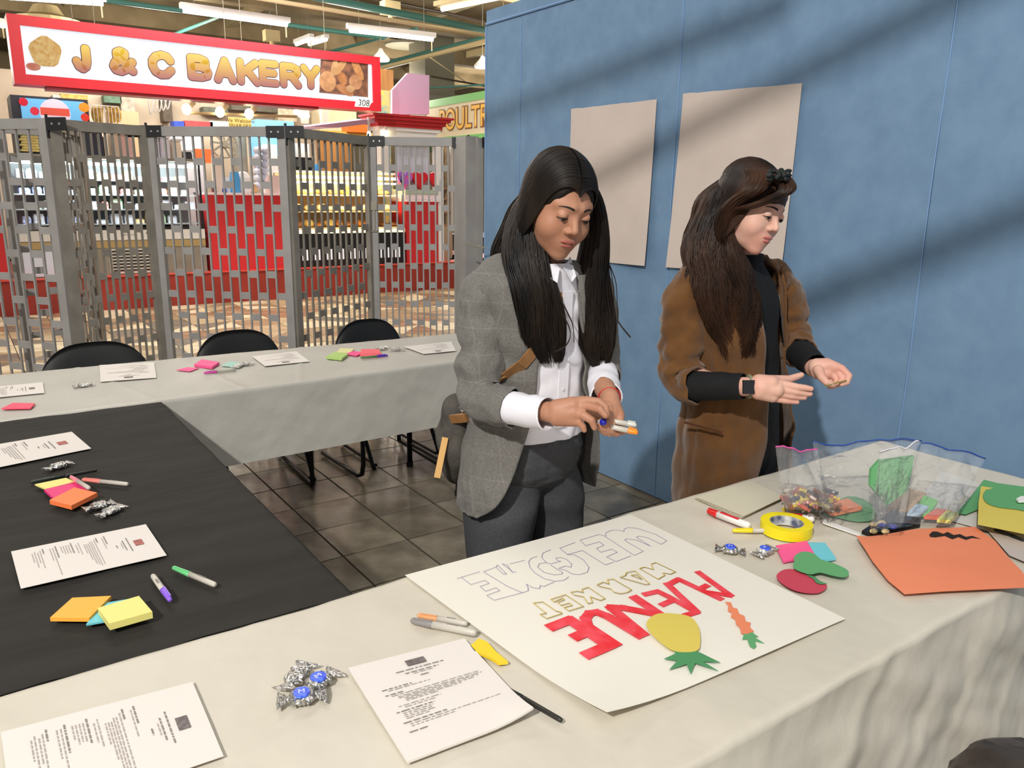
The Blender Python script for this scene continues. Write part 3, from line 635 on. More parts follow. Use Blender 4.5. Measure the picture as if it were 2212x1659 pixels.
# items on red counter
for k, (px_, w, h, c_, lb, nm) in enumerate(((457, 8, 14, (70, 20, 20), 'small dark jar at the left end of the red counter', 'jar'), (470, 14, 60, (224, 206, 190), 'pale coffee maker body behind the red counter', 'coffee_maker'), (490, 14, 26, (230, 225, 215), 'cream cup stack on the red counter', 'cup_stack'), (503, 14, 34, (80, 160, 220), 'blue and yellow box on the red counter', 'box'),
                          (525, 26, 36, (236, 236, 236), 'white rice cooker on the red counter', 'cooker'), (545, 22, 16, (206, 170, 120), 'bread loaf on the red counter', 'bread_loaf'), (584, 22, 30, (226, 200, 196), 'pink patterned bag at the right end of the red counter', 'bag'), (481, 9, 8, (70, 90, 210), 'bright blue carton on the red counter', 'carton'))):
    a = aty(px_, 415, yc+.25); s = 11.9/1701*1.2; m_ = mat('countertop_%s' % 'abcdefgh'[k], c_, .45)
    yy = yc+.12+.1*(k % 3)
    mb = roundbox(a[0], yy, 1.527, w*s, .12, h*s)
    if nm in ('cooker', 'bread_loaf', 'jar'): mb = MB().lathe((a[0], yy, 1.527), (0, 0, 1), [(0, w*s*.45), (h*s*.1, w*s*.5), (h*s*.7, w*s*.5), (h*s*.92, w*s*.35), (h*s, w*s*.1)], 16)
    tag(mb.build(nm, m_), lb, nm.replace('_', ' '))
# egg/bottle rack
T = thing('bottle_rack', 'wire rack of clear bottles behind the red counter', 'bottle rack', aty(563, 410, yc+.45))
for i in range(6):
    for j in range(2):
        a = aty(552+j*16, 400-i*15, yc+.45); MB().lathe(a-(0, .05, 0), (0, -1, 0), [(0, .055), (.1, .055), (.13, .03), (.16, .02)], 10).build('bottle', mat('clear_bottle', (206, 212, 230), .15), T, True)
# spot lamps with bulbs on a rail
a, b2 = aty(410, 244, YB-.2), aty(640, 252, YB-.2)
T = thing('lamp_rail', 'cream rail with clip spot bulbs hanging under the bakery sign', 'lamp rail', (a+b2)/2)
MB().tube([a, b2], .02, 6).build('rail', M_cream, T)
M_bulb = mat('bulb_glow', (255, 240, 200), .3, emit=(1, .86, .55), es=14)
for (px_, py_) in ((403, 236), (475, 242), (538, 246)):
    c = aty(px_, py_, YB-.25); MB().ell(c, (.06, .06, .07), 10).build('bulb', M_bulb, T, True)
    d = c+np.array([.1, .03, .1]); MB().bar(c+(.03, .01, .03), d, .06).build('socket', M_cream, T)
for (px_, py_) in ((386, 220), (431, 212), (515, 216), (599, 222)):
    c = aty(px_, py_, YB-.25); MB().tube([c, (c[0], c[1], 2.66)], .006, 4).build('chain', M_steel, T)
T = thing('lamp_cluster', 'bright cluster of warm bulbs left of the pink shelf', 'lamp', aty(648, 244, YB+.4))
for (px_, py_) in ((640, 242), (650, 248), (662, 250)): MB().ell(aty(px_, py_, YB+.4), (.05, .05, .04), 8).build('bulb', M_bulb, T, True)
T = thing('lamp_cluster', 'two warm bulbs hanging beside the white pillar', 'lamp', aty(797, 284, YB+.1))
for (px_, py_) in ((797, 290), (833, 288)):
    c = aty(px_, py_, YB+.1); MB().ell(c, (.035, .035, .045), 8).build('bulb', M_bulb, T, True); MB().tube([c+(0, 0, .04), c+(0, 0, .25)], .02, 6).build('socket', WHITE, T)
# pink shelf
pts = [aty(x, y, yv) for x, y, yv in ((668, 273, YB+.1), (830, 253, YB+.1), (838, 262, YB+.1), (730, 276, YB+.1))]
o = MB().add([*pts, *[p+np.array([-.1, .9, .02]) for p in pts]], [(0, 1, 2, 3), (7, 6, 5, 4), (0, 4, 5, 1), (3, 2, 6, 7), (1, 5, 6, 2), (0, 3, 7, 4)]).build('shelf', M_pink); tag(o, 'pink canopy shelf under the right end of the sign', 'shelf')
for k, px_ in enumerate((664, 706)):
    a = aty(px_, 262, YB+.25); h = .27
    o = MB().lathe((a[0], YB+.35, a[2]-.02+.0*k), (0, 0, 1), [(0, .055), (h, .085), (h+.01, .085)], 14).build('plastic_cup', mat('cup_clear', (226, 226, 216), .2, alpha=.45)); tag(o, 'clear plastic cup stack on the pink shelf, %s of the two' % ('left' if k == 0 else 'right'), 'cup')
# orange and green strips behind
wallbox('stall_banner', 690, 285, 830, 298, YK+1.0, .1, mat('mustard_board', (226, 176, 70), .6), 'mustard yellow board far behind the pink shelf', 'board')
wallbox('orange_tub', 752, 268, 800, 286, YK+.9, .3, mat('orange_plastic', (232, 120, 50), .5), 'orange tub far behind the pink shelf', 'tub')
wallbox('patterned_post', 820, 195, 842, 245, YK+.5, .2, mat('patterned_board', (226, 190, 90), .6, noise=(70, 150, 160), nscale=6), 'yellow and teal patterned post behind the sign', 'post', z0=CT+.001)
wallbox('upper_shelf', 822, 150, 850, 200, YK+.7, .2, M_wood, 'brown wooden shelf above the patterned post', 'shelf')
# ------------------------------------------------------------------ neighbouring stall sign
XS = 9.6
A, B2 = atx(925, 232, XS), atx(1110, 205, XS); C1, D1 = atx(925, 290, XS), atx(1110, 282, XS)
T = thing('stall_sign', 'green bordered cream sign reading POULTRY beside the blue wall', 'sign', (XS, (A[1]+B2[1])/2, C1[2]))
za, zb = (C1[2]+D1[2])/2-.05, (A[2]+B2[2])/2; ya_, yb_ = A[1]+.3, B2[1]-.6
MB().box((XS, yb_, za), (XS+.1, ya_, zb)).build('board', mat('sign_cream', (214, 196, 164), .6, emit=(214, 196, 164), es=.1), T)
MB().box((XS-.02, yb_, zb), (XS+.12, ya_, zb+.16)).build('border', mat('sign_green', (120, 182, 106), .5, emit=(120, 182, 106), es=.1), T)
MB().box((XS-.02, yb_, za-.14), (XS+.12, ya_, za)).build('border', mat('sign_green', (120, 182, 106), .5), T)
MB().box((XS-.01, yb_, za-.3), (XS+.12, ya_, za-.14)).build('base_band', mat('sign_base', (60, 84, 50), .6), T)
yl = atx(1010, 255, XS)
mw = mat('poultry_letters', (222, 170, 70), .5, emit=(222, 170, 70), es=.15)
hh = (zb-za)*.9
textmesh('lettering_shadow', 'POULTRY', hh, mat('poultry_outline', (130, 84, 50), .6), (XS-.012, yl[1]+.02, (za+zb)/2), (0, -1, 0), (0, 0, 1), T, bold=.035, sx=.9)
textmesh('lettering', 'POULTRY', hh, mw, (XS-.02, yl[1]+.02, (za+zb)/2), (0, -1, 0), (0, 0, 1), T, bold=.008, sx=.9)
# ================================================================== FOLDING GATE
GH = 1.925
def hp(px_, k):  # plan position under a point of the rail seen at px_
    r_ = ray(px_, 290); f = (k/1.0); p = CAM+r_*k; return np.array([p[0], p[1]])
V0 = hp(1012, 5.33); V1 = hp(796, 5.33); V2 = hp(618, 4.62); V3 = hp(318, 4.72); V4 = hp(106, 4.28); V5 = hp(-190, 4.5); V6 = hp(172, 4.95); V7 = hp(-10, 4.62)
GATE = thing('folding_gate', 'grey folding security gate of slim bars standing between the tables and the bakery', 'gate', (1.6, 4.8, 0))
nplates = [0]
def leaf(A, B, n, par, m=M_gate, sa=.05, sb=.05, rows=13, pitch=.133, cnt=True, w=.010):
    A = np.array([*A, 0.]); B = np.array([*B, 0.]); d = B-A; L = np.linalg.norm(d); d /= L; nn = np.array([-d[1], d[0], 0])
    up = np.array([0, 0, 1.])
    mb = MB(); mb.obox((A+B)/2+up*(GH-.028), (d, nn, up), (L/2, .016, .028)); mb.obox((A+B)/2+up*.06, (d, nn, up), (L/2, .014, .02))
    mb.obox(A+d*sa/2+up*(GH/2), (d, nn, up), (sa/2, .018, GH/2)); mb.obox(B-d*sb/2+up*(GH/2), (d, nn, up), (sb/2, .018, GH/2))
    fr = mb.build('gate_leaf', m, GATE)
    xs = [sa+(L-sa-sb)*(i+1)/(n+1) for i in range(n)]
    for x in xs:
        MB().obox(A+d*x+up*.97, (d, nn, up), (w/2, .006, .9)).build('bar', m, fr)
    low = MB(); ex = [sa]+xs+[L-sb]
    for r in range(rows):
        z = 1.725-r*pitch
        for i in range(n+1):
            if (i+r) % 2: continue
            c = A+d*((ex[i]+ex[i+1])/2)+up*z+nn*(-.001)
            if z < .42 or not cnt or nplates[0] > 285: low.obox(c, (d, nn, up), ((ex[i+1]-ex[i])/2, .004, .021))
            else:
                MB().obox(c, (d, nn, up), ((ex[i+1]-ex[i])/2, .004, .021)).build('link_plate', m, fr); nplates[0] += 1
    if low.V: low.build('link_plates', m, fr)['kind'] = 'stuff'
    return fr
l1 = leaf(V1, V0, 12, GATE); l2 = leaf(V2, V1, 11, GATE, M_gated, .05, .04); l3 = leaf(V3, V2, 12, GATE)
l4 = leaf(V4, V3, 10, GATE, M_gated, .06, .05); l5 = leaf(V5, V4, 9, GATE, M_gate, .05, .05, cnt=False)
l6 = leaf(V4+np.array([.02, .05]), V6, 4, GATE, M_gated, .05, .09, cnt=False); l7 = leaf(V7, V6, 5, GATE, M_gate, .05, .05, cnt=False)
# hinges, jamb
for k, v in enumerate((V0, V1, V2, V3, V4)):
    c = np.array([*v, GH-.03]); d = RX*1.0; d = d/np.linalg.norm(d); nn = np.cross(d, (0, 0, 1))
    for s in ((-1, 1) if k not in (0, 4) else ((-1,) if k == 0 else (1,))):
        e = c+d*(s*.058)+nn*.022
        h = MB().obox(e, (d, nn, (0, 0, 1)), (.052, .006, .034)).build('hinge', M_black, GATE)
        for t in (-.02, .02): MB().lathe(e+d*t+nn*.006, nn, [(0, .008), (.004, .006)], 8).build('bolt', M_screw, h)
    MB().tube([c+(0, 0, -.07)+nn*.01, c+(0, 0, .05)+nn*.01], .008, 6).build('hinge_pin', M_black, GATE)
for v, nm in ((V1, 'x'), (V0, 'y'), (V3, 'z')):
    c = np.array([*v, 1.47]); nn = np.array([-FW[0], -FW[1], 0]); s = -RX if nm != 'x' else RX
    c = c+s*.028+nn*.025
    b_ = MB().obox(c, (RX, nn, (0, 0, 1)), (.02, .004, .03)).obox(c+(0, 0, -.09), (RX, nn, (0, 0, 1)), (.006, .006, .08)).obox(c+(0, 0, -.17), (RX, nn, (0, 0, 1)), (.02, .006, .006)).build('drop_bolt', M_steel, GATE)
MB().box((V0[0]+.015, V0[1]-.1, 0), (XW-.02, V0[1]+.04, 1.93)).build('jamb_post', M_gate, GATE)
MB().box((V0[0]+.03, V0[1]-.14, 0), (XW+.05, V0[1]-.1, 1.92)).build('jamb_post', M_gate, GATE)
c = np.array([V0[0]+.06, V0[1]-.142, 1.14]); MB().lathe(c, (0, -1, 0), [(0, .018), (.01, .016)], 12).build('lock_cylinder', M_steel, GATE)
MB().box((c[0]-.015, c[1]-.004, 1.22), (c[0]+.015, c[1], 1.32)).build('lock_plate', mat('worn_plate', (110, 106, 84), .5), GATE)
MB().box((V0[0]+.02, V0[1]-.16, 1.86), (V0[0]+.12, V0[1]-.14, 1.925)).build('hinge', M_black, GATE)
pts = [P(1003+i*2.8, 524+6*math.sin(i/18*1.5)+i*.35, 5.05) for i in range(18)]
T = thing('chain', 'thin steel chain tying the gate to its post beside the blue wall', 'chain', pts[0])
for i, p in enumerate(pts[:-1]):
    d = pts[i+1]-p; MB().obox(p+d/2, (d, (0, 0, 1), np.cross(d, (0, 0, 1))), (.009, .006 if i % 2 else .002, .002 if i % 2 else .006)).build('chain_link', M_steel, T)
# ================================================================== TABLES
TZ = .745
M_cloth = mat('white_plastic_cloth', (208, 201, 186), .5, noise=(201, 194, 178), nscale=2.5, bump=.5, bscale=7, spec=.3)
M_cloth2 = mat('grey_white_plastic_cloth', (192, 188, 178), .5, noise=(184, 180, 170), nscale=3, bump=.5, bscale=8, spec=.3)
M_bcloth = mat('black_cloth', (50, 48, 44), .8, noise=(43, 41, 38), nscale=5, bump=.45, bscale=14, sheen=.0, spec=.25, stretch=(.6, 3, 1))
def cloth(corners, drops, nx, ny, amp, fold, m, name, seed=0, parent=None, rad=.011, cr=.0, flare=.12, creases=()):
    """corners: x0y0,x1y0,x1y1,x0y1 top corners; drops: left,right,front(y0),back(y1) overhangs"""
    c = [np.array([*q, TZ]) for q in corners]
    L = np.linalg.norm(c[1]-c[0]); D = np.linalg.norm(c[3]-c[0])
    def axis(len_, da, db, n):
        a = list(-np.linspace(da, 0, max(2, int(da/.011)))[:-1]) if da > 0 else []
        b = list(len_+np.linspace(0, db, max(2, int(db/.011)))[1:]) if db > 0 else []
        return np.array(a+list(np.linspace(0, len_, n))+b)
    us, vs = axis(L, drops[0], drops[1], nx), axis(D, drops[2], drops[3], ny)
    U, Vv = np.meshgrid(us, vs)
    uc, vc = np.clip(U, 0, L)/L, np.clip(Vv, 0, D)/D
    Pp = (c[0][None, None]*(1-uc)[..., None]+c[1]*uc[..., None])*(1-vc)[..., None]+(c[3]*(1-uc)[..., None]+c[2]*uc[..., None])*vc[..., None]
    su = np.where(U < 0, U, np.where(U > L, U-L, 0)); sv = np.where(Vv < 0, Vv, np.where(Vv > D, Vv-D, 0))
    ex, ey = (c[1]-c[0])/L, (c[3]-c[0])/D
    s = np.hypot(su, sv); dn = np.where(s > 1e-6, s, 1)
    dirx, diry = su/dn, sv/dn
    q = np.clip(s/rad, 0, math.pi/2); out = rad*np.sin(q)+np.clip(s-rad*math.pi/2, 0, None)*flare
    down = rad*(1-np.cos(q))+np.clip(s-rad*math.pi/2, 0, None)*math.sqrt(1-flare**2)
    nz = fbm(U*1.0, Vv*1.0, 0, 3.1, 4, seed+1)*amp*1.5
    ridg = -np.abs(fbm(U*1.3+Vv*.5, Vv*1.8-U*.6, 0, 2.6, 3, seed+2))*amp*2.2
    for (cx_, cy_, an, wd, am) in creases:
        tt = (U-cx_)*math.cos(an)+(Vv-cy_)*math.sin(an); nz = nz+am*np.exp(-(tt/wd)**2)
    fo = fold*(fbm(U*1.2+Vv*.8, Vv*1.6+U*.5, 0, 5.5, 3, seed+4)*1.7+np.abs(fbm(U*.8-Vv, Vv+U*.3, 0, 3.5, 3, seed+9))*2.6-.3)*np.clip(s/.1, 0, 1)
    fo = fo*.62-fold*.75*np.abs(fbm((U-Vv)*5.5, (U+Vv)*1.1, 0, 1., 3, seed+13))*np.clip(s/.03, 0, 1)-fold*.22*np.abs(fbm((U-Vv)*13, (U+Vv)*3., 0, 1., 2, seed+17))*np.clip(s/.03, 0, 1)
    cz = amp*1.2*np.abs(fbm((U-Vv)*6, (U+Vv)*2., 0, 1., 3, seed+21))+amp*.5*np.abs(fbm((U-Vv*.6)*13, (U*.6+Vv)*5, 0, 1., 2, seed+23))
    hz = np.where(s > 1e-6, 0, 1)*(nz+ridg-cz)
    X = Pp+(dirx*(out+fo))[..., None]*ex+(diry*(out+fo))[..., None]*ey
    X[..., 2] += -down+hz-.0
    ny_, nx_ = U.shape
    idx = np.arange(ny_*nx_).reshape(ny_, nx_)
    F = np.stack([idx[:-1, :-1], idx[:-1, 1:], idx[1:, 1:], idx[1:, :-1]], -1).reshape(-1, 4)
    mb = MB(); mb.V = [tuple(v) for v in X.reshape(-1, 3)]; mb.F = [tuple(f) for f in F]; mb.mi = [0]*len(F)
    return mb.build(name, m, parent, True)
def table(label, corners, legs, z=TZ-.006):
    cc = np.mean(corners, 0); t = thing('folding_table', label, 'table', (cc[0], cc[1], 0))
    c2 = [cc+(np.array(q)-cc)*.992 for q in corners]
    MB().prism([tuple(q) for q in c2], z-.045, z-.004).build('tabletop', mat('table_top_grey', (160, 158, 152), .6), t)
    for (x, ya, yb) in legs:
        for y in (ya, yb):
            MB().tube([(x, y+.05*(1 if y == ya else -1), z-.05), (x, y+.05*(1 if y == ya else -1), z-.12), (x, y, z-.2), (x, y, .01)], .016, 8).build('leg', M_chairm, t, True)
            MB().lathe((x, y, 0), (0, 0, 1), [(0, .02), (.03, .02)], 10).build('leg_cap', M_black, t.children[-1])
        MB().tube([(x, ya, .14), (x, yb, .14)], .01, 6).build('crossbar', M_chairm, t)
    return t
near = [(-1.3, .672), (2.56, .672), (2.56, 1.408), (-1.3, 1.412)]
table('near folding table hidden under the large white cloth', near, [(-1.0, .75, 1.33), (.5, .75, 1.33), (.85, .75, 1.33), (2.3, .75, 1.33)])
blk = [(-1.9, 1.418), (.585, 1.418), (.585, 3.27), (-1.9, 3.27)]
def rc(a, r=.05):  # rounded right corners
    return a
table('folding table under the black cloth', blk, [(-1.2, 1.6, 3.1), (.3, 1.6, 3.1)])
far = [(-.7, 3.262), (2.40, 3.345), (2.40, 4.01), (-.7, 4.17)]
table('far folding table under a grey white cloth in front of the gate', far, [(-.4, 3.4, 4.0), (.5, 3.4, 4.0), (2.03, 3.38, 3.93)])
o = cloth(near, (.05, .3, .45, .05), 400, 80, .0024, .016, M_cloth, 'tablecloth', 1, flare=.14, creases=((1.5, .3, .6, .03, .003), (2.9, .4, 1.2, .02, .003), (1.1, .2, 1.9, .02, .003)))
tag(o, 'large white plastic tablecloth with creased front drape on the near table', 'tablecloth')
o = cloth(blk, (.05, .3, .0, .02), 120, 90, .0036, .01, M_bcloth, 'tablecloth', 5, flare=.02, creases=tuple((0, y, 1.53+.05*math.sin(y*7), .012, .0028) for y in (.3, .52, .8, 1.0, 1.28, 1.45, 1.62)))
tag(o, 'black fabric tablecloth with fine wrinkles on the left table', 'tablecloth')
o = cloth(far, (.05, .05, .335, .02), 260, 60, .0018, .005, M_cloth2, 'tablecloth', 9, flare=.0, creases=((1.6, .3, .1, .012, .003), (2.0, .4, -.3, .01, .003), (1.2, .4, .2, .01, .003)))
tag(o, 'grey white plastic tablecloth hanging low over the far table', 'tablecloth')
# ------------------------------------------------------------------ chairs
def chair(x, y, label, Wd=.235):
    t = thing('folding_chair', label, 'chair', (x, y, 0), 'black folding chairs at the far table')
    # back shell facing -y (towards table)
    n = 30; V = []; F = []; H0, H1 = .56, .79
    for s in (0, 1):
        for i in range(9):
            v = i/8; hw = Wd
            for j in range(n+1):
                u = math.sin((j/n-.5)*math.pi); zz = H0+(H1-H0)*v*max(.02, 1-abs(u)**2.9)**.55
                yy = .20+.05*v+.03*(1-u*u)+(.012 if s else -.012)*(1-.6*max(abs(u)**6, v**6))
                V.append((x+u*hw, y+yy, zz))
    N = 9*(n+1)
    for i in range(8):
        for j in range(n):
            a = i*(n+1)+j; F += [(a, a+1, a+n+2, a+n+1), (N+a, N+a+n+1, N+a+n+2, N+a+1)]
    rim = [i*(n+1) for i in range(9)]+[8*(n+1)+j for j in range(1, n+1)]+[i*(n+1)+n for i in range(7, -1, -1)]+[j for j in range(n-1, 0, -1)]
    for a, b in zip(rim, rim[1:]+rim[:1]): F.append((a, N+a, N+b, b) if True else ())
    MB().add(V, F).build('backrest', M_chair, t, True)
    mb = MB(); mb.prism([(x-.2, y+.16), (x-.17, y-.22), (x+.17, y-.22), (x+.2, y+.16)], .43, .455); mb.build('seat', M_chair, t)
    for sx in (-1, 1):
        MB().tube([(x+sx*.2, y+.21, .62), (x+sx*.22, y+.12, .5), (x+sx*.22, y-.08, .25), (x+sx*.22, y-.24, .02), (x+sx*.22, y-.26, .01)], .0125, 8).build('leg', M_chairm, t, True)
        MB().tube([(x+sx*.2, y-.12, .43), (x+sx*.2, y+.1, .2), (x+sx*.2, y+.26, .012)], .0125, 8).build('leg', M_chairm, t, True)
        MB().tube([(x+sx*.2, y-.24, .02), (x+sx*.2, y+.26, .02)], .01, 6).build('floor_runner', M_chairm, t)
    MB().tube([(x-.2, y+.24, .08), (x+.2, y+.24, .08)], .009, 6).build('crossbar', M_chairm, t)
    return t
for (pl, pr_, py_, wd_, lb) in ((84, 329, 745, .268, 'black folding chair back, left of the three behind the far table'), (406, 610, 712, .25, 'black folding chair back, middle of the three behind the far table'), (708, 879, 690, .235, 'black folding chair back, right of the three behind the far table')):
    a, b = at(pl, py_+30, .76), at(pr_, py_+30, .76); c = at((pl+pr_)/2, py_, .79)
    chair((c[0]), 4.24, lb, wd_)
# loose leg shapes seen below the cloth
def legset(nm, label, pts, r=.0125, m=M_chairm):
    T = thing(nm, label, 'chair legs', at(*pts[0][:2], 0))
T = thing('folding_chair', 'sideways black folding chair under the far table, only its tube legs showing', 'chair', (1.42, 3.95, 0))
a, b, c = at(613, 989, .02), at(675, 1046, .012), at(669, 960, .2)
MB().tube([a, b], .012, 8).build('floor_runner', M_chairm, T); MB().tube([b, (b[0], b[1], .43)], .013, 8).build('leg', M_chairm, T)
a2, b2 = at(697, 978, .02), at(772, 1026, .02)
MB().tube([a2, a2+(b2-a2)*.93, b2+np.array([.0, -.01, .0]), (b2[0]+.015, b2[1]-.03, .03), (b2[0]+.02, b2[1]-.04, .09), (b2[0]+.02, b2[1]-.04, .43)], .013, 8).build('leg', M_chairm, T, True)
T = thing('folding_chair', 'black tube chair frame at the far table, half hidden by the woman in the blazer', 'chair', at(980, 1024, 0))
a, b = at(862, 952, .05), at(992, 1030, .05)
MB().tube([a, b], .011, 8).build('floor_runner', M_chairm, T); c_ = at(991, 1076, 0); MB().tube([c_, c_+(0, 0, .45)], .016, 8).build('leg', M_chairm, T)
MB().tube([a, a+(0, 0, .42)], .013, 8).build('leg', M_chairm, T)
# ================================================================== PAPERS AND STATIONERY
M_paper = mat('white_paper', (224, 217, 209), .7, bump=.03, bscale=12)
M_ink = mat('printed_ink', (176, 168, 162), .8); M_inkd = mat('bold_ink', (138, 130, 126), .8)
def sheet_pts(q, z, n=8, curl=0., lift=()):
    q = [np.array([p[0], p[1], z]) for p in q]; out = []
    for i in range(n+1):
        for j in range(n+1):
            u, v = j/n, i/n; p = (q[0]*(1-u)+q[1]*u)*(1-v)+(q[3]*(1-u)+q[2]*u)*v
            for (cu, cv, a, r_) in lift:
                d = math.hypot(u-cu, v-cv); p = p+np.array([0, 0, a*max(0, 1-d/r_)**2])
            out.append(p)
    return out
def sheet(name, px4, label, cat, m, z=TZ+.004, th=.0008, lift=(), group=None, parent=None, n=8, hz=None):
    q = [at(*p, (hz or z)) for p in px4]; pts = sheet_pts(q, z, n, 0, lift); N = len(pts); F = []
    for i in range(n):
        for j in range(n):
            a = i*(n+1)+j; F += [(N+a, N+a+n+1, N+a+n+2, N+a+1)[::-1], (a, a+n+1, a+n+2, a+1)]
    rim = [j for j in range(n)]+[i*(n+1)+n for i in range(n)]+[n*(n+1)+j for j in range(n, 0, -1)]+[i*(n+1) for i in range(n, 0, -1)]
    V = pts+[p+np.array([0, 0, th]) for p in pts]
    for a, b in zip(rim, rim[1:]+rim[:1]):
        F.append((len(V), len(V)+1, len(V)+2, len(V)+3)); V += [V[a], V[N+a], V[N+b], V[b]]
    o = MB().add(V, F).build(name, m, parent, True)
    if label: tag(o, label, cat, group)
    return o, q
def printed(o, q, z, lines, logo=None, mi=M_ink, seed=1, lc=(130, 120, 118)):
    """lines: (v, u0, u1, bold) in page fractions, drawn as word dashes lying on the page"""
    r_ = random.Random(seed); pg = lambda u, v: (q[0]*(1-u)+q[1]*u)*(1-v)+(q[3]*(1-u)+q[2]*u)*v
    a, b = MB(), MB()
    for (v, u0, u1, bold) in lines:
        u = u0
        while u < u1:
            w = min(r_.uniform(.02, .07), u1-u); h = .0085 if bold else .006
            pp = [pg(u, v), pg(u+w, v), pg(u+w, v+h), pg(u, v+h)]
            (b if bold else a).add([(p[0], p[1], z) for p in pp], [(3, 2, 1, 0)]); u += w+.012
    if a.V: a.build('printed_text', mi, o)['kind'] = 'stuff'
    if b.V: b.build('printed_heading', M_inkd, o)['kind'] = 'stuff'
    if logo:
        u0, v0, u1, v1 = logo; pp = [pg(u0, v0), pg(u1, v0), pg(u1, v1), pg(u0, v1)]
        MB().add([(p[0], p[1], z) for p in pp], [(3, 2, 1, 0)]).build('printed_logo', mat('logo_ink_%d' % lc[0], lc, .8, noise=tuple(int(c*.75) for c in lc), nscale=120), o)
AG = [(.20, .30, .70, 1), (.235, .36, .64, 1), (.255, .42, .58, 0), (.29, .46, .54, 1), (.345, .12, .36, 1), (.365, .16, .5, 0), (.405, .12, .26, 1), (.425, .16, .88, 0), (.445, .2, .9, 0), (.46, .2, .86, 0), (.475, .24, .82, 0), (.49, .24, .7, 0), (.505, .24, .5, 0), (.54, .16, .5, 0), (.56, .2, .44, 0),
      (.59, .12, .42, 1), (.612, .16, .4, 0), (.63, .16, .38, 0), (.648, .16, .4, 0), (.666, .16, .34, 0), (.70, .12, .46, 1), (.722, .16, .9, 0), (.742, .16, .5, 0), (.79, .12, .26, 1), (.812, .16, .66, 0), (.83, .2, .5, 0), (.85, .16, .6, 0), (.868, .2, .45, 0)]
LG = (.42, .10, .58, .165)
o, q = sheet('agenda', ((752, 1447), (1003, 1383), (1152, 1547), (880, 1650)), 'printed agenda stack beside the black pen, nearest the poster on the near table', 'paper', M_paper, TZ+.008, .004, ((1, 1, .012, .4),), n=10)
printed(o, q, TZ+.0145, AG[:24], LG, seed=2)
o, q = sheet('agenda', ((416, 1474), (483, 1634), (30, 1790), (2, 1583)), 'printed agenda at the bottom left corner of the near table', 'paper', M_paper, TZ+.006, .0012)
printed(o, q, TZ+.0085, AG, LG, seed=3)
o, q = sheet('agenda', ((315, 1133), (360, 1200), (45, 1272), (24, 1192)), 'printed agenda with red logo in the middle of the black table', 'paper', M_paper, TZ+.006, .001)
printed(o, q, TZ+.0082, AG, LG, seed=4, lc=(196, 120, 112))
o, q = sheet('agenda', ((155, 933), (197, 969), (-150, 1040), (-180, 990)), 'printed agenda at the far end of the black table', 'paper', M_paper, TZ+.006, .001)
printed(o, q, TZ+.0082, AG, LG, seed=5, lc=(196, 120, 112))
o, q = sheet('agenda', ((92, 826), (96, 849), (-100, 868), (-105, 845)), 'printed agenda at the left end of the far table', 'paper', M_paper, TZ+.005, .001)
printed(o, q, TZ+.0072, AG, LG, seed=6, lc=(150, 130, 128))
for (p4, lb, sd) in ((((338, 816), (217, 825), (215, 789), (333, 783)), 'upside down agenda in front of the left chair on the far table', 7), (((669, 781), (572, 791), (544, 770), (640, 759)), 'upside down agenda in front of the middle chair on the far table', 8), (((985, 758), (915, 765), (872, 749), (975, 738)), 'upside down agenda in front of the right chair on the far table', 9)):
    o, q = sheet('agenda', p4, lb, 'paper', M_paper, TZ+.005, .001)
    printed(o, q, TZ+.0072, AG, LG, seed=sd, mi=mat('faint_ink', (180, 174, 168), .8))
PCOL = {'yellow': (232, 222, 130), 'pink': (226, 52, 120), 'orange': (250, 128, 70), 'amber': (250, 176, 66), 'blue': (112, 196, 208), 'hot pink': (246, 92, 148), 'lime': (176, 206, 120), 'coral': (248, 110, 120), 'teal': (164, 206, 192), 'pale yellow': (226, 222, 160), 'rose': (238, 84, 112)}
def pad(px4, th, c, label, z=TZ+.004, side=None):
    q = [at(*p, z+th) for p in px4]
    mb = MB(); mb.prism([(p[0], p[1]) for p in q][::-1], z, z+th)
    return tag(mb.build('sticky_note_pad', mat('note_%s' % c.replace(' ', '_'), PCOL[c], .6)), label, 'sticky notes')
pad(((108, 1334), (156, 1291), (240, 1287), (192, 1335)), .008, 'amber', 'amber sticky note pad at the near edge of the black table')
pad(((186, 1348), (222, 1303), (300, 1290), (262, 1335)), .004, 'blue', 'light blue sticky note pad under the yellow one on the black table', TZ+.003)
pad(((211, 1313), (300, 1287), (329, 1321), (236, 1347)), .014, 'yellow', 'thick pale yellow sticky note pad nearest the near edge of the black table', TZ+.009)
pad(((75, 1046), (142, 1032), (166, 1042), (98, 1056)), .004, 'yellow', 'yellow sticky notes under the black pen on the black table', TZ+.008)
pad(((95, 1057), (165, 1040), (196, 1056), (116, 1076)), .008, 'pink', 'magenta sticky note pad between the yellow and orange ones on the black table')
pad(((107, 1080), (160, 1053), (210, 1064), (154, 1092)), .012, 'orange', 'orange sticky note pad beside the foil sweets on the black table', TZ+.009)
pad(((3, 882), (28, 870), (76, 871), (66, 881)), .005, 'rose', 'rose sticky notes at the left end of the far table')
pad(((381, 799), (405, 793), (430, 795), (410, 802)), .002, 'hot pink', 'single pink sticky note left of the thick pink pad on the far table')
pad(((419, 787), (436, 776), (474, 782), (458, 792)), .012, 'hot pink', 'thick pink sticky note pad on the far table, between the left and middle chairs')
pad(((478, 790), (496, 780), (528, 784), (510, 793)), .002, 'teal', 'pale teal sticky note beside the foil sweets on the far table')
pad(((727, 760), (735, 752), (765, 753), (757, 762)), .004, 'pale yellow', 'pale yellow sticky note at the back of the far table pile')
pad(((704, 770), (723, 760), (752, 764), (738, 774)), .012, 'lime', 'lime green edged sticky note pad on the far table')
pad(((745, 764), (764, 758), (786, 761), (770, 768)), .005, 'hot pink', 'flat pink sticky notes between the lime and coral pads')
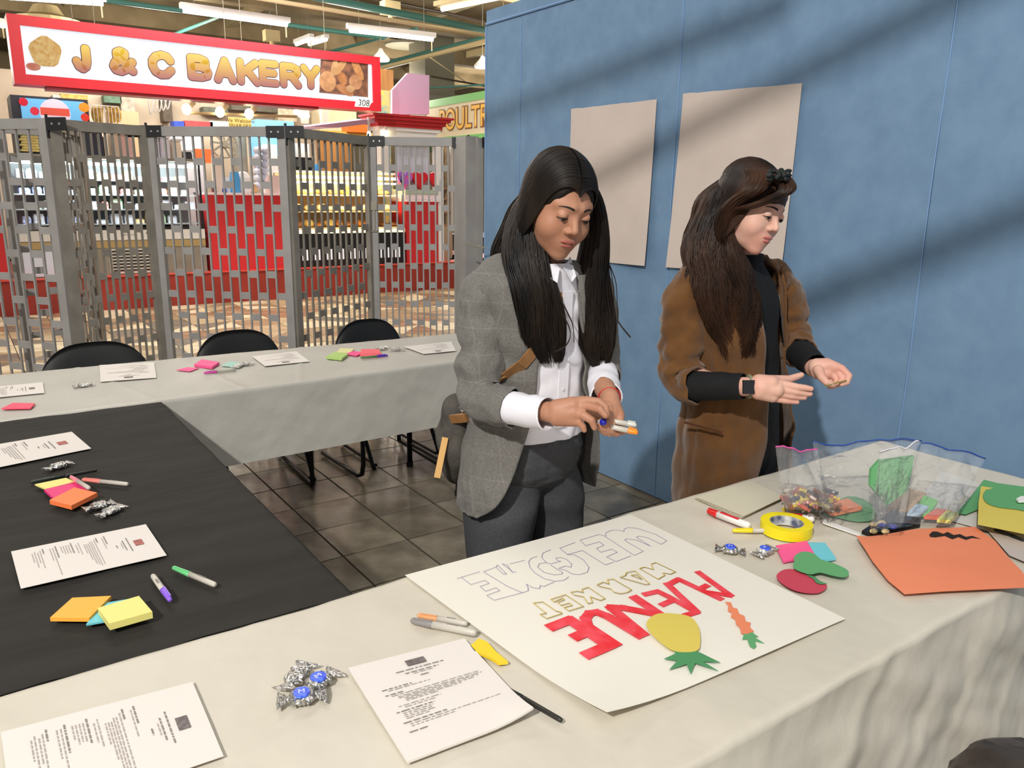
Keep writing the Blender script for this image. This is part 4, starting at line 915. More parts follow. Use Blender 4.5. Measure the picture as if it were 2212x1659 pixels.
pad(((778, 763), (780, 754), (818, 754), (823, 762)), .016, 'coral', 'thick coral sticky note pad on the far table under the right chair')
pad(((1676, 1178), (1743, 1168), (1762, 1200), (1692, 1212)), .005, 'hot pink', 'pink sticky note pad between the tape roll and the green cut-out')
pad(((1745, 1171), (1782, 1172), (1806, 1205), (1768, 1210)), .006, 'blue', 'light blue sticky note pad right of the pink pad on the near table')
M_barrel = mat('marker_barrel', (196, 190, 178), .4)
def marker(a, b, ca, cb, label, r=.0062, nm='marker', z=TZ+.004, cap=.4, text=True, mb_=None, hz=None):
    """a = cap end pixel, b = barrel end pixel"""
    A = at(*a, z+r) if len(a) == 2 else np.array(a); B = at(*b, z+r) if len(b) == 2 else np.array(b); L = np.linalg.norm(B-A); d = (B-A)/L
    T = thing(nm, label, 'marker' if nm == 'marker' else 'pen', (A+B)/2)
    MB().lathe(A, d, [(0, r*.5), (.003, r*.8), (L*cap*.9, r*1.02), (L*cap, r*1.05)], 14).build('cap', mat('%s_plastic' % ca[0], ca[1], .35), T, True)
    MB().lathe(A+d*L*cap, d, [(0, r*.98), (L*(1-cap)-.006, r*.95), (L*(1-cap)-.001, r*.75), (L*(1-cap), r*.4)], 14).build('barrel', mb_ or M_barrel, T, True)
    s = np.cross(d, (0, 0, 1)); s /= np.linalg.norm(s)
    if nm == 'marker': MB().bar(A+d*L*cap*.15+(0, 0, r*1.0)+s*r*.4, A+d*L*cap+(0, 0, r*1.1)+s*r*.4, .003, .0022).build('clip', mat('%s_plastic' % ca[0], ca[1], .35), T)
    if text:
        c = A+d*(L*(cap+(1-cap)*.45)); mb = MB()
        for k in range(5):
            cc = c+d*(k-2)*L*.035; mb.obox(cc+np.array([0, 0, r*.93])-s*r*.25, (d, s, (0, 0, 1)), (L*.011, r*.35, .0004))
        mb.build('printed_mark', M_inkd, T)
    return T
marker((374, 1226), (466, 1264), ('mint', (110, 206, 134)), None, 'green capped marker on the black table, right of the purple one')
marker((368, 1297), (330, 1243), ('violet', (140, 98, 214)), None, 'purple capped marker on the black table beside the green one')
marker((178, 1036), (277, 1046), ('salmon', (240, 140, 130)), None, 'salmon capped marker lying right of the sticky notes on the black table')
marker((153, 1030), (193, 1055), ('pink', (236, 140, 156)), None, 'short pink highlighter across the magenta pad', z=TZ+.016, text=False)
marker((210, 1016), (65, 1042), ('black_gloss', (24, 26, 24)), None, 'long black ballpoint pen beside the foil sweet on the black table', .005, 'pen', cap=.5, mb_=mat('dark_green_pen', (40, 48, 42), .25))
marker((1083, 1481), (1214, 1557), ('black_gloss', (24, 26, 24)), None, 'black pen lying beside the agenda stack on the near table', .0045, 'pen', cap=.35, mb_=mat('matte_black_pen', (44, 42, 38), .5), text=False)
marker((888, 1340), (1030, 1368), ('grey', (140, 136, 134)), None, 'grey capped marker half under the left edge of the poster', .0075, z=TZ+.003, cap=.33)
marker((902, 1329), (1010, 1348), ('peach', (226, 160, 110)), None, 'peach capped marker behind the grey one, under the poster edge', .006, z=TZ+.003, cap=.4)
marker((440, 806), (510, 799), ('magenta', (190, 70, 150)), None, 'orange and purple marker in front of the pink pads on the far table', mb_=mat('green_grey_barrel', (150, 150, 136), .4))
marker((838, 768), (779, 773), ('deep_violet', (84, 40, 160)), None, 'green marker with purple cap in front of the coral pad on the far table', mb_=mat('green_barrel', (90, 130, 80), .4))
marker((1529, 1103), (1620, 1137), ('scarlet', (214, 36, 34)), None, 'red dry erase marker with printed label beside the yellow tape', .010, cap=.25, mb_=mat('white_barrel', (234, 232, 226), .4), text=False)
_T = [o_ for o_ in COL.objects if o_.get('label', '').startswith('red dry erase')][0]
_a, _b = at(1557, 1113, TZ+.014), at(1597, 1128, TZ+.014); _d = (_b-_a)/np.linalg.norm(_b-_a)
MB().lathe(_a, _d, [(0, .0103), (np.linalg.norm(_b-_a), .0103)], 14).build('label_band', mat('red_label_barrel', (196, 52, 56), .4), _T)
marker((1582, 1146), (1660, 1146), ('lemon', (240, 214, 40)), None, 'yellow capped marker touching the yellow tape roll', .006, cap=.55, text=False)
marker((1700, 1114), (1759, 1122), ('scarlet', (214, 36, 34)), None, 'second red marker with white end, lying behind the tape roll', .009, cap=.55, text=False, mb_=mat('white_barrel', (234, 232, 226), .4))
marker((2212, 1168), (2148, 1143), ('black_gloss', (24, 26, 24)), None, 'dark pen under the yellow card at the right edge', .005, 'pen', text=False, mb_=mat('matte_black_pen', (44, 42, 38), .5))
# foil sweets
M_foil = mat('silver_foil', (206, 204, 200), .16, metal=1, bump=.9, bscale=90); M_blabel = mat('blue_label', (30, 52, 214), .3, noise=(90, 130, 240), nscale=160)
def sweet(cx, cy, ang, label, sc=1., blue=True, z=TZ+.004, group='foil wrapped sweets', brown=False, wz=None):
    c = at(cx, cy, z+.006) if wz is None else np.array(wz); T = thing('wrapped_sweet', label, 'sweet', c, group)
    rs = np.random.RandomState(int(cx*7+cy)); d = np.array([math.cos(ang), math.sin(ang), 0]); s = np.array([-d[1], d[0], 0]); n, m = 26, 12; V = []
    for i in range(n+1):
        t = i/n*2-1; a = abs(t)
        if a < .52: w, h = .0155*(1-(a/.52)**6*.35), .009*(1-(a/.52)**4*.4)
        elif a < .62: w, h = .006, .003
        else: w, h = .007+(a-.62)*.036, .0028
        for j in range(m):
            q_ = 2*math.pi*j/m; jit = rs.uniform(.82, 1.18) if a > .1 else rs.uniform(.93, 1.07)
            V.append(c+sc*(d*t*.034*(1+rs.uniform(-.03, .03)*(a > .9))+s*w*math.cos(q_)*jit+np.array([0, 0, 1])*(max(h*math.sin(q_)*jit, -.0055)+.001*rs.uniform(-1, 1)*(a > .5))))
    F = [(i*m+j, i*m+(j+1) % m, (i+1)*m+(j+1) % m, (i+1)*m+j) for i in range(n) for j in range(m)]+[tuple(range(m-1, -1, -1)), tuple(n*m+j for j in range(m))]
    MB().add(V, F).build('wrapper', M_foil if not brown else mat('brown_wrap', (70, 56, 50), .3), T)
    if blue:
        MB().lathe(c+np.array([0, 0, .0066*sc]), (0, 0, 1), [(0, .0125*sc), (.0030*sc, .0115*sc)], 14).build('label_disc', M_blabel, T)
        textmesh('label_mark', 'M', .013*sc, mat('label_white', (220, 226, 245), .4), c+np.array([0, 0, .0099*sc]), d, s, T)
sweet(641, 1460, -2.4, 'dark sided foil sweet, back left of the three on the near table', 1.15, False)
sweet(688, 1472, .35, 'blue labelled foil sweet, right of the three on the near table', 1.15)
sweet(652, 1506, -.35, 'blue labelled foil sweet, front of the three on the near table', 1.15)
sweet(1577, 1187, -.9, 'dark foil sweet left of the blue labelled one, below the tape roll', 1.0, True, brown=False)
sweet(1652, 1190, .1, 'foil sweet with blue label touching the pink sticky pad', 1.0)
sweet(126, 1006, .5, 'foil sweet above the black pen on the black table', 1.1, False)
sweet(213, 1092, .2, 'foil sweet beside the orange pad, left of the pair', 1.1, False)
sweet(240, 1103, .6, 'foil sweet beside the orange pad, right of the pair', 1.1, False)
sweet(180, 832, .1, 'lone foil sweet between two agendas on the far table', 1.1, False)
sweet(515, 790, .9, 'foil sweet left of the pair near the teal note', 1.1, False)
sweet(530, 786, 0, 'foil sweet right of the pair near the teal note', 1.1, False)
sweet(827, 751, .4, 'foil sweet left of the pair near the coral pad', 1.1, False)
sweet(857, 754, -.5, 'foil sweet right of the pair near the coral pad', 1.1, False)
# ------------------------------------------------------------------ poster
M_poster = mat('poster_paper', (230, 225, 212), .65, bump=.05, bscale=5, stretch=(1, 5, 1))
PZ = TZ+.009
def pz(u, v): return 0.
o, q = sheet('poster', ((875, 1243), (1362, 1112), (1826, 1337), (1310, 1563)), 'large white poster sheet with WELCOME, MARKET, AVENUE drawn upside down', 'poster', M_poster, TZ+.007, .001, ((0, 1, .02, .35),), n=14)
POST = o
_rz = 0
def ribbon(pts, w, z, m, name, parent, closed=False, world=False):
    global _rz
    _rz = (_rz+1) % 24; z = z+.00022*_rz/2
    p = [np.array(at(*a, z)) if not world else np.array(a) for a in pts]; mb = MB()
    if closed: p = p+[p[0]]
    for i, (a, b) in enumerate(zip(p[:-1], p[1:])):
        d = b-a; L = np.linalg.norm(d)
        if L < 1e-6: continue
        d /= L; s = np.array([-d[1], d[0], 0])*w/2; e = d*w*.35; h = np.array([0, 0, .00002*(i % 5)])
        mb.add([a-e-s+h, b+e-s+h, b+e+s+h, a-e+s+h], [(0, 1, 2, 3)])
    return mb.build(name, m, parent)
c1 = lambda L: [(960+x/4.096, 1120+y/4.096) for x, y in L]
M_pen = mat('violet_pencil', (138, 128, 168), .7)
WEL = {'W': [[(1590,115),(1540,102),(1480,103),(1430,125),(1425,160),(1500,210),(1680,325),(1760,290),(1640,220),(1595,190),(1610,178),(1700,190),(1825,245),(1700,165),(1720,155),(1800,170),(1920,228),(1968,195),(1870,140),(1700,85),(1620,80),(1590,95),(1588,115)]],
 'E': [[(1420,155),(1370,140),(1200,190),(1250,240),(1370,205),(1412,235),(1345,265),(1385,298),(1480,270),(1530,298),(1435,340),(1520,380),(1650,330)]],
 'L': [[(1155,212),(1020,262),(1090,318),(1220,282),(1425,410),(1500,385)]],
 'C': [[(1085,318),(1150,320),(1230,365),(1280,430),(1265,475),(1200,495),(1130,490),(1080,460),(1010,440),(1070,420),(1120,430),(1125,400),(1080,360),(1030,345),(985,350),(1000,370),(1030,378),(940,400),(905,392),(860,345),(870,305),(940,275)]],
 'O': [[(820,335),(770,350),(745,380),(755,430),(800,480),(880,530),(980,555),(1060,545),(1100,515)], [(900,388),(840,400),(825,430),(880,475),(970,498),(1040,490),(1045,475),(1000,450),(940,410)]],
 'M': [[(710,368),(575,402)], [(635,472),(600,475),(555,410),(510,400),(600,465)], [(520,490),(550,490),(470,410),(455,430),(520,490)], [(450,430),(345,470),(560,600),(690,655),(740,640),(740,610),(725,580),(780,610),(840,620),(850,590),(880,600),(970,560)]],
 'E2': [[(110,530),(310,470)], [(150,520),(235,583),(360,545),(395,572),(315,600),(365,642),(455,610),(490,635),(375,680),(440,722),(690,655)]]}
for k, Ls in WEL.items():
    mb = None
    for L in Ls: ribbon(c1(L), .0013, PZ, M_pen, 'drawn_letter', POST)
M_yp = mat('yellow_pencil', (206, 180, 66), .7); M_bp = mat('brown_pencil', (120, 104, 84), .7)
MAR = [[(785,745),(870,735),(985,815),(1035,828),(1035,840),(905,882),(845,845),(900,835)], [(940,712),(1070,672),(1230,775),(1100,815),(1055,785),(1130,765),(1105,745),(1030,765),(1000,740),(1060,715),(1045,700),(970,735)],
 [(1115,650),(1170,640),(1225,650),(1215,625),(1270,605),(1420,705),(1380,722),(1290,690),(1310,740),(1270,750),(1230,690),(1150,675)], [(1350,585),(1400,560),(1455,575),(1440,540),(1490,532),(1655,628),(1620,650),(1560,662),(1500,650),(1470,620),(1380,600)],
 [(1555,518),(1600,500),(1610,475),(1685,460),(1815,575),(1780,582)], [(1650,500),(1700,495),(1745,535)], [(1725,440),(1770,428),(1850,450),(1830,400),(1870,388),(2045,470),(2000,490),(1930,480),(1950,500),(1890,535)]]
for L in MAR:
    ribbon(c1([(x+4, y+5) for x, y in L]), .0011, PZ, M_bp, 'drawn_letter', POST, True); ribbon(c1(L), .0019, PZ+.0003, M_yp, 'drawn_letter', POST, True)
M_redm = mat('red_marker_ink', (226, 44, 52), .6, noise=(238, 84, 96), nscale=26)
c2 = lambda L: [(860+x/2.212, 1080+y/2.212) for x, y in L]
def inkpoly(L, m=M_redm, z=PZ+.0006, nm='drawn_letter', par=None, f=c2):
    p = [at(*a, z) for a in f(L)]; return MB().add(p, [tuple(range(len(p)))[::-1]]).build(nm, m, par or POST)
def inkstrokes(S_, w, z=PZ+.0006):
    for L in S_: ribbon(c2(L), w, z, M_redm, 'drawn_letter', POST)
inkstrokes([[(1435, 345), (1588, 455)], [(1340, 378), (1540, 472)], [(1440, 425), (1475, 408)], [(1480, 440), (1585, 456)], [(1285, 400), (1425, 530)], [(1290, 404), (1340, 378)],
            [(1180, 450), (1240, 436), (1290, 460), (1425, 535), (1375, 550)], [(1262, 500), (1312, 478)]], .016)
inkstrokes([[(1015, 512), (1170, 640)], [(1015, 512), (1075, 515), (1235, 545)], [(1130, 465), (1250, 545)], [(905, 600), (1040, 690)], [(895, 565), (905, 600)], [(895, 565), (915, 540), (950, 535), (1000, 555), (1155, 648)]], .022)
inkstrokes([[(735, 605), (820, 572), (1005, 695), (905, 738)], [(850, 652), (905, 628)]], .027)
# paper fruit
def cutout(name, L, m, label, z, f=c2, th=.0007, parent=None, cat='paper cut-out'):
    p = [at(*a, z) for a in f(L)]; o = MB().prism([(a[0], a[1]) for a in p][::-1], z, z+th).build(name, m, parent)
    if label: tag(o, label, cat)
    return o
M_gpap = mat('green_card', (96, 162, 106), .7); M_gpap2 = mat('dark_green_card', (76, 142, 92), .7); M_ypap = mat('yellow_card_paper', (214, 194, 90), .7); M_opap = mat('orange_card_paper', (232, 138, 100), .7, noise=(228, 132, 94), nscale=3); M_rpap = mat('red_card_paper', (196, 68, 86), .7)
def spline(L, n=5):
    out = []; N = len(L)
    for i in range(N):
        p0, p1, p2, p3 = [np.array(L[(i+k) % N], float) for k in (-1, 0, 1, 2)]
        for t in np.linspace(0, 1, n, endpoint=False): out.append(tuple(.5*((2*p1)+(p2-p0)*t+(2*p0-5*p1+4*p2-p3)*t*t+(-p0+3*p1-3*p2+p3)*t**3)))
    return out
T = thing('paper_pineapple', 'yellow paper pineapple with green leaves glued on the poster', 'paper cut-out', at(1450, 1370, PZ))
cutout('fruit', spline([(1190, 580), (1240, 545), (1330, 545), (1400, 562), (1436, 610), (1444, 680), (1424, 722), (1320, 722), (1240, 670), (1195, 620)]), M_ypap, None, PZ+.0062, parent=T)
cutout('leaves', [(1318, 722), (1430, 724), (1540, 778), (1455, 772), (1530, 818), (1420, 780), (1398, 832), (1378, 785), (1295, 812), (1335, 768), (1270, 760), (1325, 735)], M_gpap2, None, PZ+.0052, parent=T)
T = thing('paper_carrot', 'orange paper carrot with green top on the right of the poster', 'paper cut-out', at(1600, 1340, PZ))
cutout('root', [(1562, 487), (1590, 490), (1600, 515), (1620, 520), (1630, 545), (1655, 555), (1660, 580), (1685, 588), (1680, 608), (1700, 628), (1670, 640), (1640, 640), (1632, 610), (1615, 595), (1610, 570), (1590, 560), (1595, 540), (1575, 530), (1578, 505)], M_opap, None, PZ+.0022, parent=T)
cutout('leaves', [(1655, 626), (1690, 632), (1722, 655), (1700, 655), (1750, 686), (1705, 674), (1712, 700), (1700, 712), (1680, 700), (1668, 665), (1645, 668)], M_gpap, None, PZ+.0014, parent=T)
c3 = lambda L: [(1480+x*.3309, 900+y*.3309) for x, y in L]
cutout('paper_pear', spline([(712, 915), (745, 890), (785, 882), (840, 895), (890, 935), (960, 955), (1030, 985), (1066, 1010), (1062, 1040), (1020, 1048), (950, 1035), (880, 1018), (820, 1030), (750, 1012), (706, 985), (712, 945)], 3), M_gpap, 'green paper pear cut-out leaning on the sticky pads', TZ+.014, c3)
T = thing('paper_tomato', 'red paper tomato cut-out with green stalk beside the poster', 'paper cut-out', at(1730, 1256, TZ+.01))
cutout('fruit', spline([(596, 1040), (640, 1002), (710, 998), (780, 1020), (850, 1058), (920, 1095), (918, 1125), (870, 1152), (790, 1152), (700, 1130), (625, 1085)]), M_rpap, None, TZ+.007, c3, parent=T)
cutout('stalk', [(790, 1032), (850, 1048), (885, 1078), (930, 1092), (885, 1094), (855, 1085), (840, 1062)], M_gpap2, None, TZ+.010, c3, parent=T)
o = cutout('paper_scrap', [(345, 710), (385, 675), (425, 690), (470, 740), (525, 785), (480, 790), (440, 765), (395, 745), (365, 735)], mat('yellow_scrap', (240, 206, 50), .6), 'folded bright yellow paper scrap between the agenda stack and the poster', TZ+.006, th=.006)
# stack of cream sheets
for k in range(3):
    sheet('cream_sheet', ((1500+k*2, 1076-k*1), (1614+k*4, 1040), (1695, 1072+k), (1600+k*3, 1122-k*3)), ['bottom cream sheet of the small stack left of the plastic bags', 'middle cream sheet of the small stack left of the plastic bags', 'top cream sheet of the small stack left of the plastic bags'][k], 'paper', mat('cream_sheet', (206, 200, 178), .7), TZ+.003+k*.004, .0015, n=4)
# tape
c = at(1699, 1133, TZ+.022); c[2] = TZ+.0035
T = thing('tape_roll', 'roll of yellow tape with printed inner core on the near table', 'tape', c)
R = .0625
def ring(r0, r1, z0, z1, n=40):
    V = []; F = []
    for i in range(n):
        a = 2*math.pi*i/n
        for r_, z in ((r0, z0), (r1, z0), (r1, z1), (r0, z1)): V.append((c[0]+r_*math.cos(a), c[1]+r_*math.sin(a), c[2]+z))
    for i in range(n):
        j = (i+1) % n
        for k in range(4): F.append((i*4+k, j*4+k, j*4+(k+1) % 4, i*4+(k+1) % 4))
    return MB().add(V, F)
ring(.041, R, 0, .026).build('tape', mat('yellow_tape', (240, 222, 30), .45), T)
ring(.0385, .0409, .001, .0255).build('core', mat('printed_core', (222, 222, 216), .6, noise=(90, 96, 120), nscale=45), T)
# orange card with a cut slot, yellow and green cards, white sheet
zc = TZ+.03
L = [(1120, 745), (1175, 752), (1290, 740), (1500, 700), (1900, 680), (2032, 765), (2120, 870), (2212, 960), (2260, 1060), (1700, 1085), (1440, 1104), (1330, 1020), (1230, 905), (1180, 830)]
p = [at(*a, zc) for a in c3(L)]
hole = [at(*a, zc) for a in c3([(1598, 735), (1620, 715), (1650, 715), (1690, 728), (1720, 716), (1760, 735), (1800, 728), (1840, 745), (1880, 738), (1940, 757), (1880, 752), (1840, 765), (1790, 748), (1750, 762), (1700, 742), (1640, 752), (1605, 750)])]
c_ = np.mean(p, 0); lift = lambda a: TZ+.010+.02*min(1, max(0, (a[1]-.75)*1.6))
MB_ = MB(); V = [(a[0], a[1], lift(a)) for a in p]; MB_.add(V+[(a[0], a[1], lift(a)+.0009) for a in p], [tuple(range(len(p))), tuple(range(2*len(p)-1, len(p)-1, -1))]+[(i, (i+1) % len(p), len(p)+(i+1) % len(p), len(p)+i) for i in range(len(p))])
o = MB_.build('orange_card', M_opap); tag(o, 'large orange card with a wavy slot cut out, on the right of the near table', 'card')
MB().add([(a[0], a[1], lift(a)+.0016) for a in hole], [tuple(range(len(hole)))[::-1]]).build('slot', mat('slot_dark', (36, 24, 20), .8), o)
sheet('white_sheet', ((2035, 1019), (2330, 1110), (2330, 1200), (1960, 1100)), 'white sheet at the right back corner of the near table, under the coloured cards', 'paper', mat('corner_sheet', (206, 202, 194), .7), TZ+.004, .0008)
sheet('white_sheet', ((2110, 1120), (2330, 1190), (2330, 1262), (2180, 1200)), 'grey white sheet under the orange card at the right edge', 'paper', mat('corner_sheet2', (190, 178, 168), .7), TZ+.0055, .0008)
cutout('green_card', [(1950, 412), (2040, 435), (2300, 470), (2300, 640), (2000, 580), (1905, 610), (1830, 640), (1775, 628), (1860, 530)], M_gpap, 'green card with torn left edge behind the yellow card', TZ+.012, c3, cat='card')
T = cutout('yellow_card', [(1932, 455), (2020, 468), (1960, 478), (1948, 520), (1975, 565), (2060, 595), (2212, 605), (2330, 600), (2330, 780), (2212, 766), (1910, 705), (1915, 560)], M_ypap, 'yellow card with a rounded piece cut away, at the right edge of the table', TZ+.034, c3, cat='card')
cutout('green_pepper_cutout', spline([(1945, 510), (1975, 478), (2060, 462), (2200, 480), (2300, 500), (2300, 620), (2160, 605), (2040, 590), (1965, 560)], 4), M_gpap, 'rounded green paper shape lying on the yellow card', TZ+.037, c3)
cutout('white_glue_cap', [(2160, 548), (2190, 532), (2230, 532), (2230, 560), (2175, 562)], mat('white_plastic', (236, 234, 228), .4), 'white pointed tip of a glue bottle at the right edge', TZ+.042, c3, .006, cat='glue')
# ruler / knife
o = cutout('letter_opener', [(885, 680), (905, 675), (1140, 765), (1145, 785), (900, 700)], mat('white_plastic', (236, 234, 228), .4), 'flat white plastic ruler pointing at the orange card', TZ+.005, c3, .003, cat='ruler')
o = cutout('orange_note', [(880, 590), (1060, 540), (1158, 600), (1150, 612), (970, 650), (940, 640)], mat('orange_note_paper', (246, 142, 92), .6), 'orange paper square in the middle plastic bag', TZ+.012, c3, .004)
cutout('green_offcut', spline([(900, 620), (1060, 520), (1200, 560), (1245, 630), (1230, 675), (1120, 685), (1000, 660)], 3), M_gpap, 'curved green paper offcut under the plastic bags', TZ+.006, c3)
a = at(1940, 1118, TZ+.012)
tag(MB().prism([tuple(at(x, y, TZ+.012)[:2]) for x, y in ((1862, 1146), (1905, 1118), (1930, 1100), (1990, 1118), (1988, 1133), (1880, 1152))][::-1], TZ+.004, TZ+.012).build('phone', mat('phone_black', (26, 18, 18), .15)), 'black phone between the plastic bags and the orange card', 'phone')
# green card standing inside the bag
q = [P(1900, 995, 2.02), P(1975, 985, 2.02), P(1962, 1060, 2.0), P(1915, 1092, 1.99), P(1880, 1050, 2.0), P(1882, 1015, 2.01)]
o = MB().add([*q, *[a+(.004, .008, 0) for a in q]], [(0, 1, 2, 3, 4, 5), (11, 10, 9, 8, 7, 6)]+[(i, i+6, (i+1) % 6+6, (i+1) % 6) for i in range(6)]).build('green_card', M_gpap); tag(o, 'green card standing upright inside the tallest plastic bag', 'card')
# ------------------------------------------------------------------ zip bags
mbag = bpy.data.materials.new('clear_plastic_film'); mbag.use_nodes = True; nt = mbag.node_tree; nt.nodes.clear()
out = nt.nodes.new('ShaderNodeOutputMaterial'); tr = nt.nodes.new('ShaderNodeBsdfTransparent'); gl = nt.nodes.new('ShaderNodeBsdfGlossy'); df = nt.nodes.new('ShaderNodeBsdfDiffuse'); m1 = nt.nodes.new('ShaderNodeMixShader'); m2 = nt.nodes.new('ShaderNodeMixShader')
fr_ = nt.nodes.new('ShaderNodeFresnel'); fr_.inputs[0].default_value = 1.28; gl.inputs['Roughness'].default_value = .10; df.inputs[0].default_value = (.85, .85, .85, 1); tr.inputs[0].default_value = (1, 1, 1, 1)
nz = nt.nodes.new('ShaderNodeTexNoise'); nz.inputs['Scale'].default_value = 13; nz.inputs['Detail'].default_value = 2.5; bp = nt.nodes.new('ShaderNodeBump'); bp.inputs['Strength'].default_value = .6; bp.inputs['Distance'].default_value = .02
nt.links.new(nz.outputs[0], bp.inputs['Height']); nt.links.new(bp.outputs[0], gl.inputs['Normal']); nt.links.new(bp.outputs[0], fr_.inputs['Normal'])
m1.inputs[0].default_value = .07; nt.links.new(tr.outputs[0], m1.inputs[1]); nt.links.new(df.outputs[0], m1.inputs[2])
nt.links.new(fr_.outputs[0], m2.inputs[0]); nt.links.new(m1.outputs[0], m2.inputs[1]); nt.links.new(gl.outputs[0], m2.inputs[2]); nt.links.new(m2.outputs[0], out.inputs[0])
def bag(label, bl, br, tr_, tl, bulge, kb, kt, zipc, seed):
    """four pixel corners; kb / kt = distance at bottom / top; two film sheets joined at the rim"""
    B0, B1, T1, T0 = P(*bl, kb), P(*br, kb), P(*tr_, kt), P(*tl, kt); n = 22; T = thing('zip_bag', label, 'plastic bag', (B0+B1)/2, 'clear zip bags on the near table')
    nn = np.cross(B1-B0, T0-B0); nn /= np.linalg.norm(nn)
    if nn@FW > 0: nn = -nn
    sh_ = []
    for s in (1, -1):
        V = []
        for i in range(n+1):
            for j in range(n+1):
                u, v = j/n, i/n; p = (B0*(1-u)+B1*u)*(1-v)+(T0*(1-u)+T1*u)*v
                e = (4*u*(1-u))**.5*max(0, (1-v))**.5
                off = bulge*s*e*(.75 if s < 0 else 1)+.020*float(fbm(u*3+s, v*3, 0, 1.6, 3, seed))*min(1, e*2+.25)
                p = p+nn*off+np.array([0, 0, 1])*(.02*float(fbm(u*2.5, 0, 0, 1.5, 2, seed+3))*v)
                p[2] = max(p[2], TZ+.004+.002*(s > 0)); V.append(p)
        F = [(i*(n+1)+j, i*(n+1)+j+1, (i+1)*(n+1)+j+1, (i+1)*(n+1)+j) for i in range(n) for j in range(n)]
        sh_.append(V); MB().add(V, F).build('film', mbag, T, True)
    for s in (0, 1):
        V = sh_[s]; MB().tube([V[n*(n+1)+j]*.97+V[(n-1)*(n+1)+j]*.03 for j in range(n+1)], .0022, 5).build('zip_strip', mat('zip_%s' % zipc[0], zipc[1], .3, alpha=.8), T, True)
    return T
bag('clear zip bag full of yellow and brown wrapped sweets, leftmost of the bags', (1690, 1092), (1800, 1105), (1765, 975), (1675, 965), .04, 1.98, 2.03, ('pink', (226, 90, 170)), 3)
bag('wide clear zip bag with blue zip lying in the middle of the group', (1770, 1110), (1900, 1120), (1990, 955), (1755, 960), .045, 1.98, 2.12, ('blue', (46, 84, 170)), 8)
bag('tall narrow clear zip bag holding a green card', (1880, 1140), (1950, 1135), (1985, 958), (1900, 975), .025, 1.85, 1.95, ('white', (220, 220, 226)), 12)
bag('clear zip bag with blue zip holding sticky note packs, rightmost of the bags', (1935, 1120), (2060, 1130), (2128, 992), (1990, 962), .035, 1.95, 2.06, ('blue', (46, 84, 170)), 15)
rs = random.Random(5)
for k in range(84):
    u, v = rs.random(), rs.random()
    p = at(1695+u*110, 1058+v*38+u*4, TZ+.012+rs.random()*.05*(1-abs(u-.5)))
    c_ = rs.choice([(214, 190, 50), (214, 190, 50), (90, 60, 44), (214, 204, 190), (190, 110, 96), (40, 40, 60), (226, 196, 60), (150, 90, 50)]); nm = {(214, 190, 50): 'yellow', (226, 196, 60): 'bright yellow', (90, 60, 44): 'brown', (214, 204, 190): 'silver white', (190, 110, 96): 'pink', (40, 40, 60): 'dark', (150, 90, 50): 'tan'}[c_]
    a = rs.uniform(0, 6.3); d = np.array([math.cos(a), math.sin(a), rs.uniform(-.4, .4)])*.013
    mb = MB().tube([p-d*1.3, p-d*.8, p-d*.6, p+d*.6, p+d*.8, p+d*1.3], [.006, .003, .006, .0065, .003, .006], 6)
    tag(mb.build('wrapped_sweet', mat('sweet_%s' % nm.replace(' ', '_'), c_, .3)), '%s wrapped sweet inside the leftmost plastic bag' % nm, 'sweet', '%s sweets in the left bag' % nm)
for k, (x, y, w, h, c_, lb) in enumerate(((1965, 1085, 46, 30, (206, 170, 130), 'tan pack with dots in the rightmost bag'), (2002, 1098, 30, 26, (120, 210, 110), 'bright green note pack in the rightmost bag'), (2030, 1112, 34, 12, (240, 110, 80), 'coral note strip in the rightmost bag'), (1985, 1104, 26, 14, (190, 220, 240), 'pale blue note strip in the rightmost bag'), (2050, 1118, 26, 14, (226, 226, 130), 'pale yellow note strip in the rightmost bag'))):
    z = TZ+.012+.006*k; q = [at(x-w, y+h*.4, z), at(x-w*.2, y-h, z), at(x+w*.8, y-h*.6, z), at(x+w*.1, y+h*.6, z)]
    tag(MB().prism([(a[0], a[1]) for a in q][::-1], z-.006, z+.003).build('note_pack', mat('notepack_%s' % 'abcde'[k], c_, .5)), lb, 'note pack')
q = [at(x, y, TZ+.02) for x, y in ((1865, 1150), (1890, 1122), (1950, 1120), (1945, 1150))]
for k in range(8):
    p = at(1885+rs.random()*50, 1128+rs.random()*20, TZ+.012+rs.random()*.012); mb = MB().ell(p, (.012, .009, .006), 8)
    c_ = (222, 196, 140) if k % 3 else (60, 70, 160); tag(mb.build('wrapped_sweet', mat('sweet_cream' if k % 3 else 'sweet_navy', c_, .3), None, True), '%s sweet in the tip of the tall narrow bag' % ('cream' if k % 3 else 'navy blue'), 'sweet', '%s sweets in the narrow bag' % ('cream' if k % 3 else 'navy blue'))
# dark coat draped at the lower right corner
c = P(2352, 1730, 1.05)
V = []; n = 48; F = []
for i in range(25):
    t = math.pi*i/24
    for j in range(n):
        a = 2*math.pi*j/n; r_ = 1+.10*float(fbm(np.array(3*math.cos(a)), 3*math.sin(a), 4*t, 1, 3, 7))
        V.append(c+np.array([.13*math.sin(t)*math.cos(a)*r_, .17*math.sin(t)*math.sin(a)*r_, .085*math.cos(t)*r_-.055]))
F = [(i*n+j, (i+1)*n+j, (i+1)*n+(j+1) % n, i*n+(j+1) % n) for i in range(24) for j in range(n)]
T = thing('handbag', 'dark brown slouchy handbag top at the lower right corner', 'bag', c)
MB().add(V, F).build('bag_body', mat('dark_leather', (44, 38, 34), .4, noise=(70, 62, 54), nscale=9, bump=.3, bscale=30), T, True)
MB().tube([c+np.array([-.06+.02*k, -.02, .03+.05*math.sin(k*.6)]) for k in range(7)], .008, 8).build('strap', mat('dark_leather_strap', (60, 52, 50), .4), T, True)
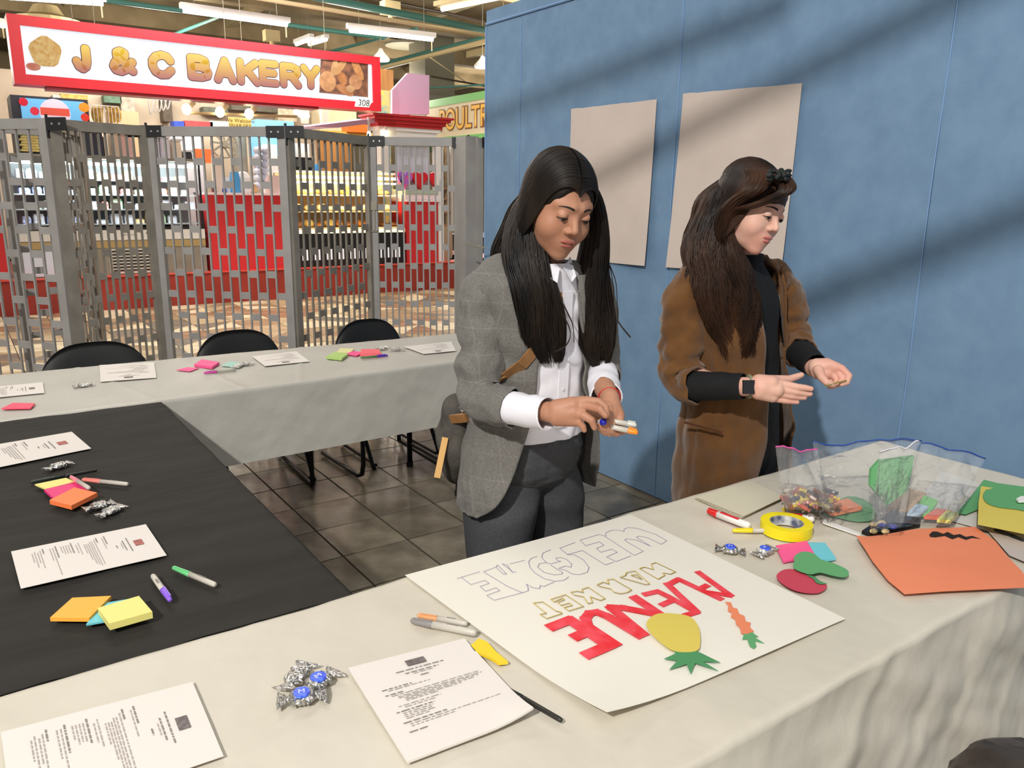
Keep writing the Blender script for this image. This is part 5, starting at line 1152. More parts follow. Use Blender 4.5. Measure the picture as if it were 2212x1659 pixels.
# ================================================================== PEOPLE
def snets(f, lo, hi, h):
    """naive surface nets of a signed distance function on a grid"""
    lo = np.array(lo, float); n = np.ceil((np.array(hi)-lo)/h).astype(int)+1
    ax = [lo[i]+h*np.arange(n[i]) for i in range(3)]
    X, Y, Z = np.meshgrid(*ax, indexing='ij'); D = f(X.astype(np.float32), Y.astype(np.float32), Z.astype(np.float32)).astype(np.float32)
    D[0], D[-1], D[:, 0], D[:, -1], D[:, :, 0], D[:, :, -1] = [1e-3]*6 if False else (np.maximum(D[0], 1e-4), np.maximum(D[-1], 1e-4), np.maximum(D[:, 0], 1e-4), np.maximum(D[:, -1], 1e-4), np.maximum(D[:, :, 0], 1e-4), np.maximum(D[:, :, -1], 1e-4))
    s = D < 0; c = s[:-1, :-1, :-1].astype(np.int8)
    corners = [(i, j, k) for i in (0, 1) for j in (0, 1) for k in (0, 1)]
    cnt = np.zeros(tuple(n-1), np.int8)
    sl = lambda A, i, j, k: A[i:n[0]-1+i, j:n[1]-1+j, k:n[2]-1+k]
    for q in corners: cnt += sl(s, *q)
    act = (cnt > 0) & (cnt < 8); idx = -np.ones(act.shape, np.int64); ii = np.argwhere(act); idx[act] = np.arange(len(ii))
    acc = np.zeros((len(ii), 3)); m = np.zeros(len(ii)); i0, j0, k0 = ii.T
    dv = {q: D[i0+q[0], j0+q[1], k0+q[2]] for q in corners}
    for a in corners:
        for d in range(3):
            if a[d]: continue
            b = list(a); b[d] = 1; b = tuple(b); da, db = dv[a], dv[b]; cr = (da < 0) != (db < 0)
            t = np.where(cr, da/np.where(cr, da-db, 1), 0)
            p = np.array(a, float)[None].repeat(len(ii), 0); p[:, d] += t; acc += p*cr[:, None]; m += cr
    V = lo+h*(ii+acc/np.maximum(m, 1)[:, None]); F = []
    for d in range(3):
        e1, e2 = [(1, 2), (2, 0), (0, 1)][d]
        A = [slice(None)]*3; B = [slice(None)]*3; A[d] = slice(0, -1); B[d] = slice(1, None)
        sa, sb = s[tuple(A)], s[tuple(B)]; cr = np.argwhere(sa != sb); keep = (cr[:, e1] > 0) & (cr[:, e2] > 0) & (cr[:, e1] < n[e1]-1) & (cr[:, e2] < n[e2]-1); cr = cr[keep]
        ins = sa[tuple(cr.T)]; o1 = np.zeros(3, int); o1[e1] = 1; o2 = np.zeros(3, int); o2[e2] = 1
        q = [idx[tuple((cr-o).T)] for o in (0*o1, o1, o1+o2, o2)]
        Q = np.stack(q, 1); Q[~ins] = Q[~ins][:, ::-1]; F.append(Q)
    F = np.concatenate(F); F = F[(F >= 0).all(1)]
    return V, F
def smin(a, b, k):
    h = np.clip(.5+.5*(b-a)/k, 0, 1); return b*(1-h)+a*h-k*h*(1-h)
def smax(a, b, k): return -smin(-a, -b, k)
def ell(X, Y, Z, c, r):
    x, y, z = (X-c[0])/r[0], (Y-c[1])/r[1], (Z-c[2])/r[2]; q = np.sqrt(x*x+y*y+z*z)
    g = np.sqrt((x/r[0])**2+(y/r[1])**2+(z/r[2])**2)+1e-6; return q*(q-1)/g
def cap(X, Y, Z, a, b, ra, rb):
    a = np.array(a, float); b = np.array(b, float); d = b-a; L = d@d+1e-12
    t = np.clip(((X-a[0])*d[0]+(Y-a[1])*d[1]+(Z-a[2])*d[2])/L, 0, 1)
    return np.sqrt((X-a[0]-t*d[0])**2+(Y-a[1]-t*d[1])**2+(Z-a[2]-t*d[2])**2)-(ra+(rb-ra)*t)
def raw(name, V, F, m, parent, smooth=True, subd=0):
    pw = np.zeros(3); q = parent
    while q is not None: pw += np.array(q.location); q = q.parent
    me = bpy.data.meshes.new(name); V = np.asarray(V, float)-pw; F = np.asarray(F)
    me.vertices.add(len(V)); me.vertices.foreach_set('co', V.ravel())
    k = F.shape[1]; me.loops.add(F.size); me.loops.foreach_set('vertex_index', F.ravel().astype(np.int32))
    me.polygons.add(len(F)); me.polygons.foreach_set('loop_start', np.arange(0, F.size, k, dtype=np.int32)); 
    me.polygons.foreach_set('use_smooth', [smooth]*len(F)); me.update(calc_edges=True); me.validate()
    for q in (m if isinstance(m, list) else [m]): me.materials.append(q)
    o = link(name, me, parent)
    return o
RH = np.array([RX[0], RX[1], 0]); RH /= np.linalg.norm(RH); FH = -np.array([FW[0], FW[1], 0]); FH /= np.linalg.norm(FH)
def headframe(psi, th, roll=0.):
    """columns: person's left(x), face direction(y), up(z); in camera axes"""
    s, c, st, ct = math.sin(psi), math.cos(psi), math.sin(th), math.cos(th)
    f = RX*(s*ct)-UY*st-FW*(c*ct); u = RX*(s*st)+UY*ct-FW*(c*st); x = np.cross(f, u)
    if roll: x, u = x*math.cos(roll)+u*math.sin(roll), u*math.cos(roll)-x*math.sin(roll)
    return np.stack([-x if False else x, f, u], 1)
def headsdf(X, Y, Z, ch=1., jaw=1.):
    d = ell(X, Y, Z, (0, -.014, .033), (.073, .092, .083))
    d = smin(d, ell(X, Y, Z, (0, .028, -.018), (.0625, .060, .082)), .03)
    d = smin(d, ell(X, Y, Z, (0, .034, -.068), (.046*jaw, .044, .038)), .03)
    d = smin(d, ell(X, Y, Z, (0, .066, -.098), (.018, .016, .015)), .026)
    for s in (-1, 1):
        d = smin(d, ell(X, Y, Z, (s*.040, .050, -.036), (.026, .030, .028)), .02)
        d = smin(d, cap(X, Y, Z, (s*.012, .083, .024), (s*.044, .064, .024), .008, .006), .016)
        d = smax(d, -ell(X, Y, Z, (s*.031, .103, .004), (.018, .018, .011)), .010)
    d = smin(d, ell(X, Y, Z, (0, .068, -.062), (.028, .022, .022)), .018)
    d = smin(d, cap(X, Y, Z, (0, .080, .012), (0, .101, -.026), .006, .0095), .010)
    for s in (-1, 1): d = smin(d, ell(X, Y, Z, (s*.0125, .0905, -.032), (.0075, .0095, .007)), .006)
    for s in (-1, 1): d = smax(d, -ell(X, Y, Z, (s*.0065, .101, -.0395), (.0035, .006, .003)), .002)
    d = smin(d, ell(X, Y, Z, (0, .0865, -.0575), (.0205, .0085, .0048)), .005)
    d = smin(d, ell(X, Y, Z, (0, .0845, -.067), (.017, .0085, .0055)), .005)
    d = smax(d, -cap(X, Y, Z, (-.02, .0905, -.0618), (.02, .0905, -.0618), .0016, .0016), .002)
    for s in (-1, 1):
        e = ell(X, Y, Z, (s*.0315, .0765, .003), (.0135, .0135, .0122)); d = smin(d, e, .004)
        d = smax(d, -ell(X, Y, Z, (s*.0315, .0915, -.0035), (.0125, .006, .0022)), .0015)
    for s in (-1, 1):
        e = ell(X, Y, Z, (s*.0735, -.006, -.008), (.0085, .018, .030)); e = smax(e, -ell(X, Y, Z, (s*.083, -.002, -.004), (.006, .010, .018)), .004)
        d = smin(d, e, .008)
    d = smin(d, cap(X, Y, Z, (0, -.012, -.055), (0, -.052, -.185), .049, .052), .022)
    return d
def surf(f, x, z, y1=.13):
    ys = np.linspace(y1, -.02, 400).astype(np.float32); d = f(np.full_like(ys, x), ys, np.full_like(ys, z)); i = np.argmax(d < 0); return float(ys[i])
def make_head(T, c, Rm, skin, lipm, brow, sc=1., jaw=1.):
    f = lambda X, Y, Z: headsdf(X, Y, Z, jaw=jaw)
    V, F = snets(f, (-.095, -.125, -.20), (.095, .125, .125), .0021)
    tw = lambda p: (np.asarray(p)*sc)@Rm.T+c
    parts = [(tw(V), F)]
    # lips, eyes, brows
    lf = lambda X, Y, Z: np.minimum(ell(X, Y, Z, (0, .0883, -.0572), (.0225, .0088, .0052)), ell(X, Y, Z, (0, .0866, -.0675), (.0185, .009, .0062)))
    v, fa = snets(lf, (-.025, .07, -.078), (.025, .10, -.048), .0011)
    raw('lips', tw(v), fa, lipm, T)
    for s in (-1, 1):
        mb = MB().ell((0, 0, 0), (.0122, .0122, .0115), 14); e = raw('eye', tw(np.array(mb.V)+np.array([s*.0315, .0762, .0005])), np.array(mb.F), M_eye, T)
        mb = MB().ell((0, 0, 0), (.0062, .003, .0062), 12); d = np.array([s*.0315, .0872, -.0035]); raw('iris', tw(np.array(mb.V)+d), np.array(mb.F), M_iris, T)
        pts = []
        for t in np.linspace(-1, 1, 9):
            x = s*.0315+t*.0135; z = -.0012-.0022*t*t*1.3; y = surf(f, x, z+.0012); pts.append((x, y+.0006, z))
        mb = MB().tube(pts, [.0005, .001, .0013, .0015, .0016, .0015, .0014, .0012, .0006], 6); raw('eyelashes', tw(mb.V), np.array([q for q in mb.F if len(q) == 4]), brow, T)
        V2 = []; F2 = []
        for i, t in enumerate(np.linspace(0, 1, 10)):
            x = s*(.013+.035*t); z = .0215+.0055*math.sin(t*2.6)-.004*t; w = .0032*(1-.75*t**1.5)
            for dz in (-w, 0, w):
                V2.append((x, surf(f, x, z+dz)+(.0009 if dz == 0 else .0002), z+dz))
        for i in range(9):
            for j in range(2): F2.append((i*3+j, i*3+j+1, i*3+j+4, i*3+j+3))
        raw('eyebrow', tw(V2), np.array(F2), brow, T)
    return parts, tw, f
def chain_sdf(chains, k=.006):
    """chains: lists of (point, radius)"""
    def f(X, Y, Z):
        d = None
        for c in chains:
            e = None
            for (a, ra), (b, rb) in zip(c[:-1], c[1:]):
                g = cap(X, Y, Z, a, b, ra, rb); e = g if e is None else np.minimum(e, g)
            d = e if d is None else smin(d, e, k)
        return d
    return f
def limb_mesh(chains, h, k=.006, pad=.012):
    pts = np.array([p for c in chains for p, r in c]); rm = max(r for c in chains for p, r in c)+pad
    return snets(chain_sdf(chains, k), pts.min(0)-rm, pts.max(0)+rm, h)
def px3(L): return [(P(x, y, k), r) for x, y, k, r in L]
def join_parts(parts):
    V = []; F = []; n = 0
    for v, f in parts: V.append(v); F.append(np.asarray(f)+n); n += len(v)
    return np.concatenate(V), np.concatenate(F)
def frame(psi):
    f = RH*math.sin(psi)+FH*math.cos(psi); s = RH*math.cos(psi)-FH*math.sin(psi); return s, f
def interp_rows(rows, n):
    rows = np.array(rows, float); t = np.linspace(0, len(rows)-1, n); i = np.clip(t.astype(int), 0, len(rows)-2); u = (t-i)[:, None]
    g = lambda k: rows[np.clip(i+k, 0, len(rows)-1)]
    p0, p1, p2, p3 = g(-1), g(0), g(1), g(2)
    return .5*((2*p1)+(p2-p0)*u+(2*p0-5*p1+4*p2-p3)*u**2+(-p0+3*p1-3*p2+p3)*u**3)
def garment(name, rows, psi, m, T, nr=70, na=110, fold=.004, fs=9., seed=0, th=.004, closed=False, hemf=None, expo=2.3):
    """rows: (px, py, k, a, b, phi0, phi1) ring centres by photo point; gap between phi0..phi1 (deg, 0 = front) is left open"""
    s, f = frame(psi); R_ = interp_rows(rows, nr); V = []; up = np.array([0, 0, 1.])
    for i, r in enumerate(R_):
        c = P(r[0], r[1], r[2]); p0, p1 = math.radians(r[5]), math.radians(r[6]); v = i/(nr-1)
        ph = np.linspace(p1, 2*math.pi+p0, na) if not closed else np.linspace(0, 2*math.pi, na, endpoint=False)
        sn, cs = np.sin(ph), np.cos(ph); q = (np.abs(sn)**expo+np.abs(cs)**expo)**(-1/expo)
        fo = fold*(fbm(sn*2.2, cs*2.2, v*fs*.35, 2.2, 3, seed)*2.4)+fold*1.2*np.sin(ph*7+3*fbm(sn, cs, v*3, 1.5, 2, seed+2))*np.clip(v-.45, 0, 1)
        cr = fold*.9*np.sin((v*fs*6)+4*fbm(sn*1.5, cs*1.5, v*2., 1.5, 2, seed+5))*np.exp(-((v-.5)/.22)**2)
        rad = 1+(fo+cr)/max(.08, r[4])
        X = c+np.outer(r[3]*sn*q*rad, s)+np.outer(r[4]*cs*q*rad, f)
        if hemf is not None: X = X+np.outer(hemf(ph, v), up)
        V.append(X)
    V = np.concatenate(V); idx = np.arange(nr*na).reshape(nr, na); F = []
    jn = na if closed else na-1
    J = np.arange(jn); J2 = (J+1) % na
    for i in range(nr-1): F.append(np.stack([idx[i, J], idx[i, J2], idx[i+1, J2], idx[i+1, J]], 1))
    o = raw(name, V, np.concatenate(F), m, T)
    if th:
        sm = o.modifiers.new('thick', 'SOLIDIFY'); sm.thickness = th; sm.offset = 0
    return o
def sleeve(name, pts, m, T, n=46, na=28, fold=.004, seed=0, th=.003, fs=1., flat=None):
    """pts: (px,py,k,r)"""
    R_ = interp_rows([(*P(x, y, k), r) for x, y, k, r in pts], n); V = []; prev = None; L = 0
    for i in range(n):
        d = R_[min(i+1, n-1), :3]-R_[max(i-1, 0), :3]; d /= np.linalg.norm(d)+1e-9
        if prev is None:
            u = np.array([0, 0, 1.]) if abs(d[2]) < .8 else FH; x = np.cross(d, u)
        else: x = prev-d*(prev@d)
        x /= np.linalg.norm(x); prev = x; y = np.cross(d, x)
        if i: L += np.linalg.norm(R_[i, :3]-R_[i-1, :3])
        a = np.linspace(0, 2*math.pi, na, endpoint=False)
        bend = 1.
        w = fold*(np.sin(L*95*fs+3*fbm(np.cos(a), np.sin(a), L*6, 1.6, 2, seed)+np.cos(a-1))*(.5+fbm(np.cos(a)*1.3, np.sin(a)*1.3, L*9, 1.4, 2, seed+3)*1.6)+1.6*fbm(np.cos(a)*1.5, np.sin(a)*1.5, L*14, 1.5, 3, seed+8))
        rr_ = R_[i, 3]+w
        V.append(R_[i, :3]+np.outer(rr_*np.cos(a), x)+np.outer(rr_*np.sin(a), y))
    V = np.concatenate(V); idx = np.arange(n*na).reshape(n, na); J = np.arange(na); J2 = (J+1) % na
    F = np.concatenate([np.stack([idx[i, J], idx[i, J2], idx[i+1, J2], idx[i+1, J]], 1) for i in range(n-1)])
    o = raw(name, V, F, m, T)
    if th: sm = o.modifiers.new('thick', 'SOLIDIFY'); sm.thickness = th; sm.offset = 0
    return o
def tubes_fast(curves, radii, nsd=5):
    """many strands as one vertex / face array; curves: (N, M, 3); radii: (N, M)"""
    C = np.asarray(curves); N, Mn, _ = C.shape; d = np.gradient(C, axis=1); d /= np.linalg.norm(d, axis=2, keepdims=True)+1e-9
    u = np.zeros_like(d); u[..., 0] = .3; u[..., 1] = 1; x = np.cross(d, u); x /= np.linalg.norm(x, axis=2, keepdims=True)+1e-9; y = np.cross(d, x)
    a = np.linspace(0, 2*math.pi, nsd, endpoint=False)
    V = C[:, :, None]+radii[:, :, None, None]*(np.cos(a)[None, None, :, None]*x[:, :, None]+np.sin(a)[None, None, :, None]*y[:, :, None])
    idx = np.arange(N*Mn*nsd).reshape(N, Mn, nsd); i2 = np.roll(idx, -1, 2)
    F = np.stack([idx[:, :-1], i2[:, :-1], i2[:, 1:], idx[:, 1:]], -1).reshape(-1, 4)
    return V.reshape(-1, 3), F
def bundle(rows, ns, n=26, rad=.0032, wave=0., wf=3., seed=0, fill=True, tip=.35, psi=.4, spread=1.):
    """hair lock: rows (px, py, k, half width, half depth)"""
    rs_ = np.random.RandomState(seed); s, f = frame(psi); R_ = interp_rows(rows, n); C = np.array([P(r[0], r[1], r[2]) for r in R_]); A, B = np.abs(R_[:, 3]), np.abs(R_[:, 4])
    cs = []; rr_ = []; t = np.linspace(0, 1, n)
    for i in range(ns):
        ph = rs_.uniform(0, 2*math.pi); q = rs_.uniform(.55, 1.02)**.5; ph_t = ph+.35*np.sin(t*3+rs_.uniform(0, 6))*.6; en = rs_.uniform(.82, 1.0); tt = t*en
        a_, b_ = np.interp(tt, t, A), np.interp(tt, t, B); c_ = np.stack([np.interp(tt, t, C[:, k]) for k in range(3)], 1)
        w_ = wave*np.sin(t*wf*2*math.pi+rs_.uniform(-.8, .8)+ph*.5)*np.clip(t*2, 0, 1)
        cs.append(c_+np.outer(a_*np.sin(ph_t)*q*spread+w_, s)+np.outer(b_*np.cos(ph_t)*q+w_*.4, f)+rs_.normal(0, .0008, 3))
        rr_.append(rad*rs_.uniform(.6, 1.3)*(1-(1-tip*.6)*t**3)*np.where(t > .97, .3, 1))
    out = [tubes_fast(np.array(cs), np.array(rr_))]
    if fill:
        na = 20; ph = np.linspace(0, 2*math.pi, na, endpoint=False); V = np.concatenate([C[i]+np.outer(A[i]*.86*np.sin(ph), s)+np.outer(B[i]*.86*np.cos(ph), f) for i in range(n)])
        idx = np.arange(n*na).reshape(n, na); J = np.arange(na); J2 = (J+1) % na
        out.append((V, np.concatenate([np.stack([idx[i, J], idx[i, J2], idx[i+1, J2], idx[i+1, J]], 1) for i in range(int(n*.84)-1)])))
    return out
def hairmat(name, c1, c2, sc=40):
    return mat(name, c1, .42, noise=c2, nscale=sc, spec=.28, stretch=(1, 1, .25), detail=3)
M_eye = mat('eye_white', (196, 186, 180), .2); M_iris = mat('iris_dark', (34, 22, 18), .15)
def capstrands(tw, part_x, ns, seed, rad=.0026, sweep=0., zend=-.05, s_only=None, yb=0.):
    rs_ = np.random.RandomState(seed); out = []; rr_ = []; n = 22
    for i in range(ns):
        y0 = rs_.uniform(-.105, .088); s = rs_.choice([-1, 1]) if s_only is None else s_only
        y0n = (y0+.014)/.104
        amax = rs_.uniform(2.2, 2.6); al = np.linspace(0.02, amax, n)
        # ellipsoid slightly bigger than the cranium
        a, b, c = .084, .105, .101
        yy = -.014+b*np.clip(y0n, -.98, .975)*np.cos(al*.52)**.8-.012*np.sin(al)+yb*np.sin(al)
        rem = np.sqrt(np.clip(1-((yy+.014)/b)**2, .02, 1)); k = rs_.uniform(.985, 1.03)
        x = part_x+(s*a*k*rem*np.sin(np.minimum(al, 1.75))-part_x*np.clip(al/1.2, 0, 1)); z = .030+c*k*rem*np.cos(al)
        z = np.where(al > 1.6, .030+c*k*rem*math.cos(1.6)-(al-1.6)*.12, z)
        out.append(tw(np.stack([x, yy, z], 1))); rr_.append(rad*rs_.uniform(.6, 1.3)*np.ones(n))
    return tubes_fast(np.array(out), np.array(rr_))
# ------------------------------------------------------------------ woman in the grey blazer
SK1 = mat('skin_tan', (182, 134, 108), .5, noise=(172, 122, 96), nscale=14, sss=.12, spec=.35, bump=.04, bscale=260)
SK2 = mat('skin_fair', (222, 178, 158), .5, noise=(216, 160, 142), nscale=12, sss=.15, spec=.35, bump=.04, bscale=260)
M_lip1 = mat('lip_rose', (160, 88, 78), .4); M_lip2 = mat('lip_pink', (194, 112, 104), .4)
M_hair1 = hairmat('black_hair', (12, 10, 9), (40, 31, 24), 14); M_hair2 = hairmat('brown_hair', (26, 17, 13), (66, 43, 29), 14)
M_brow = mat('dark_brow', (34, 24, 20), .7)
def plaid(name, base, line):
    m = mat(name, base, .85, noise=tuple(min(255, int(c*1.16)) for c in base), nscale=220, detail=2, bump=.2, bscale=400, sheen=.1)
    nt = m.node_tree; b = nt.nodes['Principled BSDF']; src = b.inputs['Base Color'].links[0].from_socket
    tc_ = nt.nodes.new('ShaderNodeTexCoord'); prev = src
    for ax_, sc_ in ((0, 10.), (2, 8.)):
        sp_ = nt.nodes.new('ShaderNodeSeparateXYZ'); nt.links.new(tc_.outputs['Object'], sp_.inputs[0])
        mu = nt.nodes.new('ShaderNodeMath'); mu.operation = 'MULTIPLY'; mu.inputs[1].default_value = sc_*2; nt.links.new(sp_.outputs[ax_], mu.inputs[0])
        fr2 = nt.nodes.new('ShaderNodeMath'); fr2.operation = 'FRACT'; nt.links.new(mu.outputs[0], fr2.inputs[0])
        lt = nt.nodes.new('ShaderNodeMath'); lt.operation = 'LESS_THAN'; lt.inputs[1].default_value = .045; nt.links.new(fr2.outputs[0], lt.inputs[0])
        ml = nt.nodes.new('ShaderNodeMath'); ml.operation = 'MULTIPLY'; ml.inputs[1].default_value = .16; nt.links.new(lt.outputs[0], ml.inputs[0])
        mx = nt.nodes.new('ShaderNodeMix'); mx.data_type = 'RGBA'; nt.links.new(ml.outputs[0], mx.inputs[0]); nt.links.new(prev, mx.inputs[6]); mx.inputs[7].default_value = srgb(line); prev = mx.outputs[2]
    nt.links.new(prev, b.inputs['Base Color']); return m
M_blazer = plaid('grey_plaid_wool', (98, 95, 90), (152, 148, 140))
M_shirt = mat('white_shirt', (228, 226, 232), .7, bump=.1, bscale=40); M_trous = mat('charcoal_trousers', (60, 61, 64), .85, noise=(68, 69, 72), nscale=150, bump=.1, bscale=200)
psi1 = math.radians(36)
base = P(1140, 1100, 2.12); base[2] = 0
T1 = thing('person', 'woman in grey plaid blazer with long black hair, sorting markers in her hands', 'person', base)
R1 = headframe(math.radians(30), math.radians(33)); c1_ = P(1206, 443, 1.82)
hp1, tw1, f1 = make_head(T1, c1_, R1, SK1, M_lip1, M_brow, .95)
k0 = 1.74
rh = [px3([(1150, 886, 1.78, .021), (1190, 890, k0+.01, .0235), (1215, 890, k0, .026)]),
      px3([(1205, 885, k0, .024), (1238, 876, k0-.01, .020), (1256, 868, k0-.01, .013)]), px3([(1205, 895, k0, .024), (1240, 892, k0-.01, .022)]), px3([(1205, 900, k0, .022), (1240, 905, k0-.01, .017)]),
      px3([(1240, 874, k0-.01, .015), (1266, 865, k0-.015, .010), (1294, 868, k0-.02, .0088), (1309, 880, k0-.025, .008), (1311, 897, k0-.03, .0066)]),
      px3([(1244, 880, k0-.01, .014), (1270, 877, k0-.025, .010), (1296, 884, k0-.045, .0086), (1308, 898, k0-.05, .0068)]),
      px3([(1242, 890, k0-.01, .014), (1262, 898, k0-.03, .0098), (1278, 908, k0-.035, .0084), (1284, 924, k0-.03, .0066)]),
      px3([(1236, 902, k0-.01, .013), (1250, 912, k0-.02, .0088), (1259, 921, k0-.02, .0075), (1262, 929, k0-.018, .006)]),
      px3([(1225, 880, k0+.02, .014), (1258, 886, k0+.045, .010), (1284, 896, k0+.04, .0082), (1296, 905, k0+.02, .0068)])]
kl = 1.77
lh = [px3([(1306, 838, 1.86, .025), (1318, 862, kl+.03, .022), (1320, 880, kl+.015, .022)]),
      px3([(1318, 872, kl+.02, .022), (1322, 892, kl+.01, .022), (1314, 908, kl+.0, .018)]), px3([(1326, 880, kl+.015, .018), (1336, 896, kl+.005, .014)]),
      px3([(1312, 880, kl, .014), (1316, 898, kl-.012, .0105), (1320, 912, kl-.02, .0085), (1323, 917, kl-.022, .007)]),
      px3([(1332, 885, kl+.01, .012), (1340, 900, kl+.0, .0092), (1341, 912, kl-.01, .0072)]),
      px3([(1318, 925, kl+.01, .0095), (1305, 932, kl-.005, .009), (1296, 922, kl-.02, .0082), (1298, 908, kl-.028, .0068)]),
      px3([(1328, 927, kl+.01, .0095), (1316, 935, kl-.005, .009), (1308, 924, kl-.02, .0082), (1309, 914, kl-.028, .0066)]),
      px3([(1338, 926, kl+.01, .0095), (1330, 936, kl-.005, .009), (1322, 930, kl-.018, .008), (1320, 922, kl-.026, .0066)]),
      px3([(1322, 905, kl+.012, .018), (1334, 922, kl+.012, .015), (1348, 931, kl+.0, .0082), (1338, 934, kl-.012, .007)])]
bodyc = [px3([(1172, 560, 1.93, .05), (1165, 640, 2.0, .09), (1160, 760, 2.03, .085), (1150, 900, 2.08, .085), (1140, 970, 2.1, .075)]),
         px3([(1165, 600, 1.98, .06), (1085, 612, 1.93, .04), (1042, 740, 1.93, .04), (1035, 850, 1.92, .035), (1110, 880, 1.825, .024), (1165, 888, 1.77, .021)]),
         px3([(1180, 610, 2.0, .06), (1270, 625, 2.1, .04), (1290, 730, 2.12, .038), (1295, 805, 2.08, .034), (1306, 840, 1.87, .026)])]
def down(x, y, k, z, dx=0, dy=0): p = P(x, y, k); return np.array([p[0]+dx, p[1]+dy, z])
legs1 = [[(P(1100, 960, 2.1), .065), (P(1078, 1120, 2.08), .06), (down(1072, 1150, 2.08, .48), .05), (down(1072, 1150, 2.08, .10, 0, .03), .036), (down(1072, 1150, 2.08, .05, -.02, -.10), .03)],
         [(P(1180, 960, 2.16), .065), (P(1192, 1100, 2.21), .06), (down(1198, 1130, 2.22, .48), .048), (down(1198, 1130, 2.22, .10, 0, .03), .036), (down(1198, 1130, 2.22, .05, 0, -.10), .03)]]
parts = hp1+[limb_mesh(rh, .0022, .0034), limb_mesh(lh, .0022, .0034), limb_mesh(bodyc+legs1, .012, .02)]
V, F = join_parts(parts); raw('body', V, F, SK1, T1)
garment('shirt', [(1180, 566, 1.885, .052, .05, 0, 0), (1176, 590, 1.91, .085, .066, 0, 0), (1166, 640, 1.955, .13, .095, 0, 0), (1164, 720, 1.99, .13, .10, 0, 0), (1160, 800, 2.02, .126, .10, 0, 0), (1155, 870, 2.05, .135, .104, 0, 0), (1150, 930, 2.07, .14, .105, 0, 0)], psi1, M_shirt, T1, fold=.003, closed=True, seed=3)
s1, f1v = frame(psi1)
pl_ = [P(x, y, k)+f1v*r for x, y, k, r in ((1172, 620, 1.95, .098), (1164, 700, 1.99, .108), (1160, 780, 2.015, .108), (1156, 850, 2.045, .110), (1152, 900, 2.06, .112))]
mb = MB()
for a, b in zip(pl_[:-1], pl_[1:]): mb.bar(a, b, .03, .004, up=f1v)
mb.build('placket', M_shirt, T1)
for t in (.15, .4, .65, .9):
    q = np.array([np.interp(t*4, range(5), [p[i] for p in pl_]) for i in range(3)]); MB().lathe(q+f1v*.002, f1v, [(0, .0045), (.002, .0042)], 10).build('button', mat('pearl_button', (210, 208, 206), .3), T1)
for s in (-1, 1):  # collar points
    a = P(1180, 566, 1.885); q = [a+f1v*.056+s1*s*.006+(0, 0, -.01), a+f1v*.03+s1*s*.048+(0, 0, .012), a+f1v*.062+s1*s*.040+(0, 0, -.03), a+f1v*.068+s1*s*.022+(0, 0, -.042)]
    MB().add([*q, *[p+f1v*.003 for p in q]], [(0, 1, 2, 3), (7, 6, 5, 4), (0, 4, 5, 1), (1, 5, 6, 2), (2, 6, 7, 3), (3, 7, 4, 0)]).build('collar', M_shirt, T1)
hem1 = lambda ph, v: .035*np.clip(v-.82, 0, 1)/.18*(np.cos(ph)-.2)*-.5 if v > .82 else 0*ph
garment('blazer', [(1176, 566, 1.90, .072, .062, -25, 25), (1172, 586, 1.93, .125, .078, -14, 14), (1163, 612, 1.955, .168, .096, -14, 14), (1161, 680, 1.985, .162, .122, -16, 14), (1160, 760, 2.01, .146, .118, -30, 24), (1155, 840, 2.04, .152, .122, -31, 30),
    (1152, 920, 2.07, .182, .130, -36, 48), (1146, 1000, 2.09, .196, .138, -44, 60), (1143, 1045, 2.10, .200, .140, -54, 66), (1143, 1072, 2.11, .200, .140, -72, 72)], psi1, M_blazer, T1, nr=90, na=130, fold=.0035, seed=11, th=.005)
for sgn, e0 in ((-1, -1), (1, 1)):  # lapels
    L = [(1172, 590, 1.93, 14, .082), (1163, 640, 1.965, 15, .112), (1161, 700, 1.99, 20, .120), (1160, 755, 2.01, 27, .120)]
    V_ = []; 
    for (x, y, k, ph, b), w in zip(L, (.03, .055, .05, .006)):
        c = P(x, y, k)
        for dd in (0, w):
            a = math.radians(sgn*ph)+sgn*dd/.13; V_.append(c+s1*math.sin(a)*.156+f1v*math.cos(a)*(b+.005))
    F_ = [(i*2, i*2+1, i*2+3, i*2+2) for i in range(3)]
    o = MB().add(V_, F_).build('lapel', M_blazer, T1, True); sm = o.modifiers.new('t', 'SOLIDIFY'); sm.thickness = .004
sleeve('sleeve', [(1122, 598, 1.94, .045), (1092, 600, 1.925, .056), (1052, 632, 1.915, .060), (1043, 700, 1.915, .058), (1040, 780, 1.915, .055), (1034, 838, 1.91, .053), (1052, 868, 1.885, .050), (1085, 876, 1.845, .046), (1108, 882, 1.82, .044)], M_blazer, T1, 80, 40, .0072, 21, fs=.8)
sleeve('shirt_cuff', [(1088, 878, 1.84, .036), (1116, 883, 1.812, .0375), (1148, 889, 1.782, .036), (1183, 893, 1.752, .037)], M_shirt, T1, 24, 26, .0016, 5)
sleeve('sleeve', [(1232, 610, 2.06, .045), (1268, 615, 2.09, .054), (1288, 660, 2.11, .054), (1296, 730, 2.12, .050), (1300, 785, 2.09, .047), (1303, 812, 2.0, .043)], M_blazer, T1, 52, 32, .004, 33)
sleeve('shirt_cuff', [(1303, 806, 2.0, .036), (1304, 830, 1.94, .038), (1309, 858, 1.865, .037)], M_shirt, T1, 20, 26, .0016, 6)
c = P(1316, 860, 1.815); d = P(1318, 866, 1.80)-P(1306, 838, 1.86); d /= np.linalg.norm(d); u = np.cross(d, (0, 0, 1)); u /= np.linalg.norm(u); v = np.cross(d, u)
MB().tube([c+.0262*(math.cos(t)*u+math.sin(t)*v) for t in np.linspace(0, 2*math.pi, 21)], .0018, 6).build('red_bracelet', mat('red_cord', (190, 40, 36), .6), T1)
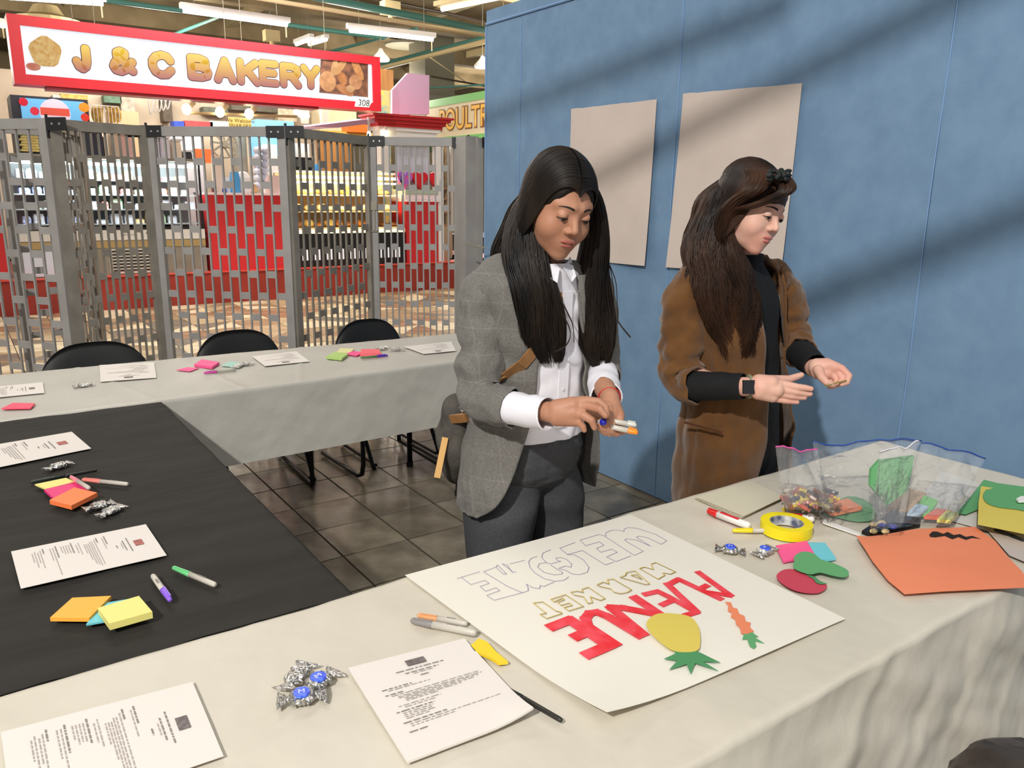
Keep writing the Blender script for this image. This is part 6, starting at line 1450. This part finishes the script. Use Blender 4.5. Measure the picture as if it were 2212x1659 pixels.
garment('trouser_seat', [(1150, 900, 2.065, .128, .100, 0, 0), (1146, 950, 2.08, .142, .108, 0, 0), (1142, 1005, 2.10, .142, .100, 0, 0), (1140, 1040, 2.12, .09, .075, 0, 0), (1140, 1062, 2.13, .03, .03, 0, 0)], psi1, M_trous, T1, nr=24, closed=True, fold=.003, seed=31, th=0)
def leg(pts, m, T, seed, r):
    """pts world + radius"""
    R_ = interp_rows([(*p, q) for p, q in pts], 60); V = []; na = 34; L = 0
    for i in range(60):
        a = np.linspace(0, 2*math.pi, na, endpoint=False); L = R_[i, 2]
        w = .004*(np.sin(L*60+3*fbm(np.cos(a), np.sin(a), L*5, 1.5, 2, seed))*(.4+fbm(np.cos(a), np.sin(a), L*6, 1.5, 2, seed+4))+1.5*fbm(np.cos(a)*1.4, np.sin(a)*1.4, L*5, 1.3, 3, seed+9))
        rr_ = R_[i, 3]+w; V.append(R_[i, :3]+np.stack([rr_*np.cos(a), rr_*np.sin(a)*1.05, 0*a], 1))
    V = np.concatenate(V); idx = np.arange(60*na).reshape(60, na); J = np.arange(na); J2 = (J+1) % na
    raw('trouser_leg', V, np.concatenate([np.stack([idx[i, J], idx[i, J2], idx[i+1, J2], idx[i+1, J]], 1) for i in range(59)]), m, T)
leg([(P(1112, 962, 2.10), .055), (P(1098, 1000, 2.10), .098), (P(1086, 1060, 2.09), .102), (P(1078, 1130, 2.08), .094), (down(1074, 1150, 2.08, .50), .072), (down(1074, 1150, 2.08, .28), .07), (down(1074, 1150, 2.08, .07), .072)], M_trous, T1, 41, 1)
leg([(P(1166, 968, 2.13), .045), (P(1174, 1004, 2.15), .088), (P(1186, 1060, 2.19), .094), (P(1192, 1120, 2.21), .084), (down(1198, 1130, 2.21, .50), .066), (down(1198, 1130, 2.21, .28), .066), (down(1198, 1130, 2.21, .07), .07)], M_trous, T1, 47, 1)
def shoes(T, ps, m):
    for p in ps:
        p = np.array(p); MB().ell(p+np.array([0, -.05, .035]), (.042, .12, .035), 14).build('shoe', m, T, True)
shoes(T1, [down(1074, 1150, 2.08, 0), down(1198, 1130, 2.21, 0)], mat('black_shoe', (24, 22, 22), .35))
# hair
hs = []
def hcap(X, Y, Z):
    d = ell(X, Y, Z, (0, -.016, .030), (.081, .102, .097)); d = smin(d, ell(X, Y, Z, (0, -.045, -.04), (.078, .072, .085)), .03)
    d = smax(d, -ell(X, Y, Z, (0, .120, -.018), (.068, .089, .096)), .010); d = smax(d, -(Z+.115), .02); return d
v, f_ = snets(hcap, (-.1, -.13, -.13), (.1, .11, .14), .0035); hs.append((tw1(v), f_))
hs.append(capstrands(tw1, .008, 2200, 5, .0014))
hs += bundle([(1165, 400, 1.86, .012, .03), (1140, 440, 1.86, .026, .045), (1132, 500, 1.86, .042, .052), (1138, 560, 1.85, .052, .055), (1156, 620, 1.835, .058, .040), (1166, 680, 1.845, .060, .034), (1172, 725, 1.865, .054, .030), (1182, 762, 1.89, .040, .02), (1192, 786, 1.90, .022, .010)], 1500, seed=2, wave=.005, wf=1.3, rad=.0017)
hs += bundle([(1258, 385, 1.86, .012, .03), (1278, 430, 1.885, .014, .04), (1286, 500, 1.91, .020, .045), (1283, 570, 1.93, .036, .045), (1282, 640, 1.945, .046, .036), (1286, 700, 1.955, .050, .032), (1290, 750, 1.96, .042, .026), (1298, 796, 1.97, .014, .010)], 1300, seed=4, wave=.005, wf=1.3, rad=.0017)
hs += bundle([(1185, 390, 1.90, .03, .03), (1150, 440, 1.93, .05, .05), (1130, 490, 1.97, .055, .05), (1112, 540, 1.99, .06, .05), (1108, 580, 1.99, .052, .035), (1110, 620, 1.99, .04, .02), (1120, 650, 2.0, .02, .01)], 900, seed=6, rad=.0017)
for (pts_, sd_) in (([(1310, 560, 1.93), (1330, 610, 1.92), (1334, 680, 1.93), (1338, 700, 1.93), (1362, 730, 1.93)], 1), ([(1300, 520, 1.92), (1322, 600, 1.92), (1326, 680, 1.93), (1322, 760, 1.94)], 2), ([(1165, 600, 1.83), (1215, 680, 1.84), (1232, 720, 1.85), (1222, 748, 1.86), (1196, 762, 1.87)], 3), ([(1180, 560, 1.83), (1208, 640, 1.83), (1236, 700, 1.84), (1240, 740, 1.85)], 4)):
    q_ = interp_rows([tuple(P(*a)) for a in pts_], 24); hs.append(tubes_fast(np.stack([q_+np.array([0, 0, .0015*m_]) for m_ in range(3)]), np.full((3, 24), .0009)))
V, F = join_parts(hs); raw('hair', V, F, M_hair1, T1)
v = tw1([(.009, y, .030+.0955*math.sqrt(max(.02, 1-((y+.014)/.104)**2))*1.012+.0008) for y in np.linspace(-.03, .082, 14)])
MB().tube(v, [.0006]+[.0013]*12+[.0006], 6).build('hair_parting', mat('scalp_line', (150, 120, 84), .7), T1)
# satchel with strap
sp = [P(1228, 596, 1.90), P(1215, 640, 1.872), P(1195, 690, 1.862), P(1165, 745, 1.862), P(1130, 786, 1.868), P(1095, 812, 1.89), P(1060, 850, 1.98), P(1010, 890, 2.06), P(985, 905, 2.10)]
T = thing('satchel', 'grey canvas satchel with tan leather straps at the hip of the woman in the blazer', 'bag', P(975, 950, 2.12))
mb = MB()
for a, b in zip(sp[:-1], sp[1:]): mb.bar(a, b+(b-a)*.08, .030, .004, up=f1v)
M_tan = mat('tan_leather', (150, 108, 66), .55, noise=(126, 88, 50), nscale=20)
mb.build('strap', M_tan, T)
v, f_ = snets(lambda X, Y, Z: ell(X, Y, Z, (0, 0, 0), (.055, .10, .125))+.004*np.sin(Z*60+X*40).astype(np.float32), (-.08, -.13, -.15), (.08, .13, .15), .006)
Rb = np.stack([RH, FH, np.array([0, 0, 1.])], 1); raw('bag_body', v@Rb.T+P(988, 945, 2.14), f_, mat('grey_canvas', (84, 79, 72), .85, noise=(62, 58, 54), nscale=25, bump=.3, bscale=160), T)
MB().bar(P(962, 945, 2.04), P(944, 1032, 2.03), .016, .004, up=FH).build('buckle_strap', mat('light_tan_leather', (204, 158, 92), .5), T)
MB().bar(P(975, 905, 2.04), P(1008, 902, 2.0), .022, .01, up=FH).build('strap_loop', M_tan, T)
MB().tube([P(1000+7*math.cos(t), 882+6*math.sin(t), 1.99) for t in np.linspace(0, 6.3, 13)], .0025, 6).build('buckle', M_screw, T)
# markers held
def held(a, b, ka, kb, ca, label, r=.0062):
    marker(P(*a, ka), P(*b, kb), ca, None, label, r, text=False, cap=.33)
held((1378, 935), (1316, 921), 1.72, 1.745, ('bright_orange', (250, 140, 30)), 'orange tipped marker held in the hand of the woman in the blazer')
held((1375, 919), (1318, 909), 1.735, 1.76, ('pale_grey', (196, 198, 190)), 'grey marker held above the orange tipped one')
held((1306, 913), (1296, 909), 1.72, 1.75, ('deep_blue', (40, 40, 170)), 'blue capped marker between the hands of the woman in the blazer', .008)
# ------------------------------------------------------------------ woman in the brown coat
psi2 = math.radians(48); s2, f2v = frame(psi2)
M_coat = mat('camel_brown_wool', (106, 69, 28), .92, noise=(92, 58, 22), nscale=14, bump=.25, bscale=300, sheen=.25, detail=8); M_knit = mat('black_knit', (12, 12, 14), .85, bump=.2, bscale=200)
base = P(1590, 1040, 2.52); base[2] = 0
T2 = thing('person', 'woman in long brown coat over black clothes with wavy brown hair and black hair bow', 'person', base)
R2 = headframe(math.radians(41), math.radians(27)); c2_ = P(1622, 450, 2.15)
hp2, tw2, f2 = make_head(T2, c2_, R2, SK2, M_lip2, M_brow, .96, 1.02)
k0 = 2.12
rh2 = [px3([(1560, 836, 2.18, .026), (1625, 835, k0+.02, .0265), (1645, 836, k0, .029)]),
       px3([(1640, 828, k0, .025), (1665, 828, k0-.005, .022), (1682, 829, k0-.006, .012)]), px3([(1640, 838, k0, .026), (1676, 842, k0-.005, .022)]), px3([(1640, 845, k0, .024), (1668, 856, k0, .017)]),
       px3([(1672, 826, k0, .012), (1692, 830, k0-.005, .0108), (1722, 836, k0-.01, .0094), (1740, 838, k0-.01, .0085), (1752, 840, k0-.01, .007)]),
       px3([(1672, 836, k0, .012), (1690, 842, k0-.005, .0106), (1720, 847, k0-.005, .0094), (1738, 850, k0, .0084), (1750, 851, k0, .007)]),
       px3([(1668, 846, k0, .014), (1684, 851, k0, .0102), (1710, 856, k0, .009), (1726, 858, k0+.005, .008), (1738, 859, k0+.005, .0066)]),
       px3([(1660, 856, k0, .013), (1676, 862, k0+.005, .009), (1696, 866, k0+.005, .0078), (1722, 869, k0+.01, .006)]),
       px3([(1652, 824, k0+.01, .018), (1680, 820, k0+.035, .0125), (1705, 819, k0+.045, .0105), (1720, 814, k0+.05, .0095), (1731, 810, k0+.05, .0076)])]
kl = 2.22
lh2 = [px3([(1738, 784, 2.34, .02), (1758, 796, kl+.06, .0245), (1770, 798, kl+.03, .025)]),
       px3([(1765, 792, kl+.02, .024), (1785, 790, kl+.01, .022), (1802, 794, kl, .016)]), px3([(1768, 803, kl+.02, .022), (1786, 804, kl+.01, .020)]),
       px3([(1795, 788, kl, .014), (1818, 796, kl-.01, .0108), (1834, 812, kl-.02, .0094), (1829, 826, kl-.03, .0084), (1818, 830, kl-.035, .007)]),
       px3([(1795, 796, kl+.005, .013), (1812, 806, kl-.005, .0102), (1820, 820, kl-.015, .009), (1810, 831, kl-.02, .0075)]),
       px3([(1790, 802, kl+.01, .013), (1803, 813, kl+.0, .010), (1809, 825, kl-.005, .0088), (1800, 835, kl-.01, .0072)]),
       px3([(1782, 806, kl+.02, .012), (1794, 818, kl+.015, .009), (1798, 829, kl+.01, .008), (1792, 836, kl+.0, .0066)]),
       px3([(1768, 800, kl-.005, .015), (1775, 815, kl-.03, .0115), (1785, 826, kl-.045, .0098), (1797, 831, kl-.045, .0078)])]
bodyc2 = [px3([(1600, 556, 2.27, .05), (1588, 640, 2.34, .09), (1588, 780, 2.40, .09), (1585, 900, 2.47, .09), (1582, 1000, 2.57, .09)]),
          px3([(1590, 605, 2.33, .06), (1500, 625, 2.28, .042), (1482, 730, 2.29, .04), (1480, 812, 2.29, .038), (1560, 835, 2.2, .03), (1620, 835, 2.13, .026)]),
          px3([(1600, 605, 2.36, .06), (1678, 640, 2.46, .042), (1702, 730, 2.48, .038), (1722, 765, 2.42, .026), (1750, 790, 2.31, .02)])]
legs2 = [[(P(1560, 1020, 2.62), .08), (down(1560, 1060, 2.66, .48), .055), (down(1560, 1060, 2.66, .10, 0, .03), .04), (down(1560, 1060, 2.66, .05, 0, -.1), .03)],
         [(P(1625, 1010, 2.66), .08), (down(1625, 1040, 2.70, .48), .055), (down(1625, 1040, 2.70, .10, 0, .03), .04), (down(1625, 1040, 2.70, .05, 0, -.1), .03)]]
parts = hp2+[limb_mesh(rh2, .0022, .0032), limb_mesh(lh2, .0022, .0032), limb_mesh(bodyc2+legs2, .012, .02)]
V, F = join_parts(parts); raw('body', V, F, SK2, T2)
garment('black_top', [(1606, 548, 2.255, .052, .052, 0, 0), (1603, 572, 2.28, .062, .058, 0, 0), (1596, 600, 2.31, .11, .08, 0, 0), (1590, 650, 2.34, .15, .105, 0, 0), (1588, 760, 2.39, .145, .112, 0, 0), (1586, 860, 2.43, .15, .118, 0, 0), (1584, 960, 2.52, .165, .122, 0, 0), (1582, 1060, 2.62, .165, .12, 0, 0), (1582, 1130, 2.66, .15, .11, 0, 0)], psi2, M_knit, T2, fold=.002, closed=True, seed=8)
for nm, p, sd in (('trouser_leg', [(P(1560, 1060, 2.64), .085), (down(1560, 1060, 2.66, .48), .07), (down(1560, 1060, 2.66, .06), .06)], 3), ('trouser_leg', [(P(1625, 1040, 2.70), .08), (down(1625, 1040, 2.70, .48), .07), (down(1625, 1040, 2.70, .06), .06)], 4)): leg(p, M_knit, T2, sd, 1)
shoes(T2, [down(1560, 1060, 2.66, 0), down(1625, 1040, 2.70, 0)], mat('black_shoe', (24, 22, 22), .35))
garment('coat', [(1603, 552, 2.27, .068, .066, -60, 42), (1598, 574, 2.30, .120, .082, -40, 32), (1590, 605, 2.325, .172, .106, -28, 32), (1586, 690, 2.35, .180, .134, -24, 40), (1588, 790, 2.40, .172, .138, -24, 42), (1590, 880, 2.46, .196, .150, -24, 42),
    (1586, 960, 2.54, .224, .158, -28, 34), (1582, 1030, 2.61, .236, .158, -34, 32), (1578, 1075, 2.65, .236, .158, -38, 30), (1578, 1100, 2.67, .234, .156, -46, 36)], psi2, M_coat, T2, nr=90, na=130, fold=.0045, seed=19, th=.007)
sleeve('sleeve', [(1556, 600, 2.30, .048), (1522, 604, 2.27, .060), (1484, 640, 2.26, .064), (1475, 710, 2.27, .061), (1472, 775, 2.285, .059), (1478, 815, 2.28, .058), (1494, 830, 2.25, .053), (1506, 833, 2.235, .050)], M_coat, T2, 76, 40, .0085, 51, th=.005)
sleeve('knit_sleeve', [(1490, 833, 2.25, .041), (1530, 834, 2.215, .040), (1570, 834, 2.18, .037), (1606, 835, 2.15, .034)], M_knit, T2, 20, 26, .001, 5)
sleeve('sleeve', [(1640, 596, 2.37, .046), (1672, 606, 2.43, .056), (1694, 650, 2.46, .058), (1704, 700, 2.475, .055), (1716, 740, 2.46, .053), (1730, 762, 2.40, .050)], M_coat, T2, 66, 36, .007, 57, th=.005)
sleeve('knit_sleeve', [(1722, 758, 2.42, .040), (1742, 774, 2.35, .039), (1762, 790, 2.28, .033)], M_knit, T2, 16, 26, .001, 7)
for sgn, L in ((1, [(1598, 574, 2.30, 30, .086), (1590, 625, 2.335, 33, .118), (1586, 700, 2.36, 38, .128), (1588, 790, 2.40, 42, .130)]),):
    V_ = []
    for (x, y, k, ph, b), w in zip(L, (.045, .065, .05, .012)):
        c = P(x, y, k)
        for dd in (0, w):
            a = math.radians(sgn*ph)+sgn*dd/.15; V_.append(c+s2*math.sin(a)*.178+f2v*math.cos(a)*(b+.010))
    o = MB().add(V_, [(i*2, i*2+1, i*2+3, i*2+2) for i in range(3)]).build('lapel', M_coat, T2, True); sm = o.modifiers.new('t', 'SOLIDIFY'); sm.thickness = .006
a, b = P(1478, 912, 2.30), P(1560, 935, 2.275); MB().bar(a, b, .006, .004, up=FH).build('pocket_edge', mat('coat_dark_seam', (70, 38, 12), .9), T2)
# watch
c = P(1621, 835, 2.118); dw = RX*1.0; 
MB().tube([P(1618, 835, 2.14)+.0295*(math.cos(t)*UY+math.sin(t)*(-FW)) for t in np.linspace(0, 2*math.pi, 25)], .0045, 6).build('watch_band', mat('sage_band', (136, 136, 112), .6), T2)
cc = P(1617, 836, 2.106); mb = MB().obox(cc, (RX, UY, -FW), (.0155, .0185, .004)); mb.build('watch_case', mat('watch_metal', (60, 60, 62), .3, metal=.8), T2)
MB().obox(cc-FW*.0042, (RX, UY, -FW), (.0138, .0168, .0008)).build('watch_face', mat('watch_glass', (36, 37, 42), .1), T2)
# held stick
a, b = P(1783, 833, 2.165), P(1828, 822, 2.18)
tag(MB().bar(a, b, .006, .003).build('stick', mat('olive_stick', (150, 136, 80), .5)), 'short flat olive stick pinched in the hand of the woman in the brown coat', 'stick')
# necklace, earring
MB().tube([P(1618, 575, 2.20), P(1632, 640, 2.205), P(1638, 720, 2.235), P(1633, 765, 2.26)], .0016, 5).build('necklace', M_screw, T2); MB().ell(P(1632, 769, 2.255), (.006, .006, .006), 8).build('pendant', mat('gold', (226, 190, 120), .2, metal=1), T2)
MB().tube(tw2([(-.078+.0*t, -.002+.007*math.cos(t), -.05+.010*math.sin(t)) for t in np.linspace(0, 6.28, 13)]), .0015, 5).build('earring', mat('gold', (226, 190, 120), .2, metal=1), T2)
hs = []
def hcap2(X, Y, Z):
    d = ell(X, Y, Z, (0, -.018, .034), (.085, .106, .094)); d = smin(d, ell(X, Y, Z, (0, -.050, -.04), (.08, .075, .085)), .03)
    d = smax(d, -ell(X, Y, Z, (0, .112, -.046), (.066, .088, .084)), .010); d = smax(d, -(Z+.115), .02); return d
v, f_ = snets(hcap2, (-.1, -.14, -.13), (.1, .11, .14), .0035); hs.append((tw2(v), f_))
hs.append(capstrands(tw2, .03, 1900, 15, .0015, yb=.004))
B2 = dict(wave=.007, wf=3.2, psi=.5, rad=.0018)
hs += bundle([(1600, 380, 2.16, .02, .04), (1568, 410, 2.17, .036, .055), (1548, 460, 2.19, .052, .06), (1540, 520, 2.195, .064, .06), (1543, 580, 2.19, .074, .05), (1560, 640, 2.195, .080, .042), (1576, 700, 2.22, .072, .036), (1590, 745, 2.24, .064, .03), (1598, 785, 2.26, .046, .018)], 1900, seed=22, spread=1.05, **B2)
hs += bundle([(1572, 440, 2.13, .012, .02), (1566, 500, 2.15, .02, .03), (1584, 560, 2.16, .032, .035), (1606, 620, 2.17, .038, .032), (1612, 680, 2.19, .040, .03), (1614, 730, 2.21, .034, .022), (1614, 775, 2.23, .022, .010)], 900, seed=24, **B2)
hs += bundle([(1580, 390, 2.21, .03, .04), (1545, 430, 2.22, .05, .05), (1522, 500, 2.25, .052, .05), (1514, 560, 2.25, .052, .05), (1512, 620, 2.24, .046, .04), (1520, 680, 2.24, .03, .02), (1530, 720, 2.25, .012, .01)], 900, seed=26, **B2)
G_ = dict(psi=.5, rad=.0017, wave=.002, wf=1.5)
hs += bundle([(1640, 364, 2.12, .008, .01), (1672, 372, 2.06, .026, .022), (1698, 396, 2.02, .022, .02), (1700, 412, 2.01, .020, .018), (1680, 424, 2.02, .019, .018), (1650, 436, 2.045, .018, .018), (1612, 448, 2.07, .018, .02), (1584, 456, 2.10, .016, .02), (1564, 490, 2.14, .016, .02), (1562, 540, 2.16, .012, .014)], 900, seed=31, tip=1., **G_)
hs += bundle([(1612, 366, 2.16, .006, .008), (1630, 362, 2.09, .03, .03), (1645, 385, 2.06, .034, .03), (1628, 412, 2.05, .034, .026), (1594, 434, 2.08, .028, .026), (1566, 470, 2.12, .022, .024), (1556, 530, 2.15, .018, .02)], 800, seed=33, tip=1., **G_)
V, F = join_parts(hs); raw('hair', V, F, M_hair2, T2)
# bow clip
mb = MB(); rs_ = np.random.RandomState(4)
for i in range(26): mb.ell(P(rs_.uniform(1662, 1704), 378+rs_.uniform(-9, 9), 1.995+rs_.uniform(-.012, .012)), (rs_.uniform(.005, .012), rs_.uniform(.005, .011), rs_.uniform(.004, .010)), 8, nz=6)
mb.build('hair_bow', mat('black_ruffle', (20, 26, 24), .5, bump=.5, bscale=120), T2, True)
